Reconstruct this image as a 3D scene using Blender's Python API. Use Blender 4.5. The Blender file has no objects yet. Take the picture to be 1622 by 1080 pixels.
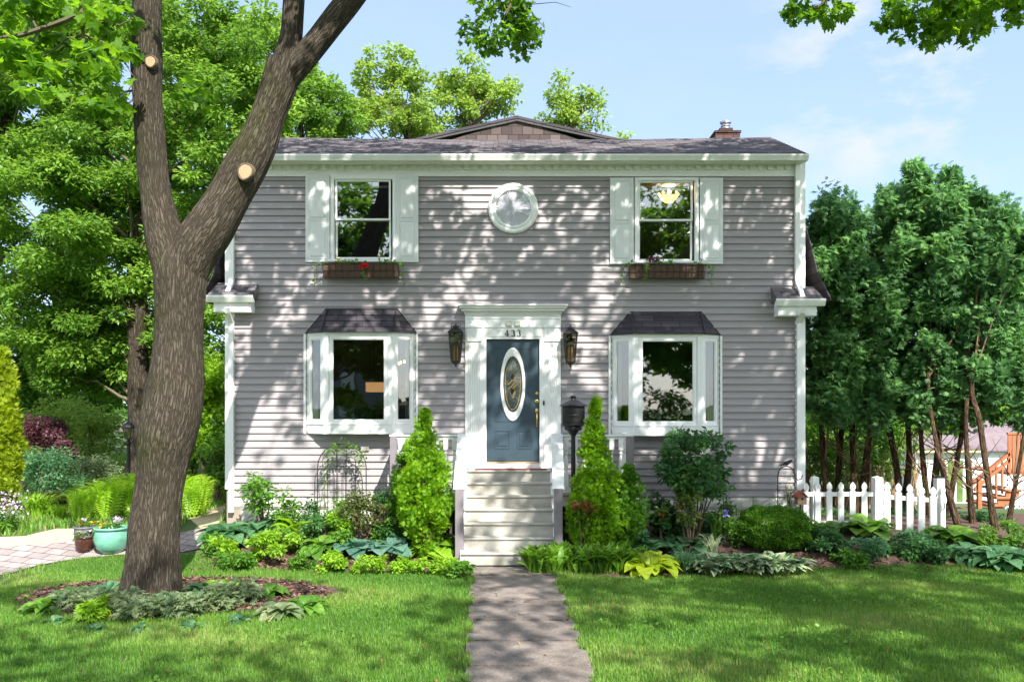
import bpy, bmesh, math, random
import numpy as np
from mathutils import Vector, Matrix
R = math.radians
PI = math.pi
random.seed(7)
rng = np.random.default_rng(11)
scene = bpy.context.scene
COL = scene.collection

# ---------------------------------------------------------------- camera
F, HY, CX, EZ, D = 1316.0, 640.0, 811.0, 2.40, 14.0      # focal (px), horizon row, centre column, eye height, distance to wall
cam_d = bpy.data.cameras.new("camera")
cam = bpy.data.objects.new("camera", cam_d)
COL.objects.link(cam)
cam.location = (0, -D, EZ)
cam.rotation_euler = (R(90), 0, 0)
cam_d.sensor_width = 36
cam_d.lens = 36 * F / 1622
cam_d.shift_y = (HY - 540) / 1622
cam_d.clip_end = 2000
scene.camera = cam

# ---------------------------------------------------------------- light
SUN_TO = Vector((0.42, -1.0, 1.02)).normalized()
elev = math.asin(SUN_TO.z)
world = bpy.data.worlds.new("World")
scene.world = world
world.use_nodes = True
wn, wl = world.node_tree.nodes, world.node_tree.links
wn.clear()
wo = wn.new('ShaderNodeOutputWorld')
bg = wn.new('ShaderNodeBackground')
sky = wn.new('ShaderNodeTexSky')
sky.sky_type = 'NISHITA'
sky.sun_disc = False
sky.sun_elevation = elev
sky.sun_rotation = math.atan2(SUN_TO.x, SUN_TO.y)
sky.air_density = 1.0
sky.dust_density = 0.5
sky.ozone_density = 1.0
bg.inputs['Strength'].default_value = 0.15
# thin clouds low on the right, laid out by direction
tc = wn.new('ShaderNodeTexCoord')
mp = wn.new('ShaderNodeMapping')
mp.inputs['Scale'].default_value = (1, 1, 2.2)
no = wn.new('ShaderNodeTexNoise')
no.inputs['Scale'].default_value = 7.0
no.inputs['Detail'].default_value = 7
no.inputs['Roughness'].default_value = 0.58
cr = wn.new('ShaderNodeValToRGB')
cr.color_ramp.elements[0].position = 0.46
cr.color_ramp.elements[1].position = 0.62
cdir = Vector((610, 1316, 545)).normalized()
dt = wn.new('ShaderNodeVectorMath'); dt.operation = 'DOT_PRODUCT'
dt.inputs[1].default_value = cdir
mr = wn.new('ShaderNodeMapRange')
mr.inputs['From Min'].default_value = 0.985
mr.inputs['From Max'].default_value = 0.9995
mu = wn.new('ShaderNodeMath'); mu.operation = 'MULTIPLY'
wide = wn.new('ShaderNodeMath'); wide.operation = 'ADD'; wide.inputs[1].default_value = 0.05
mix = wn.new('ShaderNodeMixRGB')
mix.inputs['Color2'].default_value = (2.6, 2.7, 3.2, 1)
wl.new(tc.outputs['Generated'], mp.inputs['Vector']); wl.new(mp.outputs[0], no.inputs['Vector'])
wl.new(no.outputs['Fac'], cr.inputs['Fac'])
wl.new(tc.outputs['Generated'], dt.inputs[0]); wl.new(dt.outputs['Value'], mr.inputs['Value'])
wl.new(mr.outputs[0], wide.inputs[0])
wl.new(cr.outputs[0], mu.inputs[0]); wl.new(wide.outputs[0], mu.inputs[1])
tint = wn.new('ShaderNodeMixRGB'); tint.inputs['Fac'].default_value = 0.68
# blue opposite the sun, white brightening added out of view behind the camera for fill
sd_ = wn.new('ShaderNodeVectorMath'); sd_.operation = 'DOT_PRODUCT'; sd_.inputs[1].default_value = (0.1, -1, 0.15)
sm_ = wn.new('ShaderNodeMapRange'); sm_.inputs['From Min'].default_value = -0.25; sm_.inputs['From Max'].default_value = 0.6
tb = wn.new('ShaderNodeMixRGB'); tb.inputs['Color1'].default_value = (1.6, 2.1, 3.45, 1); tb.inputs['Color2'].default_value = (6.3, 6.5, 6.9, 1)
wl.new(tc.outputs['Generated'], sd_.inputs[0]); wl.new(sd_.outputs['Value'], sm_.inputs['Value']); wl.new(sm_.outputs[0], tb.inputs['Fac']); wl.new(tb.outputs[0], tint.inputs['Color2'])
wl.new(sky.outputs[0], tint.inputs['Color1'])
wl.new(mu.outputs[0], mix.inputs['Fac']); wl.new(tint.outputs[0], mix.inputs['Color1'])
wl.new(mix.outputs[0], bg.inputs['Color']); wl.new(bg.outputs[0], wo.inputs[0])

sun_d = bpy.data.lights.new("sun", 'SUN')
sun_d.energy = 4.7
sun_d.angle = R(0.53)
sun_d.color = (1.0, 0.95, 0.87)
sun = bpy.data.objects.new("sun", sun_d)
COL.objects.link(sun)
sun.rotation_euler = (-SUN_TO).to_track_quat('-Z', 'Y').to_euler()
scene.view_settings.view_transform = 'Standard'
scene.view_settings.look = 'None'
scene.view_settings.exposure = 1.24
scene.view_settings.gamma = 1.0

# ---------------------------------------------------------------- helpers
def sm(t):
    t = min(1.0, max(0.0, t)); return t * t * (3 - 2 * t)

def G(x, y):
    """height of the ground"""
    z = 0.03 + 0.33 * sm((y + 2.5) / 2.3)
    if abs(x) < 2.0 and y < 0:
        k = sm((2.0 - abs(x)) / 1.0)
        z = z * (1 - k) + 0.03 * k
    if y > 1.5:
        k = sm((x - 3.5) / 3.0)
        z -= k * (min(y, 24) - 1.5) * 0.112
    return z

def P(px, py, Y):
    s = F / (Y + D)
    return Vector(((px - CX) / s, Y, EZ - (py - HY) / s))

def PX(px, Y): return (px - CX) * (Y + D) / F
def PZ(py, Y): return EZ - (py - HY) * (Y + D) / F
def S(Y): return F / (Y + D)

def pg(px, py):
    """the point of the ground seen at a pixel"""
    d = 14.0
    for _ in range(40):
        x = (px - CX) * d / F
        z = G(x, d - D)
        d = 0.5 * d + 0.5 * max(2.0, (EZ - z) * F / max(6.0, (py - HY)))
    x = (px - CX) * d / F
    return Vector((x, d - D, G(x, d - D)))

def tag(o, label=None, cat=None, group=None, kind=None):
    if label: o['label'] = label
    if cat: o['category'] = cat
    if group: o['group'] = group
    if kind: o['kind'] = kind
    return o

def empty(name, loc=(0, 0, 0), label=None, cat=None, group=None, rz=0, parent=None):
    o = bpy.data.objects.new(name, None)
    o.empty_display_size = 0.2
    COL.objects.link(o)
    o.location = loc
    o.rotation_euler.z = rz
    if parent: o.parent = parent
    return tag(o, label, cat, group)

def link(name, me, mat=None, parent=None, loc=None, smooth=False):
    """parts are modelled in world space; the parent's place is taken out again"""
    o = bpy.data.objects.new(name, me)
    COL.objects.link(o)
    if mat:
        for m in (mat if isinstance(mat, (list, tuple)) else [mat]): me.materials.append(m)
    if smooth:
        me.polygons.foreach_set('use_smooth', [True] * len(me.polygons))
    if parent is not None:
        o.parent = parent
        q = parent
        off = Vector((0, 0, 0))
        while q is not None:
            off += Vector(q.location); q = q.parent
        o.location = -off
    if loc is not None: o.location = loc
    return o

class MB:
    def __init__(s): s.v = []; s.f = []; s.mi = []; s.cur = 0
    def add(s, vs, fs):
        b = len(s.v)
        s.v += [tuple(v) for v in vs]
        s.f += [tuple(b + i for i in f) for f in fs]
        s.mi += [s.cur] * len(fs)
        return s
    def box(s, x0, x1, y0, y1, z0, z1, M=None):
        vs = [Vector((x, y, z)) for z in (z0, z1) for y in (y0, y1) for x in (x0, x1)]
        if M is not None: vs = [M @ v for v in vs]
        return s.add(vs, [(0, 2, 3, 1), (4, 5, 7, 6), (0, 1, 5, 4), (2, 6, 7, 3), (0, 4, 6, 2), (1, 3, 7, 5)])
    def bevbox(s, x0, x1, y0, y1, z0, z1, b=0.004):
        """box with bevelled front (minus y) edges"""
        vs = [(x0, y1, z0), (x1, y1, z0), (x1, y1, z1), (x0, y1, z1),
              (x0, y0 + b, z0), (x1, y0 + b, z0), (x1, y0 + b, z1), (x0, y0 + b, z1),
              (x0 + b, y0, z0 + b), (x1 - b, y0, z0 + b), (x1 - b, y0, z1 - b), (x0 + b, y0, z1 - b)]
        fs = [(0, 3, 2, 1), (8, 9, 10, 11)]
        for i in range(4):
            j = (i + 1) % 4
            fs += [(i, j, 4 + j, 4 + i), (4 + i, 4 + j, 8 + j, 8 + i)]
        return s.add(vs, fs)
    def quad(s, a, b, c, d): return s.add([a, b, c, d], [(0, 1, 2, 3)])
    def prism(s, poly, vec):
        n = len(poly); vec = Vector(vec)
        vs = [Vector(p) for p in poly] + [Vector(p) + vec for p in poly]
        fs = [tuple(range(n))[::-1], tuple(range(n, 2 * n))]
        fs += [(i, (i + 1) % n, n + (i + 1) % n, n + i) for i in range(n)]
        return s.add(vs, fs)
    def lathe(s, prof, c=(0, 0, 0), n=16, sx=1, sy=1, a0=0):
        c = Vector(c); vs = []; fs = []
        for r, z in prof:
            for k in range(n):
                a = a0 + 2 * PI * k / n
                vs.append(c + Vector((r * sx * math.cos(a), r * sy * math.sin(a), z)))
        m = len(prof)
        for i in range(m - 1):
            for k in range(n):
                fs.append((i * n + k, i * n + (k + 1) % n, (i + 1) * n + (k + 1) % n, (i + 1) * n + k))
        fs.append(tuple(range(n))[::-1]); fs.append(tuple(range((m - 1) * n, m * n)))
        return s.add(vs, fs)
    def tube(s, pts, rad, n=8, cap=True):
        pts = [Vector(p) for p in pts]
        if not isinstance(rad, (list, tuple)): rad = [rad] * len(pts)
        vs = []; fs = []
        up = None
        for i, p in enumerate(pts):
            t = (pts[min(i + 1, len(pts) - 1)] - pts[max(i - 1, 0)])
            if t.length < 1e-9: t = Vector((0, 0, 1))
            t.normalize()
            if up is None:
                up = Vector((1, 0, 0)) if abs(t.x) < 0.8 else Vector((0, 1, 0))
            u = (up - t * up.dot(t)).normalized(); w = t.cross(u); up = u
            for k in range(n):
                a = 2 * PI * k / n
                vs.append(p + (u * math.cos(a) + w * math.sin(a)) * rad[i])
        for i in range(len(pts) - 1):
            for k in range(n):
                fs.append((i * n + k, i * n + (k + 1) % n, (i + 1) * n + (k + 1) % n, (i + 1) * n + k))
        if cap:
            fs.append(tuple(range(n))[::-1]); fs.append(tuple(range((len(pts) - 1) * n, len(pts) * n)))
        return s.add(vs, fs)
    def ball(s, c, rx, ry, rz, n=10, m=6):
        prof = [(max(0.001, math.sin(PI * i / m)), -math.cos(PI * i / m)) for i in range(m + 1)]
        c = Vector(c); b = MB().lathe(prof, (0, 0, 0), n)
        return s.add([c + Vector((v[0] * rx, v[1] * ry, v[2] * rz)) for v in b.v], b.f)
    def build(s, name, mat, parent=None, smooth=False, loc=None):
        me = bpy.data.meshes.new(name)
        me.from_pydata(s.v, [], s.f)
        o = link(name, me, mat, parent, loc, smooth)
        if isinstance(mat, (list, tuple)): me.polygons.foreach_set('material_index', s.mi)
        me.update()
        return o

# ---------------------------------------------------------------- scatter of leaf templates
def scatter(name, tpl, pos, yaw, pitch, roll, scale, mat, parent=None, rnd=None, smooth=False):
    tv, tf = tpl
    tv = np.asarray(tv, float)
    N = len(pos); nv = len(tv)
    cy, sy = np.cos(yaw), np.sin(yaw); cp, sp = np.cos(pitch), np.sin(pitch); cr_, sr = np.cos(roll), np.sin(roll)
    scale = np.asarray(scale, float)
    if scale.ndim == 1: scale = np.stack([scale] * 3, 1)
    V = tv[None] * scale[:, None, :]
    x, y, z = V[..., 0], V[..., 1], V[..., 2]
    y1 = y * cr_[:, None] - z * sr[:, None]; z1 = y * sr[:, None] + z * cr_[:, None]
    x2 = x * cp[:, None] - z1 * sp[:, None]; z2 = x * sp[:, None] + z1 * cp[:, None]
    x3 = x2 * cy[:, None] - y1 * sy[:, None]; y3 = x2 * sy[:, None] + y1 * cy[:, None]
    W = np.stack([x3, y3, z2], -1) + np.asarray(pos)[:, None, :]
    sizes = np.array([len(f) for f in tf]); li = np.concatenate([np.array(f) for f in tf])
    nf, nl = len(tf), len(li)
    me = bpy.data.meshes.new(name)
    me.vertices.add(N * nv); me.vertices.foreach_set('co', W.astype(np.float32).ravel())
    me.loops.add(N * nl)
    me.loops.foreach_set('vertex_index', (li[None] + (np.arange(N) * nv)[:, None]).astype(np.int32).ravel())
    me.polygons.add(N * nf)
    starts = np.concatenate([[0], np.cumsum(sizes)[:-1]])
    me.polygons.foreach_set('loop_start', (starts[None] + (np.arange(N) * nl)[:, None]).astype(np.int32).ravel())
    me.update(calc_edges=True)
    at = me.attributes.new('rnd', 'FLOAT', 'POINT')
    if rnd is None: rnd = rng.random(N)
    at.data.foreach_set('value', np.repeat(rnd, nv).astype(np.float32))
    if smooth: me.polygons.foreach_set('use_smooth', np.ones(N * nf, bool))
    return link(name, me, mat, parent)

LEAF = ([(0, 0, 0), (0.45, 0.27, 0.07), (1, 0, -0.08), (0.45, -0.27, 0.07)], [(0, 2, 1), (0, 3, 2)])
ROUND = ([(0, 0, 0), (0.25, 0.36, 0.05), (0.7, 0.34, 0.03), (1, 0, -0.06), (0.7, -0.34, 0.03), (0.25, -0.36, 0.05)], [(0, 3, 2, 1), (0, 5, 4, 3)])
_mp = [(0, 0), (0.12, 0.30), (0.02, 0.52), (0.30, 0.42), (0.42, 0.60), (0.52, 0.38), (0.62, 0.16), (0.78, 0.20), (1.0, 0.0)]
MAPLE = ([(x, y, 0.10 * abs(y) - 0.08 * x * x) for x, y in _mp] + [(x, -y, 0.10 * abs(y) - 0.08 * x * x) for x, y in _mp[1:-1]],
         [(0, 2, 1)[::1] if False else tuple([0] + list(range(8, 0, -1))), tuple([0] + list(range(9, 16)) + [8])])
# spray: a small fan of three leaflets
SPRAY = ([], [])
for a in (-0.85, -0.45, 0.0, 0.45, 0.85):
    b = len(SPRAY[0]); L = 1.0 - 0.3 * abs(a); c_, s_ = math.cos(a), math.sin(a)
    for (u, w, h) in ((0.05, 0, 0), (0.55, 0.11, 0.03), (1, 0, -0.06), (0.55, -0.11, 0.03)):
        u *= L
        SPRAY[0].append((u * c_ - w * s_, u * s_ + w * c_, h))
    SPRAY[1].append((b, b + 2, b + 1)); SPRAY[1].append((b, b + 3, b + 2))
# arching broad leaf for hostas
def arch_leaf(n=5, w=0.30, droop=0.55, cup=0.10, stalk=0.22):
    vs = []; fs = []
    for i in range(n + 1):
        t = i / n
        x = t; z = 0.42 * math.sin(t * 1.9) - droop * t * t
        ww = w * (math.sin(PI * max(0, (t - stalk)) / (1 - stalk)) ** 0.75 if t > stalk and t < 1 else 0.03)
        if t == 1: ww = 0.004
        vs += [(x, ww, z + cup * ww / w), (x, 0, z), (x, -ww, z + cup * ww / w)]
    for i in range(n):
        a = i * 3
        fs += [(a, a + 1, a + 4, a + 3), (a + 1, a + 2, a + 5, a + 4)]
    return (vs, fs)
HOSTA = arch_leaf(6)
HOSTA_R = arch_leaf(6, 0.42, 0.5, 0.08, 0.15)
LANCE = arch_leaf(5, 0.13, 0.35, 0.03, 0.05)
# grass strap that arches
STRAP = ([], [])
for i in range(6):
    t = i / 5
    ww = 0.022 * (1 - t) + 0.002
    zz = 1.05 * math.sin(t * 1.5) * 0.9 - 0.35 * t ** 3; xx = 0.62 * t ** 1.7
    STRAP[0].extend([(xx, ww, zz), (xx, -ww, zz)])
for i in range(5):
    STRAP[1].append((2 * i, 2 * i + 1, 2 * i + 3, 2 * i + 2))
# fern frond
FROND = ([], [])
def _fr(t): return (0.85 * t ** 1.25, 0, 0.95 * math.sin(t * 1.75) - 0.28 * t ** 3)
NP = 20
for i in range(1, NP):
    t = i / NP; p = _fr(t); w = 0.22 * math.sin(PI * t ** 0.75) + 0.01
    for sgn in (1, -1):
        b = len(FROND[0]); q = _fr(min(1, t + 0.05)); q2 = _fr(t + 0.02)
        FROND[0].extend([p, (q[0], sgn * w * 0.55, q[2] + 0.012), (q[0] + 0.02, sgn * w, q[2] - 0.02), (q2[0] + 0.015, sgn * w * 0.5, q2[2] + 0.0)])
        FROND[1].append((b, b + 1, b + 2, b + 3))
for i in range(NP):
    b = len(FROND[0]); p, q = _fr(i / NP), _fr((i + 1) / NP)
    FROND[0].extend([(p[0], 0.006, p[2]), (p[0], -0.006, p[2]), (q[0], -0.004, q[2]), (q[0], 0.004, q[2])])
    FROND[1].append((b, b + 1, b + 2, b + 3))
BLADE = ([(0, 0.5, 0), (0, -0.5, 0), (0.12, -0.30, 0.6), (0.12, 0.30, 0.6), (0.42, 0, 1)], [(0, 1, 2, 3), (3, 2, 4)])

# ---------------------------------------------------------------- materials
def nt(name):
    m = bpy.data.materials.new(name); m.use_nodes = True
    n, l = m.node_tree.nodes, m.node_tree.links
    return m, n, l, n['Principled BSDF']

def ramp(n, stops):
    r = n.new('ShaderNodeValToRGB'); e = r.color_ramp.elements
    while len(e) < len(stops): e.new(0.5)
    for i, (p, c) in enumerate(stops):
        e[i].position = p; e[i].color = (*c, 1)
    return r

def plain(name, col, rough=0.5, metal=0.0, var=0.12, scale=14, bump=0.0, bscale=60, stretch=(1, 1, 1), spec=0.5, dirt=None):
    m, n, l, b = nt(name)
    t = n.new('ShaderNodeTexCoord'); mp_ = n.new('ShaderNodeMapping'); mp_.inputs['Scale'].default_value = stretch
    x = n.new('ShaderNodeTexNoise'); x.inputs['Scale'].default_value = scale; x.inputs['Detail'].default_value = 6
    x.inputs['Roughness'].default_value = 0.6
    l.new(t.outputs['Object'], mp_.inputs[0]); l.new(mp_.outputs[0], x.inputs['Vector'])
    lo = tuple(c * (1 - var) for c in col); hi = tuple(min(1, c * (1 + var)) for c in col)
    if dirt: lo = dirt
    r = ramp(n, [(0.32, lo), (0.68, hi)])
    l.new(x.outputs['Fac'], r.inputs[0]); l.new(r.outputs[0], b.inputs['Base Color'])
    b.inputs['Roughness'].default_value = rough; b.inputs['Metallic'].default_value = metal
    b.inputs['Specular IOR Level'].default_value = spec
    if bump:
        y = n.new('ShaderNodeTexNoise'); y.inputs['Scale'].default_value = bscale; y.inputs['Detail'].default_value = 5
        l.new(mp_.outputs[0], y.inputs['Vector'])
        bp = n.new('ShaderNodeBump'); bp.inputs['Strength'].default_value = bump; bp.inputs['Distance'].default_value = 0.01
        l.new(y.outputs['Fac'], bp.inputs['Height']); l.new(bp.outputs[0], b.inputs['Normal'])
    return m

def foliage(name, dark, mid, light, trans=0.42, rough=0.45, extra=None):
    m, n, l, b = nt(name)
    a = n.new('ShaderNodeAttribute'); a.attribute_name = 'rnd'
    stops = [(0.0, dark), (0.5, mid), (1.0, light)]
    if extra: stops = [(0.0, dark), (0.45, mid), (0.88, light), (0.95, extra)]
    r = ramp(n, stops)
    l.new(a.outputs['Fac'], r.inputs[0])
    tt = n.new('ShaderNodeTexCoord'); nz = n.new('ShaderNodeTexNoise'); nz.inputs['Scale'].default_value = 38; nz.inputs['Detail'].default_value = 3
    l.new(tt.outputs['Object'], nz.inputs['Vector'])
    vr = ramp(n, [(0.3, (.68, .70, .66)), (0.7, (1.22, 1.2, 1.24))]); l.new(nz.outputs['Fac'], vr.inputs[0])
    vm = n.new('ShaderNodeMixRGB'); vm.blend_type = 'MULTIPLY'; vm.inputs['Fac'].default_value = 1
    l.new(r.outputs[0], vm.inputs['Color1']); l.new(vr.outputs[0], vm.inputs['Color2']); r = vm
    l.new(r.outputs[0], b.inputs['Base Color'])
    b.inputs['Roughness'].default_value = rough; b.inputs['Specular IOR Level'].default_value = 0.35
    tr = n.new('ShaderNodeBsdfTranslucent')
    hs = n.new('ShaderNodeHueSaturation'); hs.inputs['Hue'].default_value = 0.485; hs.inputs['Saturation'].default_value = 1.05; hs.inputs['Value'].default_value = 2.0
    l.new(r.outputs[0], hs.inputs['Color']); l.new(hs.outputs[0], tr.inputs['Color'])
    mx = n.new('ShaderNodeMixShader'); mx.inputs[0].default_value = trans
    l.new(b.outputs[0], mx.inputs[1]); l.new(tr.outputs[0], mx.inputs[2])
    l.new(mx.outputs[0], n['Material Output'].inputs[0])
    return m

def shingles(name, axis, cols, bw=0.30, rh=0.14, off=(0, 0, 0)):
    m, n, l, b = nt(name)
    t = n.new('ShaderNodeTexCoord'); sp = n.new('ShaderNodeSeparateXYZ'); cb = n.new('ShaderNodeCombineXYZ')
    l.new(t.outputs['Object'], sp.inputs[0])
    l.new(sp.outputs[axis[0]], cb.inputs[0]); l.new(sp.outputs[axis[1]], cb.inputs[1])
    bk = n.new('ShaderNodeTexBrick'); bk.inputs['Scale'].default_value = 1
    bk.inputs['Brick Width'].default_value = bw; bk.inputs['Row Height'].default_value = rh
    bk.inputs['Mortar Size'].default_value = 0.006; bk.inputs['Mortar Smooth'].default_value = 0.3
    bk.inputs['Color1'].default_value = (0, 0, 0, 1); bk.inputs['Color2'].default_value = (1, 1, 1, 1)
    bk.inputs['Mortar'].default_value = (0, 0, 0, 1); bk.offset = 0.37
    l.new(cb.outputs[0], bk.inputs['Vector'])
    r = ramp(n, [(0.0, cols[0]), (0.5, cols[1]), (1.0, cols[2])])
    nz = n.new('ShaderNodeTexNoise'); nz.inputs['Scale'].default_value = 120; nz.inputs['Detail'].default_value = 3
    mx = n.new('ShaderNodeMixRGB'); mx.inputs['Fac'].default_value = 0.35; mx.blend_type = 'OVERLAY'
    l.new(bk.outputs['Color'], r.inputs[0]); l.new(t.outputs['Object'], nz.inputs['Vector'])
    l.new(r.outputs[0], mx.inputs['Color1']); l.new(nz.outputs['Fac'], mx.inputs['Color2'])
    m2 = n.new('ShaderNodeMixRGB'); m2.blend_type = 'MIX'; m2.inputs['Color2'].default_value = tuple(c * 0.35 for c in cols[0]) + (1,)
    l.new(bk.outputs['Fac'], m2.inputs['Fac']); l.new(mx.outputs[0], m2.inputs['Color1'])
    l.new(m2.outputs[0], b.inputs['Base Color']); b.inputs['Roughness'].default_value = 0.92
    bp = n.new('ShaderNodeBump'); bp.inputs['Strength'].default_value = 0.6; bp.inputs['Distance'].default_value = 0.01; bp.invert = True
    l.new(bk.outputs['Fac'], bp.inputs['Height']); l.new(bp.outputs[0], b.inputs['Normal'])
    return m

def glass_mat(name, refl=0.22, tint_=(0.75, 0.8, 0.78)):
    m, n, l, b = nt(name); n.remove(b)
    g = n.new('ShaderNodeBsdfGlossy'); g.inputs['Roughness'].default_value = 0.015
    nz = n.new('ShaderNodeTexNoise'); nz.inputs['Scale'].default_value = 2.2; nz.inputs['Detail'].default_value = 1
    bp = n.new('ShaderNodeBump'); bp.inputs['Strength'].default_value = 0.10; bp.inputs['Distance'].default_value = 0.010
    t = n.new('ShaderNodeTexCoord'); l.new(t.outputs['Object'], nz.inputs['Vector'])
    l.new(nz.outputs['Fac'], bp.inputs['Height']); l.new(bp.outputs[0], g.inputs['Normal'])
    tr = n.new('ShaderNodeBsdfTransparent'); tr.inputs['Color'].default_value = (*tint_, 1)
    lw = n.new('ShaderNodeLayerWeight'); lw.inputs['Blend'].default_value = 0.5
    fr = n.new('ShaderNodeMath'); fr.operation = 'POWER'; fr.inputs[1].default_value = 5; l.new(lw.outputs['Facing'], fr.inputs[0])
    ad = n.new('ShaderNodeMath'); ad.operation = 'ADD'; ad.inputs[1].default_value = refl + .04; ad.use_clamp = True
    mx = n.new('ShaderNodeMixShader')
    l.new(fr.outputs[0], ad.inputs[0]); l.new(ad.outputs[0], mx.inputs[0])
    l.new(tr.outputs[0], mx.inputs[1]); l.new(g.outputs[0], mx.inputs[2]); l.new(mx.outputs[0], n['Material Output'].inputs[0])
    return m

def emit(name, col, st):
    m, n, l, b = nt(name)
    b.inputs['Base Color'].default_value = (*col, 1); b.inputs['Emission Color'].default_value = (*col, 1)
    b.inputs['Emission Strength'].default_value = st
    return m

def bark_mat(name, cols, furrow=1.0):
    m, n, l, b = nt(name)
    uv = n.new('ShaderNodeUVMap'); mp_ = n.new('ShaderNodeMapping'); mp_.inputs['Scale'].default_value = (42, 5.0, 1)
    l.new(uv.outputs[0], mp_.inputs[0])
    dn = n.new('ShaderNodeTexNoise'); dn.inputs['Scale'].default_value = 0.75; dn.inputs['Detail'].default_value = 5
    l.new(mp_.outputs[0], dn.inputs['Vector'])
    ds_ = n.new('ShaderNodeMixRGB'); ds_.blend_type = 'MULTIPLY'; ds_.inputs['Fac'].default_value = 1; ds_.inputs['Color2'].default_value = (3.2, 2.2, 0, 1); l.new(dn.outputs['Color'], ds_.inputs['Color1'])
    ad = n.new('ShaderNodeMixRGB'); ad.blend_type = 'ADD'; ad.inputs['Fac'].default_value = 1.0
    l.new(mp_.outputs[0], ad.inputs['Color1']); l.new(ds_.outputs[0], ad.inputs['Color2'])
    vo = n.new('ShaderNodeTexVoronoi'); vo.feature = 'DISTANCE_TO_EDGE'; vo.inputs['Scale'].default_value = 1.0
    l.new(ad.outputs[0], vo.inputs['Vector'])
    nz = n.new('ShaderNodeTexNoise'); nz.inputs['Scale'].default_value = 2.5; nz.inputs['Detail'].default_value = 9; nz.inputs['Roughness'].default_value = 0.7
    l.new(mp_.outputs[0], nz.inputs['Vector'])
    ml = n.new('ShaderNodeMath'); ml.operation = 'MULTIPLY'; ml.use_clamp = True
    sc = n.new('ShaderNodeMath'); sc.operation = 'MULTIPLY'; sc.inputs[1].default_value = 3.2; sc.use_clamp = True
    l.new(vo.outputs['Distance'], sc.inputs[0]); l.new(sc.outputs[0], ml.inputs[0]); l.new(nz.outputs['Fac'], ml.inputs[1])
    r = ramp(n, [(0.05, cols[0]), (0.30, cols[1]), (0.62, cols[2])])
    l.new(ml.outputs[0], r.inputs[0])
    big = n.new('ShaderNodeTexNoise'); big.inputs['Scale'].default_value = 1.6; big.inputs['Detail'].default_value = 4
    t = n.new('ShaderNodeTexCoord'); l.new(t.outputs['Object'], big.inputs['Vector'])
    br = ramp(n, [(0.52, (1, 1, 1)), (0.72, (0.75, 0.95, 0.5))])
    l.new(big.outputs['Fac'], br.inputs[0])
    mm = n.new('ShaderNodeMixRGB'); mm.blend_type = 'MULTIPLY'; mm.inputs['Fac'].default_value = 1
    l.new(r.outputs[0], mm.inputs['Color1']); l.new(br.outputs[0], mm.inputs['Color2'])
    l.new(mm.outputs[0], b.inputs['Base Color']); b.inputs['Roughness'].default_value = 0.95; b.inputs['Specular IOR Level'].default_value = 0.1
    bp = n.new('ShaderNodeBump'); bp.inputs['Strength'].default_value = 1.0; bp.inputs['Distance'].default_value = 0.03 * furrow
    l.new(ml.outputs[0], bp.inputs['Height']); l.new(bp.outputs[0], b.inputs['Normal'])
    return m

M = {}
M['white'] = plain('white_trim_paint', (0.80, 0.81, 0.80), 0.42, var=0.03, scale=3, bump=0.05, bscale=90)
M['white_old'] = plain('weathered_white_paint', (0.74, 0.74, 0.73), 0.6, var=0.10, scale=6, bump=0.2, bscale=80, stretch=(1, 1, 0.25))
M['shutter'] = plain('shutter_paint', (0.68, 0.70, 0.70), 0.5, var=0.03, scale=4)
M['siding'] = plain('mauve_grey_vinyl', (0.300, 0.274, 0.287), 0.55, var=0.06, scale=1.6, bump=0.12, bscale=45, stretch=(0.25, 1, 1))
M['rail_grey'] = plain('grey_post_paint', (0.20, 0.175, 0.195), 0.6, var=0.10, scale=9)
M['step'] = plain('beige_step_paint', (0.47, 0.45, 0.405), 0.6, var=0.09, scale=6, bump=0.1, stretch=(0.6, 1, 1), dirt=(0.33, 0.315, 0.28))
M['door'] = plain('slate_blue_door', (0.036, 0.062, 0.084), 0.38, var=0.06, scale=5)
M['black'] = plain('black_metal', (0.018, 0.018, 0.022), 0.42, metal=0.3, var=0.2, spec=0.6)
M['brass'] = plain('polished_brass', (0.75, 0.50, 0.16), 0.25, metal=1.0, var=0.05)
M['liner'] = plain('brown_liner', (0.11, 0.062, 0.042), 0.85, var=0.25, scale=20, bump=0.4)
M['mat'] = plain('red_brown_mat', (0.20, 0.055, 0.045), 0.9, var=0.2, scale=60)
M['sill'] = plain('oak_threshold', (0.42, 0.27, 0.14), 0.5)
M['stone'] = plain('painted_rock_face_block', (0.52, 0.53, 0.47), 0.8, var=0.08, scale=5, bump=0.5, bscale=9)
M['dark'] = plain('dark_void', (0.02, 0.018, 0.018), 0.9)
M['brick'] = shingles('chimney_brick', ('X', 'Z'), ((0.045, 0.022, 0.02), (0.075, 0.038, 0.034), (0.11, 0.06, 0.055)), 0.2, 0.07)
M['steel'] = plain('galvanised_flue', (0.45, 0.45, 0.46), 0.35, metal=0.9, var=0.2)
M['roof'] = shingles('front_roof_shingle', ('X', 'Y'), ((0.052, 0.046, 0.052), (0.090, 0.077, 0.084), (0.150, 0.130, 0.136)), 0.24, 0.125)
M['roof_side'] = shingles('side_roof_shingle', ('Y', 'Z'), ((0.045, 0.036, 0.044), (0.07, 0.055, 0.066), (0.10, 0.08, 0.09)), 0.3, 0.14)
M['roof_bay'] = shingles('bay_roof_shingle', ('X', 'Z'), ((0.032, 0.028, 0.036), (0.048, 0.042, 0.052), (0.075, 0.062, 0.07)), 0.31, 0.105)
M['gable'] = shingles('gable_shingle', ('X', 'Z'), ((0.050, 0.038, 0.036), (0.080, 0.060, 0.057), (0.135, 0.104, 0.098)), 0.2, 0.16)
M['glass'] = glass_mat('window_glass', 0.14)
M['glass_up'] = glass_mat('upper_window_glass', 0.20)
M['lamp_glass'] = glass_mat('lantern_glass', 0.10, (0.62, 0.58, 0.48))
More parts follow.
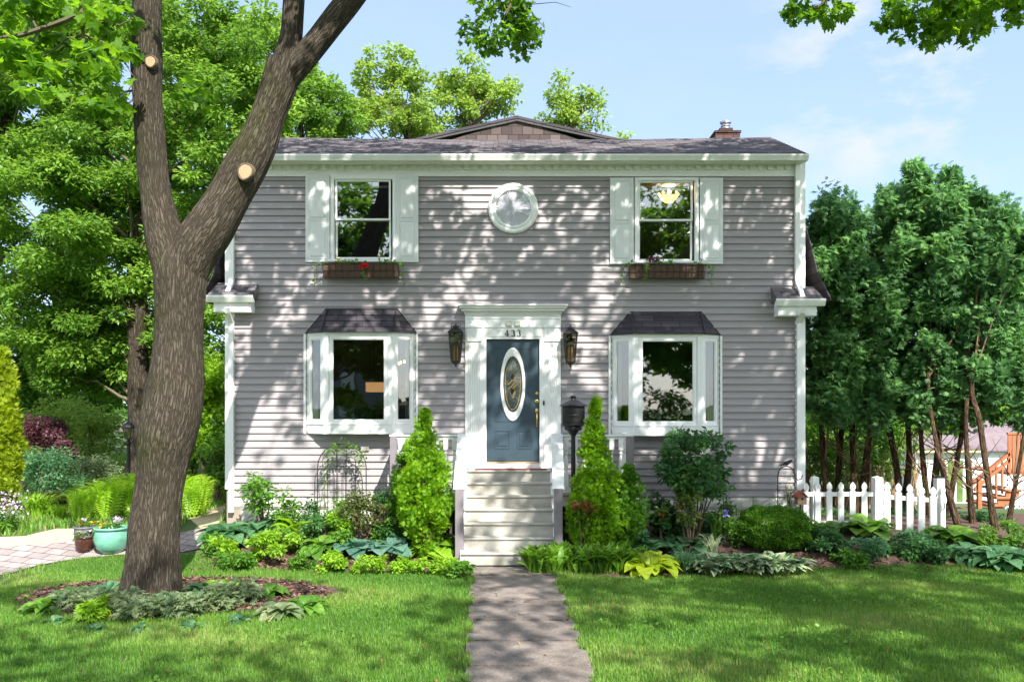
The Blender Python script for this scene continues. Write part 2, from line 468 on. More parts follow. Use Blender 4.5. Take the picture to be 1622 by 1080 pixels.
M['room'] = plain('room_plaster', (0.30, 0.26, 0.21), 0.9, var=0.05)
M['floor_in'] = plain('room_floor', (0.12, 0.07, 0.04), 0.5)
M['curtain'] = plain('pale_curtain', (0.55, 0.56, 0.53), 0.9, var=0.1, scale=20, stretch=(4, 4, 0.2))
M['bark'] = bark_mat('maple_bark', ((0.045, 0.037, 0.028), (0.105, 0.087, 0.067), (0.165, 0.140, 0.110)))
M['bark2'] = bark_mat('grey_bark', ((0.03, 0.024, 0.02), (0.09, 0.072, 0.055), (0.16, 0.13, 0.10)))
M['bark_cedar'] = bark_mat('cedar_bark', ((0.035, 0.022, 0.015), (0.12, 0.075, 0.048), (0.21, 0.14, 0.095)))
M['cut'] = plain('fresh_cut_wood', (0.62, 0.34, 0.15), 0.8, var=0.2, scale=14)
M['stem'] = plain('woody_stem', (0.12, 0.085, 0.055), 0.9, var=0.3)
M['gstem'] = plain('green_stem', (0.12, 0.17, 0.04), 0.7, var=0.2)
M['cedar_wood'] = plain('stained_cedar', (0.36, 0.115, 0.045), 0.6, var=0.2, scale=8, stretch=(1, 1, 0.2))
M['path'] = plain('brown_grey_concrete', (0.215, 0.178, 0.155), 0.9, var=0.38, scale=4.5, bump=0.8, bscale=110)
def concrete():
    m = plain('brown_grey_concrete', (0.190, 0.158, 0.136), 0.9, var=0.40, scale=4.5, bump=0.8, bscale=110)
    n, l = m.node_tree.nodes, m.node_tree.links; b = n['Principled BSDF']; src = b.inputs['Base Color'].links[0].from_socket
    t = n.new('ShaderNodeTexCoord'); w = n.new('ShaderNodeTexNoise'); w.inputs['Scale'].default_value = 3; w.inputs['Detail'].default_value = 6
    ad = n.new('ShaderNodeMixRGB'); ad.blend_type = 'ADD'; ad.inputs['Fac'].default_value = 0.5
    v = n.new('ShaderNodeTexVoronoi'); v.feature = 'DISTANCE_TO_EDGE'; v.inputs['Scale'].default_value = 0.55
    l.new(t.outputs['Object'], w.inputs['Vector']); l.new(t.outputs['Object'], ad.inputs['Color1']); l.new(w.outputs['Color'], ad.inputs['Color2']); l.new(ad.outputs[0], v.inputs['Vector'])
    r = ramp(n, [(0.0, (.25, .25, .22)), (0.008, (1, 1, 1))]); l.new(v.outputs['Distance'], r.inputs[0])
    f = n.new('ShaderNodeTexNoise'); f.inputs['Scale'].default_value = 90; f.inputs['Detail'].default_value = 2; l.new(t.outputs['Object'], f.inputs['Vector'])
    fr = ramp(n, [(0.35, (.72, .72, .72)), (0.65, (1.25, 1.25, 1.25))]); l.new(f.outputs['Fac'], fr.inputs[0])
    for s_ in (r, fr):
        mm = n.new('ShaderNodeMixRGB'); mm.blend_type = 'MULTIPLY'; mm.inputs['Fac'].default_value = 1
        l.new(src, mm.inputs['Color1']); l.new(s_.outputs[0], mm.inputs['Color2']); src = mm.outputs[0]
    l.new(src, b.inputs['Base Color']); return m
M['path'] = concrete()
M['mulch'] = plain('bark_mulch', (0.095, 0.055, 0.04), 0.95, var=0.5, scale=45, bump=1.0, bscale=80)
M['sand'] = plain('sandy_edge', (0.46, 0.38, 0.24), 0.95, var=0.15, scale=20, bump=0.3)
M['teal_glaze'] = plain('sea_green_glaze', (0.14, 0.36, 0.27), 0.22, var=0.35, scale=3, stretch=(1, 1, 2.5))
M['brown_glaze'] = plain('brown_glaze', (0.06, 0.022, 0.016), 0.18, var=0.3, scale=6)
M['grey_pot'] = plain('grey_pot_resin', (0.13, 0.135, 0.155), 0.6, var=0.15)
M['soil'] = plain('potting_soil', (0.05, 0.035, 0.025), 0.95, var=0.4, scale=60, bump=0.8)
M['far_white'] = plain('far_white_siding', (0.62, 0.66, 0.66), 0.7, var=0.03)
M['yellow_trim'] = plain('cream_trim', (0.62, 0.56, 0.30), 0.7)
M['far_roof'] = plain('far_roof', (0.17, 0.13, 0.14), 0.9, var=0.2, scale=3)
M['bulb'] = emit('warm_bulb', (1.0, 0.52, 0.16), 5.0)
M['bulb_dim'] = emit('warm_shade', (0.85, 0.40, 0.14), 0.55)
M['candle'] = plain('candle_bulb', (0.55, 0.36, 0.2), 0.4)
M['red_fl'] = foliage('red_petal', (0.5, 0.005, 0.01), (0.7, 0.01, 0.015), (0.8, 0.03, 0.02), 0.2)
M['purple_fl'] = foliage('purple_petal', (0.16, 0.10, 0.42), (0.25, 0.2, 0.6), (0.35, 0.3, 0.75), 0.3)
M['pink_fl'] = foliage('pink_petal', (0.45, 0.3, 0.5), (0.6, 0.45, 0.65), (0.75, 0.7, 0.8), 0.3)
M['orange_fl'] = foliage('orange_petal', (0.7, 0.3, 0.02), (0.8, 0.45, 0.03), (0.8, 0.6, 0.05), 0.3)
M['yellow_fl'] = foliage('yellow_petal', (0.7, 0.6, 0.1), (0.75, 0.7, 0.2), (0.8, 0.75, 0.3), 0.3)
fo = dict(
 maple=((0.035, 0.10, 0.014), (0.08, 0.20, 0.022), (0.14, 0.30, 0.03)),
 shade=((0.02, 0.055, 0.012), (0.035, 0.095, 0.016), (0.06, 0.14, 0.02)),
 far=((0.055, 0.135, 0.022), (0.135, 0.27, 0.036), (0.27, 0.43, 0.072)),
 lily=((0.07, 0.17, 0.02), (0.14, 0.30, 0.03), (0.24, 0.42, 0.05)),
 lime=((0.12, 0.24, 0.015), (0.22, 0.40, 0.03), (0.34, 0.54, 0.06)),
 back=((0.12, 0.21, 0.035), (0.21, 0.33, 0.06), (0.34, 0.47, 0.10)),
 cedar=((0.040, 0.11, 0.042), (0.10, 0.235, 0.08), (0.24, 0.45, 0.14)),
 arbor=((0.08, 0.19, 0.012), (0.17, 0.35, 0.016), (0.30, 0.50, 0.03)),
 gold=((0.16, 0.24, 0.012), (0.26, 0.36, 0.02), (0.40, 0.48, 0.04)),
 green=((0.05, 0.13, 0.02), (0.10, 0.24, 0.03), (0.18, 0.34, 0.05)),
 deep=((0.028, 0.09, 0.03), (0.055, 0.155, 0.045), (0.11, 0.25, 0.065)),
 blue=((0.07, 0.17, 0.13), (0.12, 0.25, 0.19), (0.18, 0.33, 0.25)),
 bluegr=((0.05, 0.13, 0.06), (0.09, 0.22, 0.10), (0.17, 0.32, 0.15)),
 purple=((0.06, 0.022, 0.030), (0.13, 0.05, 0.065), (0.26, 0.13, 0.14)),
 fern=((0.17, 0.32, 0.02), (0.30, 0.50, 0.03), (0.46, 0.66, 0.07)),
 silver=((0.10, 0.17, 0.08), (0.19, 0.26, 0.13), (0.34, 0.38, 0.20)),
 box=((0.035, 0.11, 0.010), (0.075, 0.20, 0.018), (0.14, 0.31, 0.03)),
 brown=((0.10, 0.055, 0.03), (0.09, 0.12, 0.035), (0.14, 0.22, 0.05)),
)
for k, v in fo.items(): M['f_' + k] = foliage(k + '_foliage', *v)
M['f_sun'] = foliage('backlit_maple_foliage', (0.05, 0.13, 0.012), (0.10, 0.23, 0.018), (0.17, 0.33, 0.025), .55)
M['f_azalea'] = foliage('turning_foliage', (0.06, 0.13, 0.03), (0.13, 0.22, 0.05), (0.22, 0.28, 0.06), extra=(0.5, 0.14, 0.03))
M['f_rust'] = foliage('rust_foliage', (0.16, 0.06, 0.02), (0.30, 0.12, 0.04), (0.36, 0.22, 0.09), .2)
M['f_varieg'] = foliage('cream_margin', (0.32, 0.40, 0.20), (0.42, 0.48, 0.27), (0.52, 0.56, 0.36), .2)
# ================================================================ ground
def draped(name, poly, mat, dz, parent=None, step=0.12, kind='structure', skirt=False):
    bm = bmesh.new()
    vs = [bm.verts.new((p[0], p[1], 0)) for p in poly]
    bm.faces.new(vs)
    y0, y1 = min(p[1] for p in poly), max(p[1] for p in poly)
    y = y0 + step
    while y < y1:
        bmesh.ops.bisect_plane(bm, geom=bm.verts[:] + bm.edges[:] + bm.faces[:], plane_co=(0, y, 0), plane_no=(0, 1, 0))
        y += step
    x0, x1 = min(p[0] for p in poly), max(p[0] for p in poly)
    x = x0 + 0.4
    while x < x1:
        bmesh.ops.bisect_plane(bm, geom=bm.verts[:] + bm.edges[:] + bm.faces[:], plane_co=(x, 0, 0), plane_no=(1, 0, 0))
        x += 0.4
    for v in bm.verts: v.co.z = G(v.co.x, v.co.y) + dz
    bmesh.ops.recalc_face_normals(bm, faces=bm.faces[:])
    me = bpy.data.meshes.new(name); bm.to_mesh(me); bm.free()
    if me.polygons and me.polygons[0].normal.z < 0: me.flip_normals()
    o = link(name, me, mat, parent)
    if kind: o['kind'] = kind
    return o

def axis_lines(a, b, fine, lo, hi):
    v = list(np.arange(a, b + 1e-6, fine)); s = fine; x = a
    while x > lo: s *= 1.35; x -= s; v.insert(0, max(x, lo))
    s = fine; x = b
    while x < hi: s *= 1.35; x += s; v.append(min(x, hi))
    return v
gxs = axis_lines(-13, 13, 0.25, -600, 600); gys = axis_lines(-15, 8, 0.15, -300, 900)
gv = [(x, y, G(x, y)) for y in gys for x in gxs]
nx = len(gxs)
gf = [(j * nx + i, j * nx + i + 1, (j + 1) * nx + i + 1, (j + 1) * nx + i) for j in range(len(gys) - 1) for i in range(nx - 1)]
def lawn_mat():
    m, n, l, b = nt('lawn_ground')
    t = n.new('ShaderNodeTexCoord')
    a = n.new('ShaderNodeTexNoise'); a.inputs['Scale'].default_value = 0.9; a.inputs['Detail'].default_value = 8; a.inputs['Roughness'].default_value = 0.65
    c = n.new('ShaderNodeTexNoise'); c.inputs['Scale'].default_value = 40; c.inputs['Detail'].default_value = 4
    l.new(t.outputs['Object'], a.inputs['Vector']); l.new(t.outputs['Object'], c.inputs['Vector'])
    r1 = ramp(n, [(0.35, (0.055, 0.105, 0.018)), (0.55, (0.075, 0.13, 0.025)), (0.72, (0.13, 0.13, 0.05))])
    r2 = ramp(n, [(0.3, (0.5, 0.5, 0.5)), (0.7, (1.1, 1.1, 1.1))])
    l.new(a.outputs['Fac'], r1.inputs[0]); l.new(c.outputs['Fac'], r2.inputs[0])
    mm = n.new('ShaderNodeMixRGB'); mm.blend_type = 'MULTIPLY'; mm.inputs['Fac'].default_value = 1
    l.new(r1.outputs[0], mm.inputs['Color1']); l.new(r2.outputs[0], mm.inputs['Color2'])
    l.new(mm.outputs[0], b.inputs['Base Color']); b.inputs['Roughness'].default_value = 0.95
    return m
me = bpy.data.meshes.new('ground'); me.from_pydata(gv, [], gf)
ground = link('ground', me, lawn_mat()); ground['kind'] = 'structure'

# garden path: concrete slabs in front of the steps
pm = MB(); ry = -1.93; k = 0
prng = random.Random(3)
while ry > -15:
    L = 0.80 if k else 0.62
    y1, y0 = ry, ry - L
    def ex(y):
        t = (-1.9 - y) / 5.2
        return -0.60 + 0.20 * t, 0.60 + 0.13 * t
    a0, b0 = ex(y0); a1, b1 = ex(y1)
    h = 0.024 + prng.uniform(-0.008, 0.010)
    jx = [prng.uniform(-0.012, 0.012) for _ in range(4)]
    g = 0.030
    z = 0.03
    top = [(a0 + jx[0], y0 + g, z + h), (b0 + jx[1], y0 + g, z + h + prng.uniform(-.004, .004)), (b1 + jx[2], y1 - g, z + h), (a1 + jx[3], y1 - g, z + h)]
    pm.prism([(p[0], p[1], z - 0.06) for p in top], (0, 0, 1e-6)) if False else None
    bot = [(p[0], p[1], z - 0.08) for p in top]
    pm.add(bot + top, [(3, 2, 1, 0), (4, 5, 6, 7), (0, 1, 5, 4), (1, 2, 6, 5), (2, 3, 7, 6), (3, 0, 4, 7)])
    ry -= L; k += 1
path = pm.build('garden_path', M['path']); path['kind'] = 'structure'
joint = MB().box(-0.57, 0.64, -15, -1.95, 0.0, 0.031).build('path_joint_soil', M['mulch']); joint['kind'] = 'structure'

def gpoly(pts): return [tuple(pg(*p)[:2]) for p in pts]
# brick patio on the left
def paver_mat():
    m, n, l, b = nt('pink_grey_pavers')
    t = n.new('ShaderNodeTexCoord'); mp_ = n.new('ShaderNodeMapping'); mp_.inputs['Rotation'].default_value = (0, 0, R(14))
    bk = n.new('ShaderNodeTexBrick'); bk.inputs['Scale'].default_value = 1; bk.inputs['Brick Width'].default_value = 0.30; bk.inputs['Row Height'].default_value = 0.20
    bk.inputs['Mortar Size'].default_value = 0.008; bk.inputs['Mortar Smooth'].default_value = 0.2
    bk.inputs['Color1'].default_value = (0.24, 0.195, 0.19, 1); bk.inputs['Color2'].default_value = (0.33, 0.275, 0.265, 1); bk.inputs['Mortar'].default_value = (0.08, 0.065, 0.055, 1)
    l.new(t.outputs['Object'], mp_.inputs[0]); l.new(mp_.outputs[0], bk.inputs['Vector'])
    nz = n.new('ShaderNodeTexNoise'); nz.inputs['Scale'].default_value = 5; nz.inputs['Detail'].default_value = 8
    l.new(t.outputs['Object'], nz.inputs['Vector'])
    mm = n.new('ShaderNodeMixRGB'); mm.blend_type = 'OVERLAY'; mm.inputs['Fac'].default_value = 0.5
    l.new(bk.outputs['Color'], mm.inputs['Color1']); l.new(nz.outputs['Fac'], mm.inputs['Color2'])
    l.new(mm.outputs[0], b.inputs['Base Color']); b.inputs['Roughness'].default_value = 0.9
    bp = n.new('ShaderNodeBump'); bp.invert = True; bp.inputs['Distance'].default_value = 0.01
    l.new(bk.outputs['Fac'], bp.inputs['Height']); l.new(bp.outputs[0], b.inputs['Normal'])
    return m
M['paver'] = paver_mat()
draped('patio', gpoly([(-260, 960), (-80, 935), (0, 912), (60, 896), (120, 886), (200, 879), (290, 875), (338, 866), (322, 855), (330, 843), (318, 838), (280, 846), (200, 856), (112, 858), (0, 868), (-260, 876)]), M['paver'], 0.016)
draped('side_path', gpoly([(318, 838), (330, 843), (356, 822), (362, 798), (330, 800), (300, 822)]), M['sand'], 0.010)
draped('sandy_edge', gpoly([(-260, 876), (0, 868), (112, 858), (125, 850), (118, 838), (90, 838), (40, 850), (-260, 860)]), M['sand'], 0.012)
# planting beds
draped('left_bed_soil', [(-4.75, -0.05), (-4.9, -0.9), (-4.5, -1.75), (-3.4, -2.25), (-1.6, -2.35), (-0.72, -2.3), (-0.72, -0.05)], M['mulch'], 0.008)
draped('right_bed_soil', [(0.72, -0.05), (0.62, -2.35), (1.5, -2.75), (3.0, -2.55), (4.2, -2.2), (5.8, -2.0), (8, -2.15), (11, -2.9), (13, -3.0), (13, 2.0), (4.9, 0.8), (4.9, -0.05)], M['mulch'], 0.008)
TR = pg(242, 944)
ring = []
for i in range(36):
    a = 2 * PI * i / 36; rr = 1 + 0.06 * math.sin(3 * a + 1) + 0.04 * math.sin(7 * a)
    ring.append((TR.x + 0.28 + 1.92 * rr * math.cos(a), TR.y - 0.02 + 1.08 * rr * math.sin(a)))
draped('tree_ring_mulch', ring, M['mulch'], 0.022, step=0.3)
# loose mulch chips so that the beds are not flat
cp = []
for (xa, xb, ya, yb, nn) in ((-4.6, -0.8, -2.25, -1.2, 2500), (0.75, 12.5, -2.6, -1.0, 5000)):
    for _ in range(nn):
        x, y = prng.uniform(xa, xb), prng.uniform(ya, yb); cp.append((x, y, G(x, y) + 0.012))
for _ in range(3800):
    a, r_ = prng.uniform(0, 2 * PI), math.sqrt(prng.random())
    x, y = TR.x + 0.28 + 1.9 * r_ * math.cos(a), TR.y + 1.05 * r_ * math.sin(a); cp.append((x, y, 0.06 + 0.01))
N = len(cp)
M['chip'] = foliage('mulch_chip', (0.05, 0.025, 0.018), (0.12, 0.065, 0.05), (0.24, 0.15, 0.11), 0.0, 0.95)
ch = scatter('mulch_chips', ([(-.5, -.2, 0), (.5, -.25, .1), (.45, .25, .12), (-.5, .2, .05)], [(0, 1, 2, 3)]), np.array(cp), rng.uniform(0, 2 * PI, N), rng.uniform(-.5, .5, N), rng.uniform(-.6, .6, N), rng.uniform(.03, .065, N), M['chip'])
tag(ch, 'loose brown bark chips spread over the garden beds', 'mulch', kind='stuff')

# ================================================================ the house
house = empty('house', (0, 0, 0.36), 'two-storey grey-mauve sided house with white trim and blue front door', 'house')
WL, WR = PX(357, 0), PX(1275, 0)
SX0, SX1 = PX(371, 0), PX(1260, 0)
ZT, ZB = PZ(279, 0), PZ(786, 0)
ZF = PZ(249, 0)
def opn(x0, x1, y0, y1): return (PX(x0, 0), PX(x1, 0), PZ(y1, 0), PZ(y0, 0))
OPEN = [opn(527, 624, 282, 412), opn(1008, 1102, 284, 414), opn(487, 657, 528, 684), opn(969, 1138, 530, 686), opn(742, 884, 490, 742)]
def cover(zlo, zhi, x0, x1):
    """x spans free of openings"""
    sp = [(x0, x1)]
    for (a, b, c, d) in OPEN:
        if c < (zlo + zhi) / 2 < d:
            ns = []
            for (p, q) in sp:
                if b <= p or a >= q: ns.append((p, q)); continue
                if a > p: ns.append((p, a))
                if b < q: ns.append((b, q))
            sp = ns
    return sp
sd = MB(); EXPO = 11.1 / 94; lip = 0.024
zz = ZB; rows = 0
srng = random.Random(5)
while zz < ZT - 0.005:
    z0, z1 = zz, min(zz + EXPO, ZT)
    cuts = sorted({z0, z1} | {q for o in OPEN for q in (o[2], o[3]) if z0 + .004 < q < z1 - .004})
    for i in range(len(cuts) - 1):
        ca, cb = cuts[i], cuts[i + 1]
        for (p, q) in cover(ca, cb, SX0, SX1):
            def yy(z):
                t = (z - z0) / EXPO
                return -lip * (1 - t) - 0.004 * math.sin(PI * min(1, t * 2.0)) * (t < .5)
            # panels 3.6 m long with slight seams and waviness
            nseg = max(1, int((q - p) / 0.6))
            so = (rows * 1.37) % 3.66
            seams = [SX0 + so + j * 3.66 for j in range(-1, 4) if p + .02 < SX0 + so + j * 3.66 < q - .02]
            xs = sorted([p + (q - p) * k / nseg for k in range(nseg + 1)] + [z_ + e_ for z_ in seams for e_ in (-.001, .001)]); nseg = len(xs) - 1
            base = len(sd.v)
            zs = [ca, ca + (cb - ca) * .12, ca + (cb - ca) * .5, cb]
            for z in zs:
                for x in xs:
                    w = 0.0018 * math.sin(x * 2.3 + rows * 1.7) + srng.uniform(-.0006, .0006) - (.0022 if math.floor((x - SX0 - so) / 3.66) % 2 else 0)
                    sd.v.append((x, yy(z) + w, z))
            n_ = len(xs)
            for r_ in range(3):
                for k in range(nseg):
                    sd.f.append((base + r_ * n_ + k, base + r_ * n_ + k + 1, base + (r_ + 1) * n_ + k + 1, base + (r_ + 1) * n_ + k)); sd.mi.append(0)
            if i == 0:                                  # underside of the lip
                b2 = len(sd.v)
                for x in xs: sd.v.append((x, 0.0, ca + 0.001))
                for k in range(nseg):
                    sd.f.append((b2 + k, b2 + k + 1, base + k + 1, base + k)); sd.mi.append(0)
    zz += EXPO; rows += 1
sd.build('siding', M['siding'], house)
# sheathing with the same openings, so the rooms behind are closed
sh = MB()
zc = sorted({0.0, ZF + 0.1} | {q for o in OPEN for q in (o[2], o[3])})
for i in range(len(zc) - 1):
    for (p, q) in cover(zc[i], zc[i + 1], WL + .02, WR - .02): sh.box(p, q, 0.012, 0.12, zc[i], zc[i + 1])
sh.build('wall', M['room'], house)
# side and rear walls, floors, inner partition
w = MB()
w.box(WL + .01, WL + .14, 0.121, 9.0, 0, 5.9); w.box(WR - .14, WR - .01, 0.121, 9.0, 0, 5.9); w.box(WL + .141, WR - .141, 8.9, 9.0, 0, 5.9)
w.box(WL + .141, WR - .141, 4.4, 4.5, 1.3, 5.9); w.box(-4.45, 4.6, 4.4, 4.5, 5.9005, 6.345); w.box(-4.45, -4.35, .13, 4.395, 5.9005, 6.345); w.box(4.45, 4.55, .13, 4.395, 5.9005, 6.345)
w.box(-1.05, -0.95, .13, 4.38, 1.3, 3.7); w.box(1.0, 1.1, .13, 4.38, 1.3, 3.7); w.box(-.5, -.4, .13, 4.38, 4.0, 6.3); w.box(.5, .6, .13, 4.38, 4.0, 6.3)
w.build('wall', M['room'], house)
w = MB(); w.box(WL + .15, WR - .15, .125, 4.38, 1.15, 1.27); w.box(WL + .15, WR - .15, .125, 4.38, 3.75, 3.95); w.build('floor', M['floor_in'], house)
MB().box(WL + .15, WR - .15, .125, 4.38, 6.35, 6.42).build('ceiling', M['room'], house)
# foundation of rock-faced block
fb = MB(); z0, z1 = 0.1, ZB
course = [(z0, z0 + 0.27), (z0 + 0.28, z0 + 0.52), (z0 + .53, z1 - .005)]
for ci, (a, b) in enumerate(course):
    x = WL + 0.06 + (0.2 if ci % 2 else 0)
    while x < WR - .05:
        x2 = min(x + 0.44, WR - .03)
        nu, nv_ = 7, 4; base = len(fb.v)
        for j in range(nv_ + 1):
            for i in range(nu + 1):
                e = min(i, nu - i, j, nv_ - j)
                fb.v.append((x + (x2 - x - .012) * i / nu, 0.010 - (0 if e == 0 else srng.uniform(.012, .05)), a + (b - a) * j / nv_))
        for j in range(nv_):
            for i in range(nu):
                q = base + j * (nu + 1) + i; fb.f.append((q, q + 1, q + nu + 2, q + nu + 1)); fb.mi.append(0)
        x = x2 + .002
fb.build('foundation', M['stone'], house)
# frieze with dentils, eave gutter
fr = MB()
fx0, fx1 = PX(366, 0), PX(1262, 0)
fr.box(fx0, fx1, -0.022, 0.01, ZT - .012, ZF + .06)
fr.box(fx0, fx1, -0.040, -0.0221, ZT - .014, ZT + .022)
fr.box(fx0, fx1, -0.034, -0.0221, PZ(256.5, 0), PZ(250, 0))
x = fx0 + .03
while x < fx1 - .1:
    fr.bevbox(x, x + .078, -0.048, -0.0221, PZ(270, 0), PZ(258.5, 0), .003)
    x += 0.150
fr.build('frieze', M['white'], house)
YE = -0.36
gz0, gz1 = PZ(253.5, YE), PZ(244.5, YE)
g = MB()
prof = [(YE + .02, gz0), (YE + .005, gz0 + .03), (YE - .02, gz1 - .02), (YE - .02, gz1), (YE - .012, gz1), (YE, gz1 - .03), (YE + .09, gz0 + .02), (YE + .09, gz0)]
gx0, gx1 = PX(354, YE), PX(1281, YE)
g.prism([(gx0, a, b) for a, b in prof], (gx1 - gx0, 0, 0))
g.box(gx0 + .02, gx1 - .02, YE + .092, -0.035, gz0 + .012, gz0 + .035)       # soffit
g.box(gx0 + .01, gx1 - .01, YE + .0921, YE + .11, gz0 - .01, gz1)
g.build('eave_gutter', M['white'], house)
# front roof with a slightly sagging ridge
YR = 1.6
rz_e = gz1 - .005
rx0, rx1 = PX(413, YR), PX(1219, YR)
zr_l = PZ(217, YR)
rf = MB(); nseg = 34; A = []
for i in range(nseg + 1):
    t = i / nseg; x = gx0 + (gx1 - gx0) * t; xr = rx0 + (rx1 - rx0) * t
    sag = -0.055 * math.sin(PI * t) ** 0.8
    A.append(((x, YE - .01, rz_e), (xr, YR, zr_l + sag), (xr, YR + .5, zr_l + sag - .2)))
for i in range(nseg):
    a, b = A[i], A[i + 1]
    n_ = 14
    for j in range(n_):                                   # stepped courses
        def L_(p, q, t): return tuple(p[k] + (q[k] - p[k]) * t for k in range(3))
        t0, t1 = j / n_, (j + 1) / n_
        h = .008
        p0, p1 = L_(a[0], a[1], t0), L_(b[0], b[1], t0); q0, q1 = L_(a[0], a[1], t1), L_(b[0], b[1], t1)
        up = lambda p: (p[0], p[1], p[2] + h)
        rf.quad(up(p0), up(p1), q1, q0); rf.quad(p0, p1, up(p1), up(p0))
    rf.quad(a[1], b[1], b[2], a[2])
rf.quad(A[-1][0], (A[-1][0][0], 3.0, rz_e), A[-1][2], A[-1][1]); rf.quad(A[0][0], (A[0][0][0], 3.0, rz_e), A[0][2], A[0][1])
roof = rf.build('roof', M['roof'], house)
# ridge cap boards of shingle
# gambrel body behind
gb = MB()
pk = (0.09, 0, PZ(184, 1.75)); gl = PX(640, 1.75); gr = PX(985, 1.75); gzb = PZ(224, 1.75)
sl = (pk[2] - gzb) / (pk[0] - gl)
bl, br_ = WL + .42, WR - .42
zl = pk[2] - (pk[0] - bl) * sl; zr = pk[2] - (br_ - pk[0]) * sl
prof = [(-5.27, 4.20), (-5.06, 4.62), (-4.93, 5.15), (bl - .16, zl - .62), (bl, zl), (pk[0], pk[2]), (br_, zr), (br_ + .2, zr - .62), (5.05, 5.15), (5.18, 4.62), (5.40, 4.20)]
for i, (p, q) in enumerate(zip(prof[:-1], prof[1:])):
    ya = 1.72 if i in (3, 4, 5, 6) else 0.05
    n_ = 1 if i in (3, 4) else 1
    gb.prism([(p[0], ya, p[1]), (q[0], ya, q[1]), (q[0], ya, q[1] - .05), (p[0], ya, p[1] - .05)], (0, 9.2 - ya, 0))
gb.build('roof', M['roof_side'], house)
# gable above the front roof: shingle face, white rake line
gg = MB(); yg = 1.80
gp_ = [(gl + .25, yg, gzb - .15), (gr - .2, yg, gzb - .15), (pk[0], yg, pk[2] - .05)]
gg.prism(gp_, (0, .1, 0)); gg.build('gable', M['gable'], house)
gt = MB()
for (xa, xb) in ((gl + .08, pk[0]), (pk[0], gr - .08)):
    za = pk[2] - abs(xa - pk[0]) * sl - .052; zb_ = pk[2] - abs(xb - pk[0]) * sl - .052
    gt.prism([(xa, yg - .045, za), (xb, yg - .045, zb_), (xb, yg - .045, zb_ - .028), (xa, yg - .045, za - .028)], (0, .04, 0))
gt.build('rake_trim', M['white'], house)
# chimney
cy = 3.0
cb = MB()
c0 = P(1153, 215, cy)
cw = (1172 - 1133) / S(cy)
cb.box(c0.x - cw / 2, c0.x + cw / 2, cy, cy + .45, c0.z - 1.0, PZ(208, cy))
cb.box(c0.x - cw / 2 - .02, c0.x + cw / 2 + .02, cy - .02, cy + .47, PZ(210, cy), PZ(207, cy))
cb.box(c0.x - .14, c0.x + .13, cy + .1, cy + .36, PZ(207, cy) + .001, PZ(200, cy))
chim = cb.build('chimney', M['brick'], house)
cf = MB(); cc = (c0.x + .01, cy + .23, 0)
cf.lathe([(.085, PZ(200, cy)), (.085, PZ(196, cy)), (.10, PZ(195, cy)), (.10, PZ(194, cy)), (.075, PZ(193.5, cy)), (.075, PZ(191, cy)), (.115, PZ(190, cy)), (.115, PZ(187.5, cy)), (.02, PZ(186.5, cy))], cc, 14)
cf.build('flue_cap', M['steel'], chim)
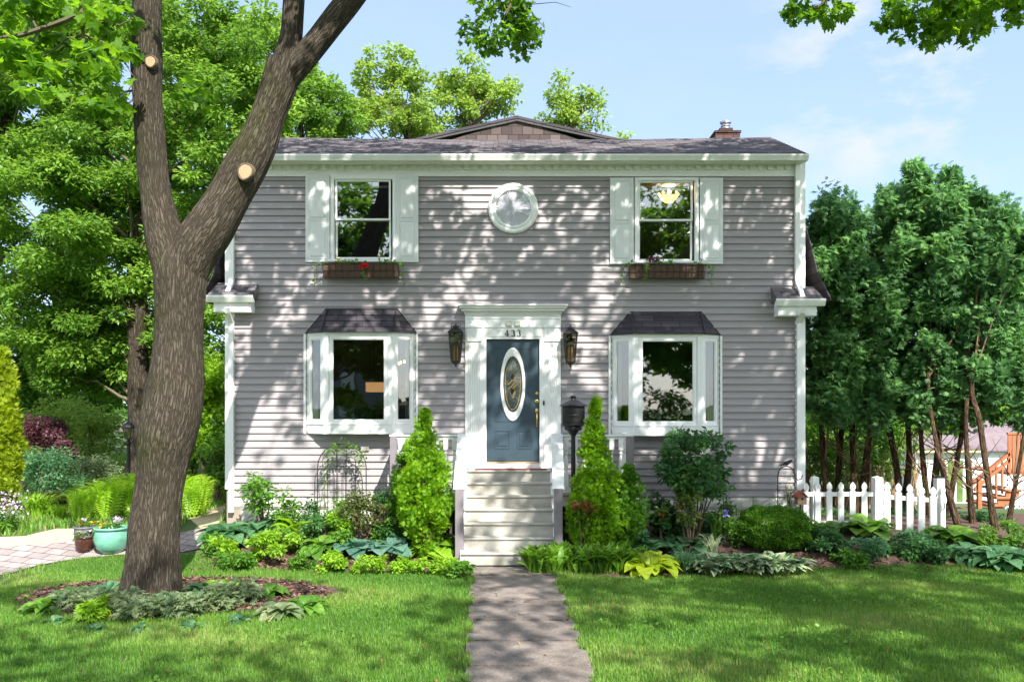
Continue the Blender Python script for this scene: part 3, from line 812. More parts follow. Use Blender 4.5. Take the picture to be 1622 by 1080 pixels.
# corner boards and downspouts
for side in (-1, 1):
    m = MB()
    if side < 0: x0, x1 = PX(357, 0), PX(366, 0)
    else: x0, x1 = PX(1266, 0), PX(1275, 0)
    m.box(x0, x1, -.02, .3, PZ(457, 0), PZ(254, 0) + .0); m.box(x0, x1, -.02, .3, PZ(774, 0), PZ(494, 0))
    # wide backing strip up to the siding
    xa, xb = (PX(364, 0), SX0 + .01) if side < 0 else (SX1 - .01, PX(1268, 0))
    m.box(xa, xb, -.012, .01, ZB, PZ(494, 0)); m.box(xa, xb, -.012, .01, PZ(457, 0), ZT)
    m.build('corner_board', M['white'], house)
    d = MB()
    def spout(pts, wd=.038, dp=.03):
        vs = []; fs = []
        for p in pts:
            p = Vector(p)
            for (a, b) in ((-wd, -dp), (wd, -dp), (wd, dp), (-wd, dp)): vs.append((p.x + a, p.y + b, p.z))
        for i in range(len(pts) - 1):
            for k in range(4): fs.append((i * 4 + k, i * 4 + (k + 1) % 4, i * 4 + 4 + (k + 1) % 4, i * 4 + 4 + k))
        fs += [(3, 2, 1, 0), tuple(range(len(pts) * 4 - 4, len(pts) * 4))]
        d.add(vs, fs)
    q = (lambda px: px) if side < 0 else (lambda px: 1632 - px)
    ux = 367 if side < 0 else 369
    spout([P(q(ux), 258, -.06), P(q(ux), 440, -.06), P(q(ux - 1), 450, -.09), P(q(ux - 6), 462, -.2), P(q(ux - 8), 470, -.26)])
    spout([P(q(360), 488, -.34), P(q(361), 496, -.30), P(q(366.5), 512, -.09), P(q(366.5), 540, -.06), P(q(366.5), 811 if side < 0 else 775, -.06)])
    for yy_ in (536, 748): 
        c = P(q(366.5), yy_, -.06); d.box(c.x - .045, c.x + .045, c.y - .036, .0, c.z - .015, c.z + .015)
    d.build('downspout', M['white'], house)
    # eave return with its little roof and gutter
    e = MB(); Y = -.34
    ga, gb_ = (325, 401) if side < 0 else (1229, 1308)
    X0, X1 = PX(ga, Y), PX(gb_, Y); z0_, z1_ = PZ(478, Y), PZ(467.5, Y)
    if side > 0: z0_, z1_ = PZ(484, Y), PZ(473, Y)
    pr = [(Y + .03, z0_), (Y + .01, z0_ + .03), (Y - .02, z1_ - .03), (Y - .02, z1_), (Y - .010, z1_), (Y, z1_ - .03), (Y + .1, z0_ + .02), (Y + .1, z0_)]
    e.prism([(X0, a, b) for a, b in pr], (X1 - X0, 0, 0))
    e.build('return_gutter', M['white'], house)
    e = MB(); fa, fb_ = ((338, 397) if side < 0 else (1233, 1294))
    e.box(PX(fa, -.24), PX(fb_, -.24), -.23, .0, z0_ - .155, z0_ + .03)
    e.box(PX(fa, -.24) + .03, PX(fb_, -.24) - .03, -.24, -.2301, z0_ - .14, z0_ + .02)
    e.build('return_fascia', M['white'], house)
    e = MB()
    xi = X1 - .02 if side < 0 else X0 + .02; xo = X0 + .03 if side < 0 else X1 - .03
    xo2 = (WL - .14) if side < 0 else (WR + .16)
    zt_ = PZ(449, 0) if side < 0 else PZ(455, 0)
    e.add([(xi, Y, z1_ + .005), (xo, Y, z1_ + .005), (xo2, .06, zt_ + .02), (xi, -.005, zt_), (xi, Y, z1_ - .04), (xi, .0, z1_ - .04)],
          [(0, 1, 2, 3), (0, 3, 5, 4)])
    e.build('roof', M['roof'], house)

# ---------------------------------------------------------------- windows
def sash(m, x0, x1, z0, z1, y, f=.045, d=.035):
    m.bevbox(x0, x0 + f, y, y + d, z0, z1); m.bevbox(x1 - f, x1, y, y + d, z0, z1)
    m.bevbox(x0 + f, x1 - f, y + .001, y + d, z0, z0 + f); m.bevbox(x0 + f, x1 - f, y + .001, y + d, z1 - f, z1)

def upper_window(px0, px1, py0, py1, gl_, side, slab):
    m = MB(); x0, x1, z0, z1 = PX(px0, 0), PX(px1, 0), PZ(py1, 0), PZ(py0, 0)
    # casing
    cw = .062
    m.bevbox(x0, x0 + cw, -.045, .05, z0, z1, .008); m.bevbox(x1 - cw, x1, -.045, .05, z0, z1, .008)
    m.bevbox(x0 + cw, x1 - cw, -.046, .05, z1 - .055, z1, .008)
    m.bevbox(x0 - .02, x1 + .02, -.085, .05, z0 - .045, z0 - .001, .008)
    fr_ = m.build('window', M['white'], house)
    gx0_, gx1_, gz0_, gz1_ = PX(gl_[0], 0), PX(gl_[1], 0), PZ(gl_[3], 0), PZ(gl_[2], 0)
    mid = PZ(gl_[4], 0)
    s = MB(); f = .032
    sash(s, gx0_ - f, gx1_ + f, mid - .02, gz1_ + f, -.012, f); s.build('sash', M['white'], fr_)
    s = MB(); sash(s, gx0_ - f, gx1_ + f, gz0_ - f, mid + .014, .026, f); s.build('sash', M['white'], fr_)
    p = MB(); p.box(gx0_ - .01, gx1_ + .01, .010, .014, mid, gz1_ + .01); p.build('pane', M['glass_up'], fr_)
    p = MB(); p.box(gx0_ - .01, gx1_ + .01, .046, .050, gz0_ - .01, mid); p.build('pane', M['glass_up'], fr_)
    s = MB()                                            # roller at the head of the window
    s.tube([(gx0_, .10, gz1_ - .06), (gx1_, .10, gz1_ - .06)], .022, 8); s.build('roller_blind', M['white'], fr_)
    return fr_
def fill_reveal(x0, x1, z0, z1, gx0_, gx1_, gz0_, gz1_): pass
w1 = upper_window(524, 628, 280, 412, (534, 616, 288, 407, 347.5), -1, None)
w2 = upper_window(1005, 1106, 282, 414, (1014, 1094, 290, 410, 348.5), 1, None)
def shutter(px0, px1, py0, py1):
    m = MB(); x0, x1, z0, z1 = PX(px0, 0), PX(px1, 0), PZ(py1, 0), PZ(py0, 0)
    y = -.055
    m.bevbox(x0, x1, y, -.012, z0, z1, .004)
    zm = z0 + (z1 - z0) * .475
    for (a, b) in ((z0 + .07, zm - .02), (zm + .02, z1 - .06)):
        xa, xb = x0 + .055, x1 - .055; t = .014
        m.box(xa - t, xb + t, y - .006, y - .0005, b, b + t); m.box(xa - t, xb + t, y - .006, y - .0005, a - t, a)
        m.box(xa - t, xa, y - .006, y - .0005, a, b); m.box(xb, xb + t, y - .006, y - .0005, a, b)
        m.bevbox(xa + .022, xb - .022, y - .010, y - .0005, a + .022, b - .022, .008)
    m.build('shutter', M['shutter'], house)
for a in ((485, 523, 277, 416), (628, 663, 278, 416), (966, 1003, 283, 419), (1108, 1144, 283, 419)): shutter(*a)
# round window with a gathered white curtain
rc = Vector((PX(813, 0), 0, PZ(331, 0)))
def ring_prof(m, prof, c, n=56, sx=1.0, sz=1.0):
    vs = []; fs = []
    for r, y in prof:
        for k in range(n):
            a = 2 * PI * k / n; vs.append((c[0] + r * sx * math.cos(a), c[1] + y, c[2] + r * sz * math.sin(a)))
    for i in range(len(prof) - 1):
        for k in range(n): fs.append((i * n + k, i * n + (k + 1) % n, (i + 1) * n + (k + 1) % n, (i + 1) * n + k))
    m.add(vs, fs)
m = MB(); ring_prof(m, [(.42, 0), (.42, -.055), (.40, -.075), (.375, -.075), (.36, -.060), (.345, -.060), (.33, -.072), (.31, -.072), (.298, -.06), (.298, -.022)], rc)
rw = m.build('round_window', M['white'], house, smooth=False)
m = MB(); n = 120; vs = [(rc.x - .012, -.030, rc.z - .01)]; fs = []
for k in range(n):
    a = 2 * PI * k / n; rr = .30
    vs.append((rc.x + rr * math.cos(a), -.024 - (.026 if k % 2 else 0) * srng.uniform(.5, 1.3), rc.z + rr * math.sin(a)))
for k in range(n): fs.append((0, 1 + k, 1 + (k + 1) % n))
m.add(vs, fs); m.build('gathered_curtain', plain('sheer_white', (0.70, 0.70, 0.76), .9, var=.06), rw)
m = MB(); vs = [(rc.x + .30 * math.cos(2 * PI * k / 48), -.0595, rc.z + .30 * math.sin(2 * PI * k / 48)) for k in range(48)]
m.add(vs, [tuple(range(48))]); m.build('pane', glass_mat('round_glass', .02, (.97, .97, .97)), rw)

# bay windows
def bay(px0, px1, dpy, right):
    YB = -.26
    X0, X1 = PX(px0, 0), PX(px1, 0); c = (X0 + X1) / 2; hw = (X1 - X0) / 2
    zb0, zb1 = PZ(687 + dpy, YB), PZ(672 + dpy, YB); zt = PZ(529 + dpy, YB)
    zg0, zg1 = PZ(667 + dpy, YB), PZ(535 + dpy, YB)
    fx = hw - .35                                          # half width of the front face
    root = MB()
    A = [(c - hw, 0), (c - fx, YB), (c + fx, YB), (c + hw, 0)]
    # base board and head
    pol = [(A[0][0], .02), A[0], A[1], A[2], A[3], (A[3][0], .02)]
    root.prism([(p[0], p[1], zb0) for p in pol], (0, 0, zb1 - zb0))
    pol2 = [(A[0][0] - .01, .02), (A[0][0] - .01, -.01), (A[1][0] - .01, YB - .012), (A[2][0] + .01, YB - .012), (A[3][0] + .01, -.01), (A[3][0] + .01, .02)]
    root.prism([(p[0], p[1], zb1 + .0005) for p in pol2], (0, 0, .012))
    b = root.build('bay_window', M['white'], house)
    hd = MB(); hd.prism([(p[0], p[1], zg1 + .045) for p in pol], (0, 0, zt - zg1 - .045 + .03)); hd.build('head_board', M['white'], b)
    def panel(p, q, mull, glassm):
        p, q = Vector((p[0], p[1], 0)), Vector((q[0], q[1], 0)); d = (q - p); L = d.length; d.normalize(); nrm = Vector((d.y, -d.x, 0))
        Mx = Matrix(((d.x, -nrm.x, 0, p.x), (d.y, -nrm.y, 0, p.y), (0, 0, 1, 0), (0, 0, 0, 1)))
        m = MB(); e = mull
        z0, z1 = zb1 + .013, zg1 + .0445
        def bx(x0, x1, y0, y1, a, b2): m.box(x0, x1, y0, y1, a, b2, Mx)
        bx(0, e, .0, .09, z0, z1); bx(L - e, L, .0, .09, z0, z1)
        f = .055
        bx(e + .006, e + f, .012, .07, z0, z1); bx(L - e - f, L - e - .006, .012, .07, z0, z1)
        bx(e + f, L - e - f, .0125, .07, z0, z0 + .055); bx(e + f, L - e - f, .0125, .07, z1 - .055, z1)
        g_ = .016
        bx(e + f, e + f + g_, .024, .06, z0 + .055, z1 - .055); bx(L - e - f - g_, L - e - f, .024, .06, z0 + .055, z1 - .055)
        bx(e + f + g_, L - e - f - g_, .0245, .06, z0 + .055, z0 + .055 + g_); bx(e + f + g_, L - e - f - g_, .0245, .06, z1 - .055 - g_, z1 - .055)
        fr_ = m.build('frame', M['white'], b)
        m = MB(); m.box(e + f, L - e - f, .036, .040, z0 + .05, z1 - .05, Mx); m.build('pane', glassm, b)
        m = MB(); bxx = L - e - f
        return fr_
    panel(A[0], A[1], .035, M['glass']); panel(A[1], A[2], .085, M['glass']); panel(A[2], A[3], .035, M['glass'])
    m = MB(); m.box(X0 - .035, X0 - .001, -.040, .01, zb0 - .01, zt + .02); m.build('casing', M['white'], b)
    m = MB(); m.box(X1 + .001, X1 + .035, -.040, .01, zb0 - .01, zt + .02); m.build('casing', M['white'], b)
    # curtains folded at both sides inside
    for s_ in (-1, 1):
        m = MB(); n = 26; vs = []; fs = []
        xa = c + s_ * (hw - .06); xb = c + s_ * (fx + .16)
        for i in range(n + 1):
            t = i / n; x = xa + (xb - xa) * t; y = .16 - .10 * t + .018 * math.sin(t * 26)
            vs += [(x, y, zb1 + .03), (x, y, zg1 + .05)]
        for i in range(n): fs.append((2 * i, 2 * i + 2, 2 * i + 3, 2 * i + 1))
        m.add(vs, fs); m.build('curtain', M['curtain'], b)
    # roof
    m = MB(); ov = .03; YO = YB - .05
    tp = PZ(490 + dpy * 1.5, 0); tx0, tx1 = PX(px0 + 31, 0), PX(px1 - 29, 0)
    ez = zt + .03
    B = [(c - hw - .01, -.012), (c - fx - .03, YO), (c + fx + .03, YO), (c + hw + .01, -.012)]
    n_ = 4
    def lerp(p, q, t): return tuple(p[k] + (q[k] - p[k]) * t for k in range(3))
    lo = [(B[0][0], B[0][1], ez), (B[1][0], B[1][1], ez), (B[2][0], B[2][1], ez), (B[3][0], B[3][1], ez)]
    hi = [(tx0, -.012, tp), (tx0 + .03, -.018, tp), (tx1 - .03, -.018, tp), (tx1, -.012, tp)]
    for i in range(3):
        for j in range(n_):
            t0, t1 = j / n_, (j + 1) / n_
            p0, p1, q0, q1 = lerp(lo[i], hi[i], t0), lerp(lo[i + 1], hi[i + 1], t0), lerp(lo[i], hi[i], t1), lerp(lo[i + 1], hi[i + 1], t1)
            off = Vector((0, -.010, 0))
            m.quad(tuple(Vector(p0) + off), tuple(Vector(p1) + off), q1, q0); m.quad(p0, p1, tuple(Vector(p1) + off), tuple(Vector(p0) + off))
    m.add(lo + [(lo[0][0], .02, ez), (lo[3][0], .02, ez)], [(4, 5, 3, 2, 1, 0)])
    r_ = m.build('roof', M['roof_bay'], b)
    m = MB()
    for i in (1, 2): m.tube([Vector(lo[i]) + Vector((0, -.012, .004)), Vector(hi[i]) + Vector((0, -.008, .006))], .012, 6)
    m.tube([Vector(lo[0]) + Vector((0, -.004, .0)), Vector(hi[0]) + Vector((0, -.004, .0)), Vector(hi[3]) + Vector((0, -.004, .0)), Vector(lo[3]) + Vector((0, -.004, 0))], .013, 6)
    m.build('flashing', M['black'], b)
    return b
bay(485, 659, 0, False); bay(967, 1140, 3, True)

# ---------------------------------------------------------------- door and surround
m = MB(); yS = -.05
def bb(x0, x1, y0, y1, z0, z1, b=.006): m.bevbox(PX(x0, 0), PX(x1, 0), y0, y1, PZ(z1, 0), PZ(z0, 0), b)
bb(737, 768, yS, .03, 533.6, 742); bb(857, 888, yS, .03, 533.6, 742)          # pilaster backs
bb(737, 888, yS, .03, 494, 533.5)                                            # entablature
bb(762, 863, yS - .004, .03, 534, 537.3, .001)
bb(765, 770.5, yS - .006, .05, 537.5, 733, .003); bb(854.5, 860, yS - .006, .05, 537.5, 733, .003)
bb(739.5, 763, yS - .03, yS, 519, 541.5); bb(862, 885.5, yS - .03, yS, 519, 541.5)   # capitals
bb(738, 764.5, yS - .045, yS, 516, 520); bb(860.5, 887, yS - .045, yS, 516, 520)
bb(738, 887, yS - .012, yS, 503.5, 506); bb(766, 859, yS - .014, yS, 517.5, 519.5, .001)
bb(739, 764, yS - .024, yS, 705, 742); bb(861, 886, yS - .024, yS, 705, 742)
for base in (741.5, 863.5):
    bb(base, base + 20.5, yS - .008, yS, 543, 705, .001)
    for k in range(6): bb(base + .7 + k * 3.4, base + 2.6 + k * 3.4, yS - .018, yS - .0081, 546, 702, .004)
# cornice: stepped
for (a, b_, y0) in ((498, 496.2, -.075), (496, 494, -.085), (493.8, 490, -.14), (489.8, 486.8, -.19), (486.6, 484, -.22)):
    ex_ = (abs(y0) - .05) * 62
    m.bevbox(PX(737 - ex_, 0), PX(888 + ex_, 0), y0, .02, PZ(a, 0), PZ(b_, 0), .004)
k = 738
while k < 886: m.box(PX(k, 0), PX(k + 1.3, 0), -.083, -.0751, PZ(499.5, 0), PZ(496.6, 0)); k += 2.6
bb(764, 861, yS - .015, .03, 733.5, 741.8, .003)
ds = m.build('door_surround', M['white'], house)
# digits 4 3 3
dg = MB()
def stroke(pts, wd, ox, oz, sc, y=-.064):
    n = len(pts)
    for i in range(n - 1):
        (x0, z0), (x1, z1) = pts[i], pts[i + 1]
        w0 = wd[i] if isinstance(wd, list) else wd; w1 = wd[i + 1] if isinstance(wd, list) else wd
        dx, dz = x1 - x0, z1 - z0; L = math.hypot(dx, dz) or 1; nx_, nz_ = -dz / L, dx / L
        q = [(x0 + nx_ * w0, z0 + nz_ * w0), (x1 + nx_ * w1, z1 + nz_ * w1), (x1 - nx_ * w1, z1 - nz_ * w1), (x0 - nx_ * w0, z0 - nz_ * w0)]
        dg.prism([(ox + a * sc, y - .0001 * i, oz + b * sc) for a, b in q], (0, .012, 0))
def arc(cx_, cz_, rx, rz_, a0, a1, n=9): return [(cx_ + rx * math.cos(R(a0 + (a1 - a0) * i / n)), cz_ + rz_ * math.sin(R(a0 + (a1 - a0) * i / n))) for i in range(n + 1)]
sc = 10.2 / 94; oz = PZ(533.2, 0)
def four(ox):
    stroke([(.45, 0), (.45, 1)], .075, ox, oz, sc); stroke([(.42, .98), (.02, .32)], .035, ox, oz, sc); stroke([(.0, .30), (.66, .30)], .045, ox, oz, sc); stroke([(.30, .02), (.62, .02)], .03, ox, oz, sc)
def three(ox):
    a = arc(.26, .75, .22, .22, 150, -80); stroke(a, [.05, .03, .03, .04, .06, .08, .08, .07, .05, .03], ox, oz, sc)
    a = arc(.26, .28, .26, .27, 85, -150); stroke(a, [.03, .05, .07, .085, .085, .08, .06, .04, .04, .06], ox, oz, sc)
for fn_, px in ((four, 799.5), (three, 809.5), (three, 818.8)):
    dg = MB(); fn_(PX(px, 0)); dg.build('house_number', M['black'], ds)
for px in (806, 819.5):
    m = MB(); m.bevbox(PX(px - 4.2, 0), PX(px + 4.2, 0), -.10, -.0505, PZ(517.5, 0), PZ(510.5, 0), .01)
    m.box(PX(px - 4.2, 0), PX(px + 4.2, 0), -.103, -.051, PZ(510.3, 0), PZ(509.3, 0)); m.build('sensor_light', plain('cream_plastic', (.6, .6, .52), .4), ds)
# door leaf
dx0, dx1, dz0, dz1 = PX(770.8, 0), PX(854.2, 0), PZ(730.5, 0), PZ(538, 0)
m = MB(); yd = .0
oc = (PX(812.2, 0), PZ(608.5, 0)); orx, orz = 15.2 / 94, 44.5 / 94
# leaf face with an oval hole: ring of quads from the oval to the rectangle
n = 48; vs = []; fs = []
for k in range(n):
    a = 2 * PI * k / n; ca, sa = math.cos(a), math.sin(a)
    vs.append((oc[0] + orx * ca, yd, oc[1] + orz * sa))
for k in range(n):
    a = 2 * PI * k / n; ca, sa = math.cos(a), math.sin(a)
    tx = ((dx1 - oc[0]) if ca > 0 else (dx0 - oc[0])) / ca if abs(ca) > 1e-6 else 1e9
    tz = ((dz1 - oc[1]) if sa > 0 else (dz0 - oc[1])) / sa if abs(sa) > 1e-6 else 1e9
    t = min(tx, tz); vs.append((oc[0] + t * ca, yd, oc[1] + t * sa))
for k in range(n): fs.append((k, n + k, n + (k + 1) % n, (k + 1) % n))
m.add(vs, fs)
b0 = len(m.v)
for (cx_, cz_) in ((dx0, dz0), (dx1, dz0), (dx1, dz1), (dx0, dz1)):
    ks = sorted(range(n), key=lambda k: (vs[n + k][0] - cx_) ** 2 + (vs[n + k][2] - cz_) ** 2)[:2]
    m.add([(cx_, yd, cz_), vs[n + ks[0]], vs[n + ks[1]]], [(0, 1, 2)])
m.box(dx0, dx1, yd + .04, yd + .05, dz0, oc[1] - orz - .05)
for (a, b_, c_, d_) in ((785, 806, 683, 709), (820, 841, 683, 709)):
    X0, X1, Z0, Z1 = PX(a, 0), PX(b_, 0), PZ(d_, 0), PZ(c_, 0); t = .014
    m.bevbox(X0 - t, X1 + t, -.010, -.0005, Z1, Z1 + t, .005); m.bevbox(X0 - t, X1 + t, -.010, -.0005, Z0 - t, Z0, .005)
    m.bevbox(X0 - t, X0, -.010, -.0005, Z0, Z1, .005); m.bevbox(X1, X1 + t, -.010, -.0005, Z0, Z1, .005)
    m.bevbox(X0 + .025, X1 - .025, -.008, -.0005, Z0 + .025, Z1 - .025, .007)
m.bevbox(PX(784, 0), PX(841, 0), -.008, -.0005, PZ(667.5, 0), PZ(666, 0), .003)
m.bevbox(PX(786, 0), PX(840, 0), -.006, -.0005, PZ(553, 0), PZ(551.6, 0), .003)
m.bevbox(PX(786, 0), PX(787.3, 0), -.006, -.0005, PZ(590, 0), PZ(553, 0), .003); m.bevbox(PX(838.7, 0), PX(840, 0), -.006, -.0005, PZ(590, 0), PZ(553, 0), .003)
door = m.build('door', M['door'], house)
m = MB(); ring_prof(m, [(1.30, 0), (1.30, -.018), (1.24, -.028), (1.08, -.026), (1.0, -.012), (1.0, .01)], (oc[0], -.001, oc[1]), 56, orx, orz)
# keep the rim an even width
for i, v in enumerate(m.v):
    pass
m.build('oval_frame', M['white'], door)
m = MB(); vs = [(oc[0] + orx * math.cos(2 * PI * k / 48), .012, oc[1] + orz * math.sin(2 * PI * k / 48)) for k in range(48)]
m.add(vs, [tuple(range(48))]); gm = plain('leaded_glass', (0.085, 0.10, 0.095), 0.12, var=.5, scale=26, bump=.8, bscale=40)
m.build('oval_glass', gm, door)
m = MB()
def cam_(pts, r=.0045):
    m.tube([(oc[0] + a * orx, .006, oc[1] + b * orz) for a, b in pts], r, 5)
cam_([(.80 * math.cos(2 * PI * k / 40), .90 * math.sin(2 * PI * k / 40)) for k in range(41)], .004)
for s_ in (-1, 1):
    cam_([(0, s_ * .50), (.32, s_ * .26), (0, s_ * .02), (-.32, s_ * .26), (0, s_ * .5)])
    cam_([(0, s_ * .40), (.20, s_ * .26), (0, s_ * .10), (-.20, s_ * .26), (0, s_ * .40)])
    cam_([(s_ * .98, .44), (s_ * .6, .44)]); cam_([(s_ * .98, -.44), (s_ * .6, -.44)]); cam_([(s_ * .98, .0), (s_ * .35, .0)])
    cam_([(s_ * .45, .12), (0, -.03), (-s_ * .45, -.18)]); cam_([(s_ * .5, .02), (0, -.16)]); cam_([(s_ * .5, -.02), (0, .16)])
m.build('leaded_came', M['brass'], door)
for s_ in (-1, 1):
    m = MB(); m.prism([(oc[0], .004, oc[1] + s_ * .40 * orz), (oc[0] + .17 * orx * 1.3, .004, oc[1] + s_ * .26 * orz), (oc[0], .004, oc[1] + s_ * .13 * orz), (oc[0] - .17 * orx * 1.3, .004, oc[1] + s_ * .26 * orz)], (0, .004, 0))
    m.build('glass_diamond', M['dark'], door)
for (py, r_) in ((623, .028), (635.5, .036)):
    m = MB(); ring_prof(m, [(r_, 0), (r_, -.014), (r_ * .8, -.02), (.012, -.022), (.0005, -.022)], (PX(850.5, 0), -.0005, PZ(py, 0)), 20); m.build('deadbolt', M['brass'], door, smooth=True)
m = MB(); hx = PX(850.3, 0)
ring_prof(m, [(.034, 0), (.034, -.012), (.0005, -.016)], (hx, -.0005, PZ(650, 0)), 20, .85, 1.25)
m.tube([(hx, -.014, PZ(652, 0)), (hx, -.05, PZ(656, 0)), (hx, -.055, PZ(664, 0)), (hx, -.04, PZ(671, 0)), (hx, -.012, PZ(673.5, 0))], [.012, .012, .014, .012, .010], 8)
m.tube([(hx, -.012, PZ(671, 0)), (hx, -.008, PZ(676, 0))], .016, 8)
m.build('handle', M['brass'], door, smooth=True)
m = MB(); m.box(PX(770, 0), PX(855, 0), -.045, .04, PZ(733, 0), PZ(731, 0)); m.build('threshold', M['sill'], ds)
m = MB(); c = P(861.3, 638, yS - .008)
m.lathe([(.001, -.045), (.010, -.035), (.016, 0), (.010, .035), (.001, .045)], (c.x, -.06, c.z), 10, 1, .6); m.build('doorbell', M['black'], ds)
# small outlet cover on the siding
m = MB(); m.bevbox(PX(572, 0), PX(585, 0), -.05, -.01, PZ(714, 0), PZ(707, 0), .008); m.build('outlet_cover', plain('grey_plastic', (.33, .31, .29), .5), house)

# ---------------------------------------------------------------- stoop: stair, decks, railings
NS = 7; T = .26; y_top = -.30; zt0 = PZ(744.5, y_top); zb_ = .05; RI = (zt0 - zb_) / NS
xs0, xs1 = -.755, .655
stair = empty('stair', (0, y_top, zb_), parent=None)
stair.parent = house; stair.location = Vector((0, y_top, zb_)) - Vector(house.location)
for k in range(NS):
    y0 = y_top - T * k; z1 = zt0 - RI * k
    m = MB()
    yb = y0 + T + .02 if k else -.078
    m.bevbox(xs0 + .012, xs1 - .012, y0 - .028, yb, z1 - .034, z1, .010)
    m.build('tread', M['step'], stair)
    m = MB(); m.box(xs0 + .03, xs1 - .03, y0, y0 + .02, z1 - RI - .0, z1 - .0345); m.build('riser', M['step'], stair)
for (a, b_) in ((xs0 - .005, xs0 + .03), (xs1 - .03, xs1 + .005)):
    m = MB(); yb = y_top - T * (NS - 1)
    m.prism([(a, y_top + .22, zt0 - .04), (a, y_top + .01, zt0 - .04), (a, yb + .01, zb_ + RI - .045), (a, yb + .01, 0.02), (a, y_top + .22, 0.02)], (b_ - a, 0, 0))
    m.build('stringer', M['white_old'], stair)
m = MB(); mp_ = P(812, 742, -.16)
m.box(PX(753, -.2), PX(866, -.2), -.29, -.085, zt0 + .001, zt0 + .017); dm = m.build('doormat', M['mat'])
tag(dm, 'thin red-brown doormat in front of the blue door', 'doormat')
YF = -.95; zdk = PZ(781, YF)
for side in (-1, 1):
    xa, xb = (PX(617, YF), xs0 - .02) if side < 0 else (xs1 + .02, PX(1003, YF))
    dk = MB(); dk.bevbox(xa, xb, YF - .03, -.03, zdk - .035, zdk, .012); deck = dk.build('porch_deck', M['step'], house)
    f_ = MB(); f_.bevbox(xa + .03, xb - .0, YF, YF + .03, zdk - .20, zdk - .036, .004)
    f_.bevbox(xa + .03, xb - .0, YF - .006, YF - .001, zdk - .205, zdk - .175, .003); f_.build('fascia', M['step'], deck)
    f_ = MB(); f_.box(xa + .05, xb, YF + .35, YF + .37, 0.05, zdk - .04)
    f_.box(xa + .05, xa + .07, YF + .05, -.05, 0.05, zdk - .04); f_.build('skirt_screen', plain('brown_screen', (.07, .055, .045), .9, var=.3), deck)
    # railing
    rl = empty('railing', (0, YF, zdk)); rl.parent = house; rl.location = Vector((0, YF, zdk)) - Vector(house.location)
    zr_ = PZ(690, YF)
    m = MB(); xo = PX(623.5, YF) if side < 0 else PX(998, YF)
    m.bevbox(xa - .0 if side < 0 else xa - .02, xb if side < 0 else xb + .005, YF - .04, YF + .06, zr_ - .012, zr_ + .018, .006)
    m.box(min(xa, xb) + .04, max(xa, xb) - .02, YF - .012, YF + .032, zr_ - .05, zr_ - .0125)
    m.box(min(xa, xb) + .04, max(xa, xb) - .02, YF - .012, YF + .032, zdk + .045, zdk + .085)
    m.box(xo - .05, xo + .05, YF + .061, -.03, zr_ - .012, zr_ + .018)       # return rail to the wall
    m.box(xo - .02, xo + .02, YF + .061, -.03, zdk + .045, zdk + .085)
    m.build('rail', M['white_old'], rl)
    m = MB(); m.bevbox(xo - .055, xo + .055, YF - .035, YF + .055, zdk + .0005, zr_ - .0125, .004); m.build('post', M['rail_grey'], rl)
    xi = -.765 if side < 0 else .705
    nb = 7
    bx_ = [xo + (xi - xo) * (k + 1) / (nb + 1) for k in range(nb)]
    bl_ = [(x, YF + .01) for x in bx_] + [(xo, YF + .25), (xo, YF + .5), (xo, YF + .72)]
    for (x, y) in bl_:
        m = MB(); h = zr_ - .05 - zdk - .085; z0 = zdk + .085
        w_ = .036
        m.box(x - w_, x + w_, y - w_, y + w_, zdk + .02, z0 + h * .30)
        m.box(x - w_, x + w_, y - w_, y + w_, z0 + h * .78, z0 + h)
        m.lathe([(.034, 0), (.034, .01), (.022, .02), (.030, .035), (.034, .06), (.036, .10), (.030, .17), (.020, .22), (.018, .24), (.028, .25), (.028, .262), (.016, .272), (.030, .29), (.034, .30)][:],
                (x, y, 0), 12) if False else None
        hh = h * .48; zz0 = z0 + h * .30
        pr = [(.033, 0), (.033, .04), (.02, .08), (.027, .13), (.034, .28), (.035, .38), (.029, .58), (.019, .74), (.017, .78), (.028, .82), (.028, .87), (.017, .90), (.028, .95), (.033, 1)]
        m.lathe([(a, zz0 + b_ * hh) for a, b_ in pr], (x, y, 0), 12)
        m.build('baluster', M['white_old'], rl)
    # sloping hand rail, newel and the balusters of the stair
    sr = empty('stair_railing', (xi, -1.7, 0)); sr.parent = house; sr.location = Vector((xi, -1.7, 0)) - Vector(house.location)
    xn = xi - .012 if side < 0 else xi - .02
    yt, yb = YF - .02, -1.72
    zt_ = zr_ + .03; zb2 = PZ(770, yb) + .005
    m = MB(); hwid = .088
    p, q = Vector((xi, yt, zt_)), Vector((xn, yb, zb2))
    d = (q - p).normalized(); nrm = Vector((0, -d.z, d.y)); nrm = nrm if nrm.z > 0 else -nrm
    vs = []
    for c_ in (p + Vector((0, .06, .0)), p, q, q + Vector((0, -.03, -.045))):
        for (a, b_) in ((-hwid, 0), (hwid, 0), (hwid, -.032), (-hwid, -.032)): vs.append(c_ + Vector((a, 0, 0)) + nrm * b_)
    fs = []
    for i in range(3):
        for k in range(4): fs.append((i * 4 + k, i * 4 + (k + 1) % 4, i * 4 + 4 + (k + 1) % 4, i * 4 + 4 + k))
    fs += [(3, 2, 1, 0), (12, 13, 14, 15)]
    m.add(vs, fs); m.build('handrail', M['white_old'], sr)
    m = MB(); m.prism([(xi - .02, yt, zt_ - .05), (xn - .02, yb, zb2 - .05), (xn - .02, yb, zb2 - .11), (xi - .02, yt, zt_ - .11)], (.04, 0, 0))
    m.prism([(xi - .02, yt, zt_ - .62), (xn - .02, yb + .02, zb2 - .66), (xn - .02, yb + .02, zb2 - .72), (xi - .02, yt, zt_ - .70)], (.04, 0, 0)); m.build('rail', M['white_old'], sr)
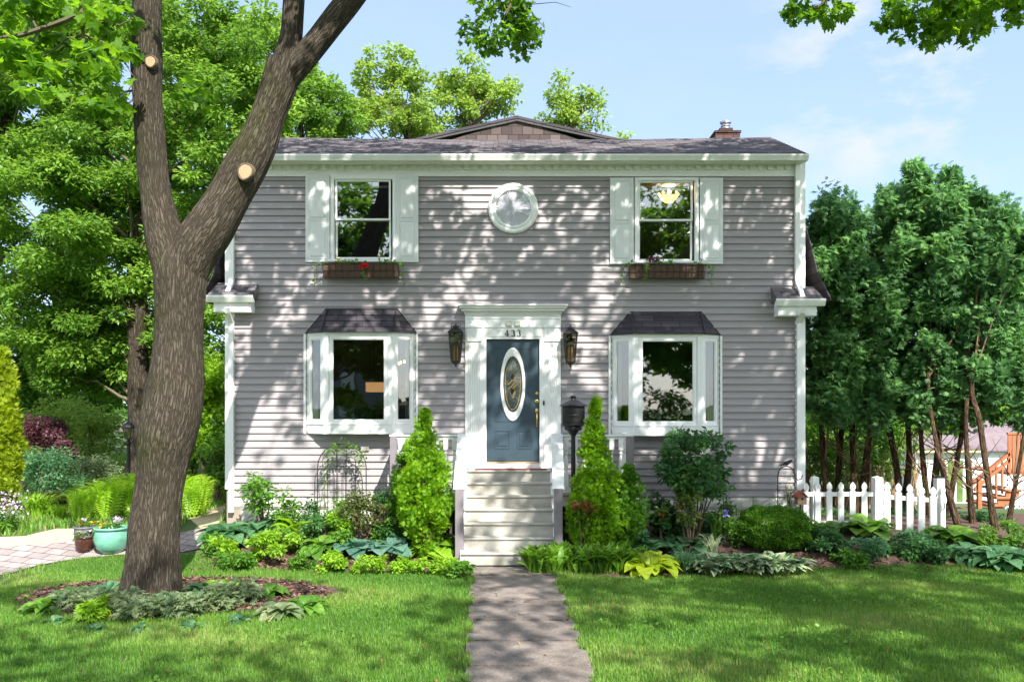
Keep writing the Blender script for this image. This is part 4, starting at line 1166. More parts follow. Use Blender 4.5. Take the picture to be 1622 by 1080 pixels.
    m = MB(); m.bevbox(xn - .062, xn + .062, yb - .035, yb + .07, 0.0, zb2 - .036, .004); m.build('newel_post', M['rail_grey'], sr)
    m = MB(); m.bevbox(xi - .05, xi + .05, yt - .0, yt + .10, 0.05, zt_ - .04, .004); m.build('post', M['white_old'], sr)
    for k in range(4):
        t = (k + .9) / 4.8; y = yt + (yb - yt) * t; zt2 = zt_ + (zb2 - zt_) * t - .08; x = xi + (xn - xi) * t
        m = MB(); hh = .50
        m.box(x - .03, x + .03, y - .03, y + .03, zt2 - .10, zt2); m.box(x - .03, x + .03, y - .03, y + .03, zt2 - .62, zt2 - .45)
        m.lathe([(.028, zt2 - .45), (.018, zt2 - .42), (.029, zt2 - .33), (.018, zt2 - .15), (.026, zt2 - .12), (.028, zt2 - .10)], (x, y, 0), 10)
        m.build('baluster', M['white_old'], sr)

# ---------------------------------------------------------------- fixtures on the house
def lantern(px, py0, py1, label):
    Y = -.20; c = P(px, 0, Y); zt, zb = PZ(py0, Y), PZ(py1, Y); H = zt - zb
    root = empty('wall_lantern', (c.x, 0, (zt + zb) / 2), label, 'wall lantern', 'lanterns beside the front door')
    w1_, w0_ = .118, .070
    y = Y
    def sq(m, r0, z0, r1, z1): m.lathe([(r0 * 1.414, z0), (r1 * 1.414, z1)], (c.x, y, 0), 4, a0=PI / 4)
    m = MB()
    zr = zt - H * .22; zbot = zb + H * .12
    m.lathe([(w1_ * 1.5, zr), (w1_ * 1.5, zr + .012), (w1_ * 1.0, zr + .05), (w1_ * .5, zr + .085), (w1_ * .42, zr + .09)], (c.x, y, 0), 4, a0=PI / 4)
    m.lathe([(w1_ * .5, zr + .09), (w1_ * .5, zr + .115), (w1_ * .15, zr + .125), (.012, zr + .145), (.002, zr + .15)], (c.x, y, 0), 8)
    for (sx, sy) in ((-1, -1), (1, -1), (1, 1), (-1, 1)):
        m.tube([(c.x + sx * w1_ * .93, y + sy * w1_ * .93, zr), (c.x + sx * w0_, y + sy * w0_, zbot)], .008, 6)
    m.lathe([(w0_ * 1.5, zbot - .006), (w0_ * 1.5, zbot + .012)], (c.x, y, 0), 4, a0=PI / 4)
    m.lathe([(.004, zb - .0), (.02, zb + .02), (.012, zb + .035), (w0_ * 1.2, zbot - .006)], (c.x, y, 0), 8)
    m.build('frame', M['black'], root)
    m = MB(); m.tube([(c.x - .075, y, zr + .07), (c.x - .075, y, zt - .012), (c.x - .06, y, zt), (c.x + .06, y, zt), (c.x + .075, y, zt - .012), (c.x + .075, y, zr + .07)], .005, 6); m.build('carry_ring', M['black'], root)
    m = MB(); m.box(c.x - .045, c.x + .045, -.03, -.018, zr - .12, zr + .02); m.tube([(c.x, -.03, zr - .03), (c.x, -.09, zr - .0), (c.x, y + .05, zr + .02)], .012, 6); m.build('bracket', M['black'], root)
    m = MB(); m.lathe([(w0_ * 1.33, zbot + .013), (w1_ * 1.28, zr - .001)], (c.x, y, 0), 4, a0=PI / 4); m.build('glass', M['lamp_glass'], root)
    for dx in (-.025, .025):
        m = MB(); m.lathe([(.012, zbot + .02), (.012, zbot + .16), (.016, zbot + .165), (.012, zbot + .22), (.001, zbot + .27)], (c.x + dx, y, 0), 8); m.build('candle_bulb', M['candle'], root)
lantern(722, 512, 581, 'black lantern on the wall left of the front door')
lantern(903.5, 514, 582, 'black lantern on the wall right of the front door')

def window_box(px0, px1, py0, py1, label):
    Y = -.21; x0, x1 = PX(px0, -.15), PX(px1, -.15); z1, z0 = PZ(py0, -.15), PZ(py1, -.15)
    root = empty('window_box', ((x0 + x1) / 2, 0, z0), label, 'window box', 'window boxes under the upper windows')
    m = MB()
    m.prism([(x0 + .02, -.05, z1), (x0 + .02, Y, z1), (x0 + .02, Y + .04, z0 + .01), (x0 + .02, -.05, z0 + .01)], (x1 - x0 - .04, 0, 0)); m.build('liner', M['liner'], root)
    m = MB()
    m.tube([(x0, -.03, z1 + .01), (x0, Y - .015, z1 + .01), (x1, Y - .015, z1 + .01), (x1, -.03, z1 + .01)], .009, 6)
    zm = (z0 + z1) / 2
    m.tube([(x0 + .01, -.03, zm), (x0 + .01, Y + .006, zm), (x1 - .01, Y + .006, zm), (x1 - .01, -.03, zm)], .005, 6)
    m.tube([(x0 + .015, -.03, z0), (x0 + .015, Y + .025, z0), (x1 - .015, Y + .025, z0), (x1 - .015, -.03, z0)], .006, 6)
    n = 12
    for k in range(n + 1):
        t = k / n; m.tube([(x0 + (x1 - x0) * t, Y - .015, z1 + .01), (x0 + .015 + (x1 - x0 - .03) * t, Y + .023, z0)], .005, 5)
    m.build('wire_basket', M['black'], root)
    return x0, x1, z1
WB1 = window_box(512, 633, 419, 440, 'brown wire-framed window box under the upper left window, red flowers in it')
WB2 = window_box(996, 1116, 421, 441, 'brown wire-framed window box under the upper right window, no red flowers')

# lights seen through the glass
def pendant():
    r_ = empty('ceiling_light', P(1059, 305, 1.0), 'lit glass ceiling light seen through the upper right window', 'ceiling light')
    c = P(1059, 313, 1.0)
    m = MB(); m.lathe([(.004, c.z - .11), (.07, c.z - .09), (.14, c.z - .03), (.17, c.z + .02)], (c.x, 1.0, 0), 20); m.build('bowl', emit('lit_bowl', (1.0, .60, .22), 2.2), r_, smooth=True)
    m = MB(); m.lathe([(.02, c.z + .03), (.02, c.z + .2), (.12, c.z + .21), (.12, c.z + .24)], (c.x, 1.0, 0), 12)
    for k in range(8):
        a = 2 * PI * k / 8; m.ball((c.x + .17 * math.cos(a), 1.0 + .17 * math.sin(a), c.z + .06), .025, .025, .03, 6, 4)
    m.build('crystal_ring', M['bulb'], r_)
pendant()
c = P(593, 612, 2.6)
tl = empty('pendant_lamp', c, 'rectangular lit lamp shade seen through the left bay window', 'pendant lamp')
m = MB(); m.bevbox(c.x - .14, c.x + .30, 2.4, 2.8, c.z - .11, c.z + .08, .01); m.build('lamp_shade', M['bulb_dim'], tl)
m = MB(); m.tube([(c.x, 2.6, c.z + .12), (c.x, 2.6, 3.7)], .008, 6); m.build('cord', M['black'], tl)
c = P(640, 576, 1.6)
cl = empty('chandelier', c, 'small crystal chandelier seen through the right pane of the left bay', 'chandelier')
m = MB()
for k in range(9):
    a = 2 * PI * k / 9; m.ball((c.x + .16 * math.cos(a), 1.6 + .16 * math.sin(a), c.z + .03 * (k % 2)), .022, .022, .03, 6, 4)
m.build('bulb', M['bulb'], cl)
m = MB(); m.tube([(c.x, 1.6, c.z), (c.x, 1.6, 3.7)], .008, 6)
for k in range(9):
    a = 2 * PI * k / 9; m.tube([(c.x, 1.6, c.z - .03), (c.x + .16 * math.cos(a), 1.6 + .16 * math.sin(a), c.z - .02)], .006, 5)
m.build('frame', M['brass'], cl)

def sideboard():
    x0, x1 = -2.9, -1.2
    root = empty('sideboard', ((x0 + x1) / 2, 4.1, 1.27), 'brown wooden cabinet at the back of the room behind the left bay', 'cabinet')
    wd = plain('brown_cabinet_wood', (.16, .075, .035), .4, var=.3, scale=5, stretch=(1, 1, .3))
    m = MB(); m.box(x0, x1, 3.9, 4.35, 1.28, 2.15); m.box(x0 - .03, x1 + .03, 3.86, 4.36, 2.151, 2.19); m.build('carcass', wd, root)
    for k in range(3):
        m = MB(); a = x0 + .04 + k * .55; m.bevbox(a, a + .5, 3.87, 3.899, 1.36, 2.08, .01); m.build('door', wd, root)
    m = MB(); m.box(x0 + .1, x1 - .1, 4.15, 4.36, 2.6, 3.5); m.build('hutch', wd, root)
sideboard()
def dining_chair(x, y, lb):
    root = empty('dining_chair', (x, y, 1.27), lb, 'chair', 'dining chairs behind the left bay')
    m = MB(); m.bevbox(x - .22, x + .22, y - .2, y + .22, 1.70, 1.75, .01); m.build('seat', M['dark'], root)
    for sx in (-.19, .19):
        m = MB(); m.tube([(x + sx, y - .18, 1.27), (x + sx, y - .18, 1.70)], .02, 6); m.build('leg', M['dark'], root)
        m = MB(); m.tube([(x + sx, y + .2, 1.27), (x + sx, y + .2, 2.0), (x + sx * .9, y + .26, 2.32)], .02, 6); m.build('leg', M['dark'], root)
    m = MB(); m.prism([(x - .2, y + .215, 1.9), (x + .2, y + .215, 1.9), (x + .19, y + .25, 2.25), (x + .1, y + .26, 2.33), (x - .1, y + .26, 2.33), (x - .19, y + .25, 2.25)], (0, .02, 0)); m.build('backrest', M['dark'], root)
dining_chair(-2.75, 1.3, 'dark dining chair left one behind the left bay glass'); dining_chair(-2.15, 1.5, 'dark dining chair right one behind the left bay glass')
# ================================================================ mailbox, hook, birdhouse
def mailbox():
    Y = -1.25; s = S(Y); X = PX(908, Y)
    zb = PZ(672, Y); zt = PZ(643, Y)
    root = empty('mailbox', (X, Y, G(X, Y)), 'ornate black metal mailbox on a black post right of the steps', 'mailbox')
    w = 17.5 / s; d = .11
    m = MB(); m.bevbox(X - w, X + w, Y - d, Y + d, zb, zt, .006)
    m.bevbox(X - w * .82, X + w * .82, Y - d - .008, Y - d, zb + .03, zt - .05, .006)
    m.bevbox(X - w * 1.05, X + w * 1.05, Y - d - .01, Y + d + .01, zb - .012, zb + .008, .003)
    m.build('box', M['black'], root)
    m = MB()                                       # embossed panel: a running horse-like scroll in relief
    for (a, b, r_, q) in ((-.05, .0, .035, .018), (.0, .005, .045, .02), (.05, .012, .022, .016), (.07, .035, .014, .012), (-.085, .01, .02, .008)):
        m.ball((X + a, Y - d - .008, (zb + zt) / 2 - .01 + b), r_, .008, q, 10, 6)
    for (a, b, c_, e) in ((-.06, -.01, -.09, -.04), (-.04, -.01, -.03, -.045), (.03, -.01, .06, -.04), (.045, 0, .09, -.02)):
        m.tube([(X + a, Y - d - .01, (zb + zt) / 2 - .01 + b), (X + c_, Y - d - .01, (zb + zt) / 2 - .01 + e)], .006, 5)
    m.build('relief', M['black'], root)
    m = MB(); h = PZ(626, Y) - zt
    m.lathe([(w * 1.2 * 1.414, zt), (w * 1.2 * 1.414, zt + .012), (w * .95 * 1.414, zt + h * .22), (w * .45 * 1.414, zt + h * .52), (w * .18 * 1.414, zt + h * .6)], (X, Y, 0), 4, a0=PI / 4, sy=.72)
    m.lathe([(.035, zt + h * .58), (.03, zt + h * .66), (.045, zt + h * .78), (.05, zt + h * .9), (.03, zt + h * .98), (.004, zt + h)], (X, Y, 0), 10)
    m.build('roof', M['black'], root)
    m = MB(); m.lathe([(.03, zb - .19), (.055, zb - .15), (.09, zb - .10), (.12, zb - .05), (.16, zb - .013)], (X, Y, 0), 12, sy=.75)
    for k in range(8):
        a = 2 * PI * k / 8; m.ball((X + .10 * math.cos(a), Y + .08 * math.sin(a), zb - .06), .035, .03, .035, 8, 5)
    m.build('bracket', M['black'], root)
    m = MB(); gz = G(X, Y); m.lathe([(.09, gz), (.09, gz + .02), (.045, gz + .05), (.038, gz + .3), (.05, gz + .32), (.038, gz + .34), (.034, zb - .18)], (X, Y, 0), 12); m.build('post', M['black'], root)
mailbox()

def bird_hook():
    Y = -.45; b = P(1232, 812, Y); b.z = G(b.x, Y)
    root = empty('shepherd_hook', b, 'black shepherd hook with a small metal bird on top beside the right corner', 'garden hook')
    pts = [b, P(1232, 800, Y), P(1232, 755, Y)]
    c = P(1245, 750, Y)
    for k in range(11):
        a = R(165 - 165 * k / 10); pts.append(P(1245.5 + 13 * math.cos(a), 752 - 14 * math.sin(a), Y))
    for (x, y) in ((1260, 756), (1264, 760), (1269, 758), (1271, 752)): pts.append(P(x, y, Y))
    m = MB(); m.tube(pts, .009, 6); m.build('hook', M['black'], root)
    c = P(1246, 734, Y)
    m = MB(); k_ = 1 / 97
    body = [(-10, 3.2), (-7, 2.2), (-4, .6), (0, -.4), (4, -2.6), (6.5, -4.6), (8.3, -4.9), (9.4, -4.0)]
    rad = [.8, 1.3, 2.6, 3.4, 2.9, 2.0, 1.9, .4]
    m.tube([c + Vector((a * k_, 0, -b_ * k_)) for a, b_ in body], [r_ * k_ for r_ in rad], 10)
    m.tube([c + Vector((0, 0, -.03)), c + Vector((0, 0, -.045))], .006, 5)
    m.build('bird_ornament', M['black'], root, smooth=True)
bird_hook()
def birdhouse():
    Y = -.5; c = P(1268, 789, Y); k_ = 1 / S(Y)
    root = empty('birdhouse', (c.x, Y, G(c.x, Y)), 'small weathered birdhouse with a red roof beside the fence end', 'birdhouse')
    m = MB(); w = 7 * k_
    m.prism([(c.x - w, Y - .08, c.z - 9 * k_), (c.x + w, Y - .08, c.z - 9 * k_), (c.x + w, Y - .08, c.z + 3 * k_), (c.x, Y - .08, c.z + 9 * k_), (c.x - w, Y - .08, c.z + 3 * k_)], (0, .16, 0))
    b = m.build('body', plain('weathered_wood', (.26, .17, .10), .8, var=.3), root)
    m = MB(); m.lathe([(.018, 0), (.018, .004)], (0, 0, 0), 12)
    m2 = MB(); m2.v = [(c.x + v[0], Y - .0805 - v[2], c.z + v[1]) for v in m.v]; m2.f = m.f; m2.mi = m.mi; m2.build('hole', M['dark'], b)
    m = MB()
    for s_ in (-1, 1):
        m.prism([(c.x, Y - .11, c.z + 10 * k_), (c.x + s_ * 9.5 * k_, Y - .11, c.z + 1.5 * k_), (c.x + s_ * 9.5 * k_, Y - .11, c.z + 3.2 * k_), (c.x, Y - .11, c.z + 12 * k_)], (0, .22, 0))
    m.build('roof', plain('red_paint', (.32, .06, .035), .6, var=.25), root)
    m = MB(); m.tube([(c.x, Y, G(c.x, Y)), (c.x, Y, c.z - 9 * k_)], .014, 6); m.build('pole', M['stem'], root)
birdhouse()

# ================================================================ picket fence and gate
def picket(m, X, Y, z0, z1, w, ang=0, t=.02):
    """gothic picket profile"""
    h = z1 - z0; pr = [(-1, 0), (1, 0), (1, h - .16), (.62, h - .145), (.62, h - .13), (1.0, h - .095), (.85, h - .05), (0, h)]
    pr = pr + [(-a, b) for a, b in pr[2:-1][::-1]]
    pts = [(X + a * w / 2 * math.cos(ang), Y + a * w / 2 * math.sin(ang), z0 + b) for a, b in pr]
    m.prism(pts, (-t * math.sin(-ang), t, 0))
YFN = -.35
fence = empty('picket_fence', (PX(1335, YFN), YFN, G(PX(1335, YFN), YFN)), 'white picket fence running from the house corner to the gate', 'fence')
zf0 = lambda px, Y: PZ(838, Y)
for px, py in ((1277.5, 764), (1296, 763.5), (1314, 763), (1332.5, 763), (1351, 763), (1369.5, 763)):
    m = MB(); picket(m, PX(px, YFN), YFN, G(PX(px, YFN), YFN) + .06, PZ(py, YFN), .092); m.build('picket', M['white_old'], fence)
for (px, yp) in ((1292, YFN + .05), (1390, YFN + .05)):
    m = MB(); x = PX(px, yp); w = .062 if px > 1300 else .05; zt = PZ(757, yp)
    m.box(x - w, x + w, yp - .02 if px < 1300 else yp - .07, yp + .10, G(x, yp) - .05, zt)
    m.lathe([(w * 1.5, zt), (w * 1.5, zt + .012), (.01, zt + .03)], (x, yp + (.04 if px < 1300 else .015), 0), 4, a0=PI / 4); m.build('post', M['white_old'], fence)
m = MB()
for py in (783, 828): m.box(PX(1277, YFN), PX(1384, YFN), YFN + .021, YFN + .055, PZ(py + 3, YFN), PZ(py - 3.5, YFN))
m.build('rail', M['white_old'], fence)
gate = empty('picket_gate', (PX(1440, -.6), -.6, G(PX(1440, -.6), -.6)), 'white picket gate standing ajar toward the lawn', 'gate')
pts = [(1406, 763, -.36), (1424, 765, -.46), (1442, 766.5, -.56), (1460.5, 769.5, -.66), (1479, 771, -.76)]
for px, py, Y in pts:
    m = MB(); picket(m, PX(px, Y), Y, PZ((860 if px > 1455 else 853) + (px - 1460) * .1, Y), PZ(py, Y), .088, R(-25)); m.build('picket', M['white_old'], gate)
m = MB()
for (a, b) in ((786, 790), (832 + 18, 858)):
    A_, B_ = P(1399, (a - 3) if a < 800 else 844, -.33 + .022), P(1484, b - 1 if a < 800 else 857, -.80 + .022)
    h = .07
    m.prism([A_, B_, B_ + Vector((0, 0, -h)), A_ + Vector((0, 0, -h))], (0, .03, 0))
m.build('rail', M['white_old'], gate)
m = MB(); c = P(1491, 800, -.80); m.tube([c + Vector((0, -.03, .05)), c + Vector((.025, -.05, .03)), c + Vector((.025, -.05, -.04)), c + Vector((0, -.03, -.07))], .008, 6)
gp = empty('gate_post', (PX(1489, -.74), -.74, G(PX(1489, -.74), -.74)), 'white latch post with a dark cap at the right end of the gate', 'post')
m.build('latch_handle', M['black'], gp)
m = MB(); x = PX(1487, -.70); zt = PZ(757, -.70); m.box(x - .045, x + .075, -.74, -.62, G(x, -.7) - .05, zt); m.build('post', M['white_old'], gp)
m = MB(); m.lathe([(.09, zt), (.09, zt + .012), (.01, zt + .04)], (x + .015, -.68, 0), 4, a0=PI / 4); m.build('post_cap', M['black'], gp)
m = MB(); picket(m, PX(1493, -.78), -.80, PZ(850, -.8), PZ(768, -.8), .075, 0, .03); m.build('picket', M['white_old'], gp)

# ================================================================ neighbour's garage and cedar stair
def garage():
    Y = 22.0
    root = empty('neighbour_garage', (PX(1500, Y), Y, G(PX(1500, Y), Y)), 'low pale outbuilding with tall windows behind the cedar trunks', 'outbuilding')
    x0, x1 = PX(1451, Y), PX(1548, Y); z0, z1 = PZ(812, Y), PZ(716, Y)
    m = MB(); k = z0
    m.box(x0, x1, Y + .02, Y + 1.6, z0, z1); m.box(x1 + .001, x1 + 3.4, Y + 1, Y + 2.6, z0, z1 - .05)
    while k < z1: m.prism([(x0, Y - .01, k), (x0, Y + .018, k), (x0, Y + .018, k + .15)], (x1 - x0, 0, 0)); k += .15
    m.build('wall', M['far_white'], root)
    m = MB(); m.box(x0 - .2, x1 + .2, Y - .35, Y + .02, z1 + .001, z1 + .14); m.build('eave_trim', M['yellow_trim'], root)
    m = MB(); m.prism([(x0 - .25, Y - .4, z1 + .142), (x1 + .25, Y - .4, z1 + .142), (x1 - .2, Y + 1.8, z1 + .62), (x0 + .2, Y + 1.8, z1 + .62)], (0, 0, .06))
    m.prism([(x1 - .1, Y + .7, z1 + .0), (x1 + 3.9, Y + .7, z1 + .0), (x1 + 3.9, Y + 3, z1 + 1.3), (x1 + 1.2, Y + 3, z1 + 1.3)], (0, 0, .06)); m.build('roof', M['far_roof'], root)
    a, b = PX(1483, Y), PX(1541, Y); wz0, wz1 = PZ(797, Y), PZ(726, Y)
    for k in range(4):
        xa, xb = a + (b - a) * k / 4, a + (b - a) * (k + 1) / 4
        m = MB(); sash(m, xa, xb, wz0, wz1, Y - .05, .06, .04); w_ = m.build('window', M['white'], root)
        m = MB(); m.box(xa + .06, xb - .06, Y - .03, Y - .012, wz0 + .06, wz1 - .06); m.build('pane', plain('green_reflecting_pane', (.10, .16, .04), .1, var=.5, scale=2), w_)
garage()
def cedar_stair():
    Y = 8.0
    root = empty('wooden_deck_stair', (PX(1590, Y), Y, G(PX(1590, Y), Y)), 'red-stained wooden deck with stair rail and white lattice at the right edge', 'deck')
    s = S(Y); gz = G(PX(1590, Y), Y)
    m = MB(); x = PX(1551, Y)
    m.box(x - .05, x + .05, Y - .05, Y + .05, gz, PZ(757, Y)); m.build('post', M['cedar_wood'], root)
    m = MB(); A_, B_ = P(1541, 764, Y), P(1600, 716, Y)
    m.prism([A_, B_, B_ + Vector((0, 0, -.09)), A_ + Vector((0, 0, -.09))], (0, .14, 0))
    m.prism([A_ + Vector((.05, 0, -.14)), B_ + Vector((0, 0, -.16)), B_ + Vector((0, 0, -.26)), A_ + Vector((.05, 0, -.24))], (0, .05, 0)); m.build('handrail', M['cedar_wood'], root)
    for k in range(4):
        px = 1571 + k * 9.4; x = PX(px, Y)
        m = MB(); m.box(x - .022, x + .022, Y + .05, Y + .09, PZ(800 - k * 9, Y), PZ(745 - k * 7.5, Y)); m.build('baluster', M['cedar_wood'], root)
    for k in range(4):
        m = MB(); m.bevbox(PX(1549 + k * 13, Y), PX(1575 + k * 13, Y), Y - .1, Y + 1.0, PZ(814 - k * 12, Y), PZ(810 - k * 12, Y), .01)
        m.box(PX(1553 + k * 13, Y), PX(1574 + k * 13, Y), Y - .04, Y - .0, PZ(822 - k * 12, Y), PZ(814.1 - k * 12, Y)); m.build('step', M['cedar_wood'], root)
    m = MB()
    x = PX(1597, Y)
    while x < PX(1660, Y): m.box(x, x + .085, Y, Y + .03, PZ(748, Y), PZ(686, Y)); x += .11
    m.box(PX(1596, Y), PX(1662, Y), Y - .02, Y + .05, PZ(688, Y), PZ(685, Y)); m.box(PX(1596, Y), PX(1662, Y), Y + .035, Y + .07, PZ(749, Y), PZ(745, Y)); m.build('privacy_screen', M['cedar_wood'], root)
    m = MB(); m.box(PX(1597, Y), PX(1662, Y), Y + .0, Y + 2.5, PZ(752, Y), PZ(749.2, Y)); m.build('deck_board', M['cedar_wood'], root)
    m = MB(); x0, x1, z0, z1 = PX(1592, Y), PX(1665, Y), gz, PZ(752.2, Y); st = .085
    def clip(p, q):
        # clip a diagonal to the panel
        (ax, az), (bx, bz) = p, q; t0, t1 = 0, 1
        for pa, d, lo, hi in ((ax, bx - ax, x0, x1), (az, bz - az, z0, z1)):
            if abs(d) < 1e-9: continue
            a_, b_ = (lo - pa) / d, (hi - pa) / d
            if a_ > b_: a_, b_ = b_, a_
            t0, t1 = max(t0, a_), min(t1, b_)
        if t1 - t0 < .02: return None
        return [(ax + (bx - ax) * t, az + (bz - az) * t) for t in (t0, t1)]
    H = z1 - z0; k = x0 - H
    while k < x1:
        for (a, b, yo) in (((k, z0), (k + H, z1), 0), ((k + H, z0), (k, z1), .012)):
            c = clip(a, b)
            if c: m.prism([(c[0][0], Y + yo, c[0][1] - .022), (c[1][0], Y + yo, c[1][1] - .022), (c[1][0], Y + yo, c[1][1] + .022), (c[0][0], Y + yo, c[0][1] + .022)], (0, .01, 0))
        k += st * 1.5
    m.build('lattice', M['white_old'], root)
cedar_stair()

# ================================================================ lamp post, pots, bench
def lamp_post():
    Y = 2.4; b = pg(203.5, 800); X = PX(203.5, Y); gz = G(X, Y); k_ = 1 / S(Y)
    root = empty('lamp_post', (X, Y, gz), 'black lamp post with a clear lantern head among the ferns', 'lamp post')
    z = lambda py: PZ(py, Y)
    m = MB(); m.lathe([(.07, gz), (.07, gz + .06), (.038, gz + .09), (.036, z(705)), (.05, z(703)), (.05, z(700)), (.03, z(698)), (.03, z(696))], (X, Y, 0), 14); m.build('pole', M['black'], root)
    m = MB(); m.lathe([(6 * k_, z(695.5)), (6 * k_, z(694)), ], (X, Y, 0), 8)
    m.lathe([(9.6 * k_, z(677.8)), (9.8 * k_, z(676)), (8 * k_, z(672.5)), (4.5 * k_, z(669.5)), (1.5 * k_, z(668)), (1 * k_, z(666)), (.1 * k_, z(665))], (X, Y, 0), 16)
    for k in range(6):
        a = 2 * PI * k / 6 + .3; m.tube([(X + 5.4 * k_ * math.cos(a), Y + 5.4 * k_ * math.sin(a), z(694)), (X + 8.6 * k_ * math.cos(a), Y + 8.6 * k_ * math.sin(a), z(677.5))], .007, 5)
    m.build('lantern_frame', M['black'], root)
    m = MB(); m.lathe([(5 * k_, z(694)), (8 * k_, z(678))], (X, Y, 0), 6, a0=.3); m.build('lantern_glass', M['lamp_glass'], root)
lamp_post()
def pot(name, px, pyb, pyt, rt, rb, rm, mat, label, rimr=None, flowers=(), Yp=None):
    b = pg(px, pyb)
    if Yp is not None: b = Vector((PX(px, Yp), Yp, G(PX(px, Yp), Yp)))
    k_ = 1 / S(b.y); H = EZ - (pyt - HY) * k_ - b.z
    root = empty(name, b, label, 'plant pot', 'pots on the edge of the patio')
    m = MB(); rim = rimr or rt * 1.06
    m.lathe([(rb * k_, 0), (rm[0] * k_, H * .25), (rm[1] * k_, H * .55), (rt * k_ * .97, H * .85), (rt * k_ * .93, H * .91), (rim * k_, H * .94), (rim * k_, H), (rt * k_ * .86, H), (rt * k_ * .84, H - .06), (.01, H - .06)], b, 32)
    m.build('pot_body', mat, root, smooth=True)
    m = MB(); m.lathe([(rt * k_ * .84, H - .05), (.01, H - .04)], b, 20); m.build('soil', M['soil'], root)
    return b, H, k_, root
PT = pot('glazed_pot', 177, 875, 834, 25, 15, (23.5, 27), M['teal_glaze'], 'large sea-green glazed pot on the patio edge', 27)
PBn = pot('glazed_pot', 134, 874, 849, 14.5, 9.5, (12, 14), M['brown_glaze'], 'small dark brown glazed pot in front of the grey pot')
PG = pot('plastic_pot', 134, 868, 833, 16, 11, (13, 15), M['grey_pot'], 'grey ribbed pot behind the small brown pot')
def potplant(p, name, label, mats, n, col):
    b, H, k_, _ = p
    root = empty(name, (b.x, b.y, b.z + H - .04), label, 'potted plant', 'plants in the patio pots')
    N = n; a = rng.uniform(0, 2 * PI, N); r_ = np.sqrt(rng.random(N)) * .16 * (H / .4) ** .3
    pos = np.stack([b.x + r_ * np.cos(a), b.y + r_ * np.sin(a), b.z + H - .05 + rng.uniform(0, .09, N)], 1)
    scatter('leaves', LEAF, pos, a, rng.uniform(.1, 1.2, N), rng.uniform(-.5, .5, N), rng.uniform(.05, .09, N), M['f_green'], root)
    for mt, q, (ox, oy, oz) in mats:
        c = Vector((b.x + ox, b.y + oy, b.z + H + oz))
        a = rng.uniform(0, 2 * PI, q); pos = np.array([c] * q) + rng.normal(0, .022, (q, 3))
        scatter('flower', ROUND, pos, a, rng.uniform(-.2, 1.4, q), rng.uniform(-.5, .5, q), rng.uniform(.04, .06, q), M[mt], root)
potplant(PT, 'pansies', 'yellow and lilac pansies in the sea-green pot', [('orange_fl', 8, (-.09, -.08, .03)), ('pink_fl', 14, (.13, -.05, .12)), ('pink_fl', 10, (.06, -.03, .09))], 90, None)
potplant(PBn, 'seedlings', 'small pink and yellow flowers in the brown pot', [('pink_fl', 6, (.04, 0, .07)), ('yellow_fl', 6, (-.06, 0, .05))], 60, None)
potplant(PG, 'seedlings', 'red and orange flowers in the grey pot', [('red_fl', 5, (-.05, 0, .04)), ('orange_fl', 6, (.14, 0, .05)), ('pink_fl', 5, (.0, 0, .09))], 70, None)

def bench():
    Y = 12.0; root = empty('garden_bench', (PX(125, Y), Y, G(PX(125, Y), Y)), 'long pale topped bench among the left garden shrubs', 'bench')
    m = MB(); m.bevbox(PX(102, Y), PX(148, Y), Y - .2, Y + .25, PZ(713, Y), PZ(709, Y), .01); m.build('seat', plain('pale_grey_wood', (.42, .38, .33), .8, var=.2), root)
    for px in (112, 128, 144):
        m = MB(); x = PX(px, Y); m.box(x - .05, x + .05, Y - .1, Y + .1, G(x, Y), PZ(713.1, Y)); m.build('leg', M['stem'], root)
bench()
def far_fence():
    Y = 26.0; root = empty('board_fence', (PX(190, Y), Y, G(PX(190, Y), Y)), 'pale board fence far behind the lamp post', 'fence')
    x = PX(155, Y); m = MB()
    while x < PX(232, Y):
        m.box(x, x + .14, Y, Y + .02, G(x, Y) - .2, PZ(707, Y)); x += .15
    m.build('board', plain('pale_far_boards', (.42, .36, .34), .9, var=.2), root)
far_fence()
def far_house():
    Y = 48.0; x0, x1 = PX(172, Y), PX(222, Y)
    root = empty('distant_house', ((x0 + x1) / 2, Y, G(x0, Y)), 'pale house glimpsed far behind the lamp post', 'house')
    m = MB(); m.box(x0, x1, Y, Y + 8, G(x0, Y) - .5, PZ(683, Y)); m.build('wall', M['far_white'], root)
    m = MB(); m.prism([(x0 - .4, Y - .5, PZ(683, Y)), (x1 + .4, Y - .5, PZ(683, Y)), (x1 - 1, Y + 4, PZ(660, Y)), (x0 + 1, Y + 4, PZ(660, Y))], (0, 0, .15)); m.build('roof', M['far_roof'], root)
    for k in range(2):
        m = MB(); xa = x0 + .6 + k * 1.3; m.bevbox(xa, xa + .8, Y - .03, Y - .001, PZ(700, Y), PZ(688, Y), .01); m.build('window', M['dark'], root)
far_house()

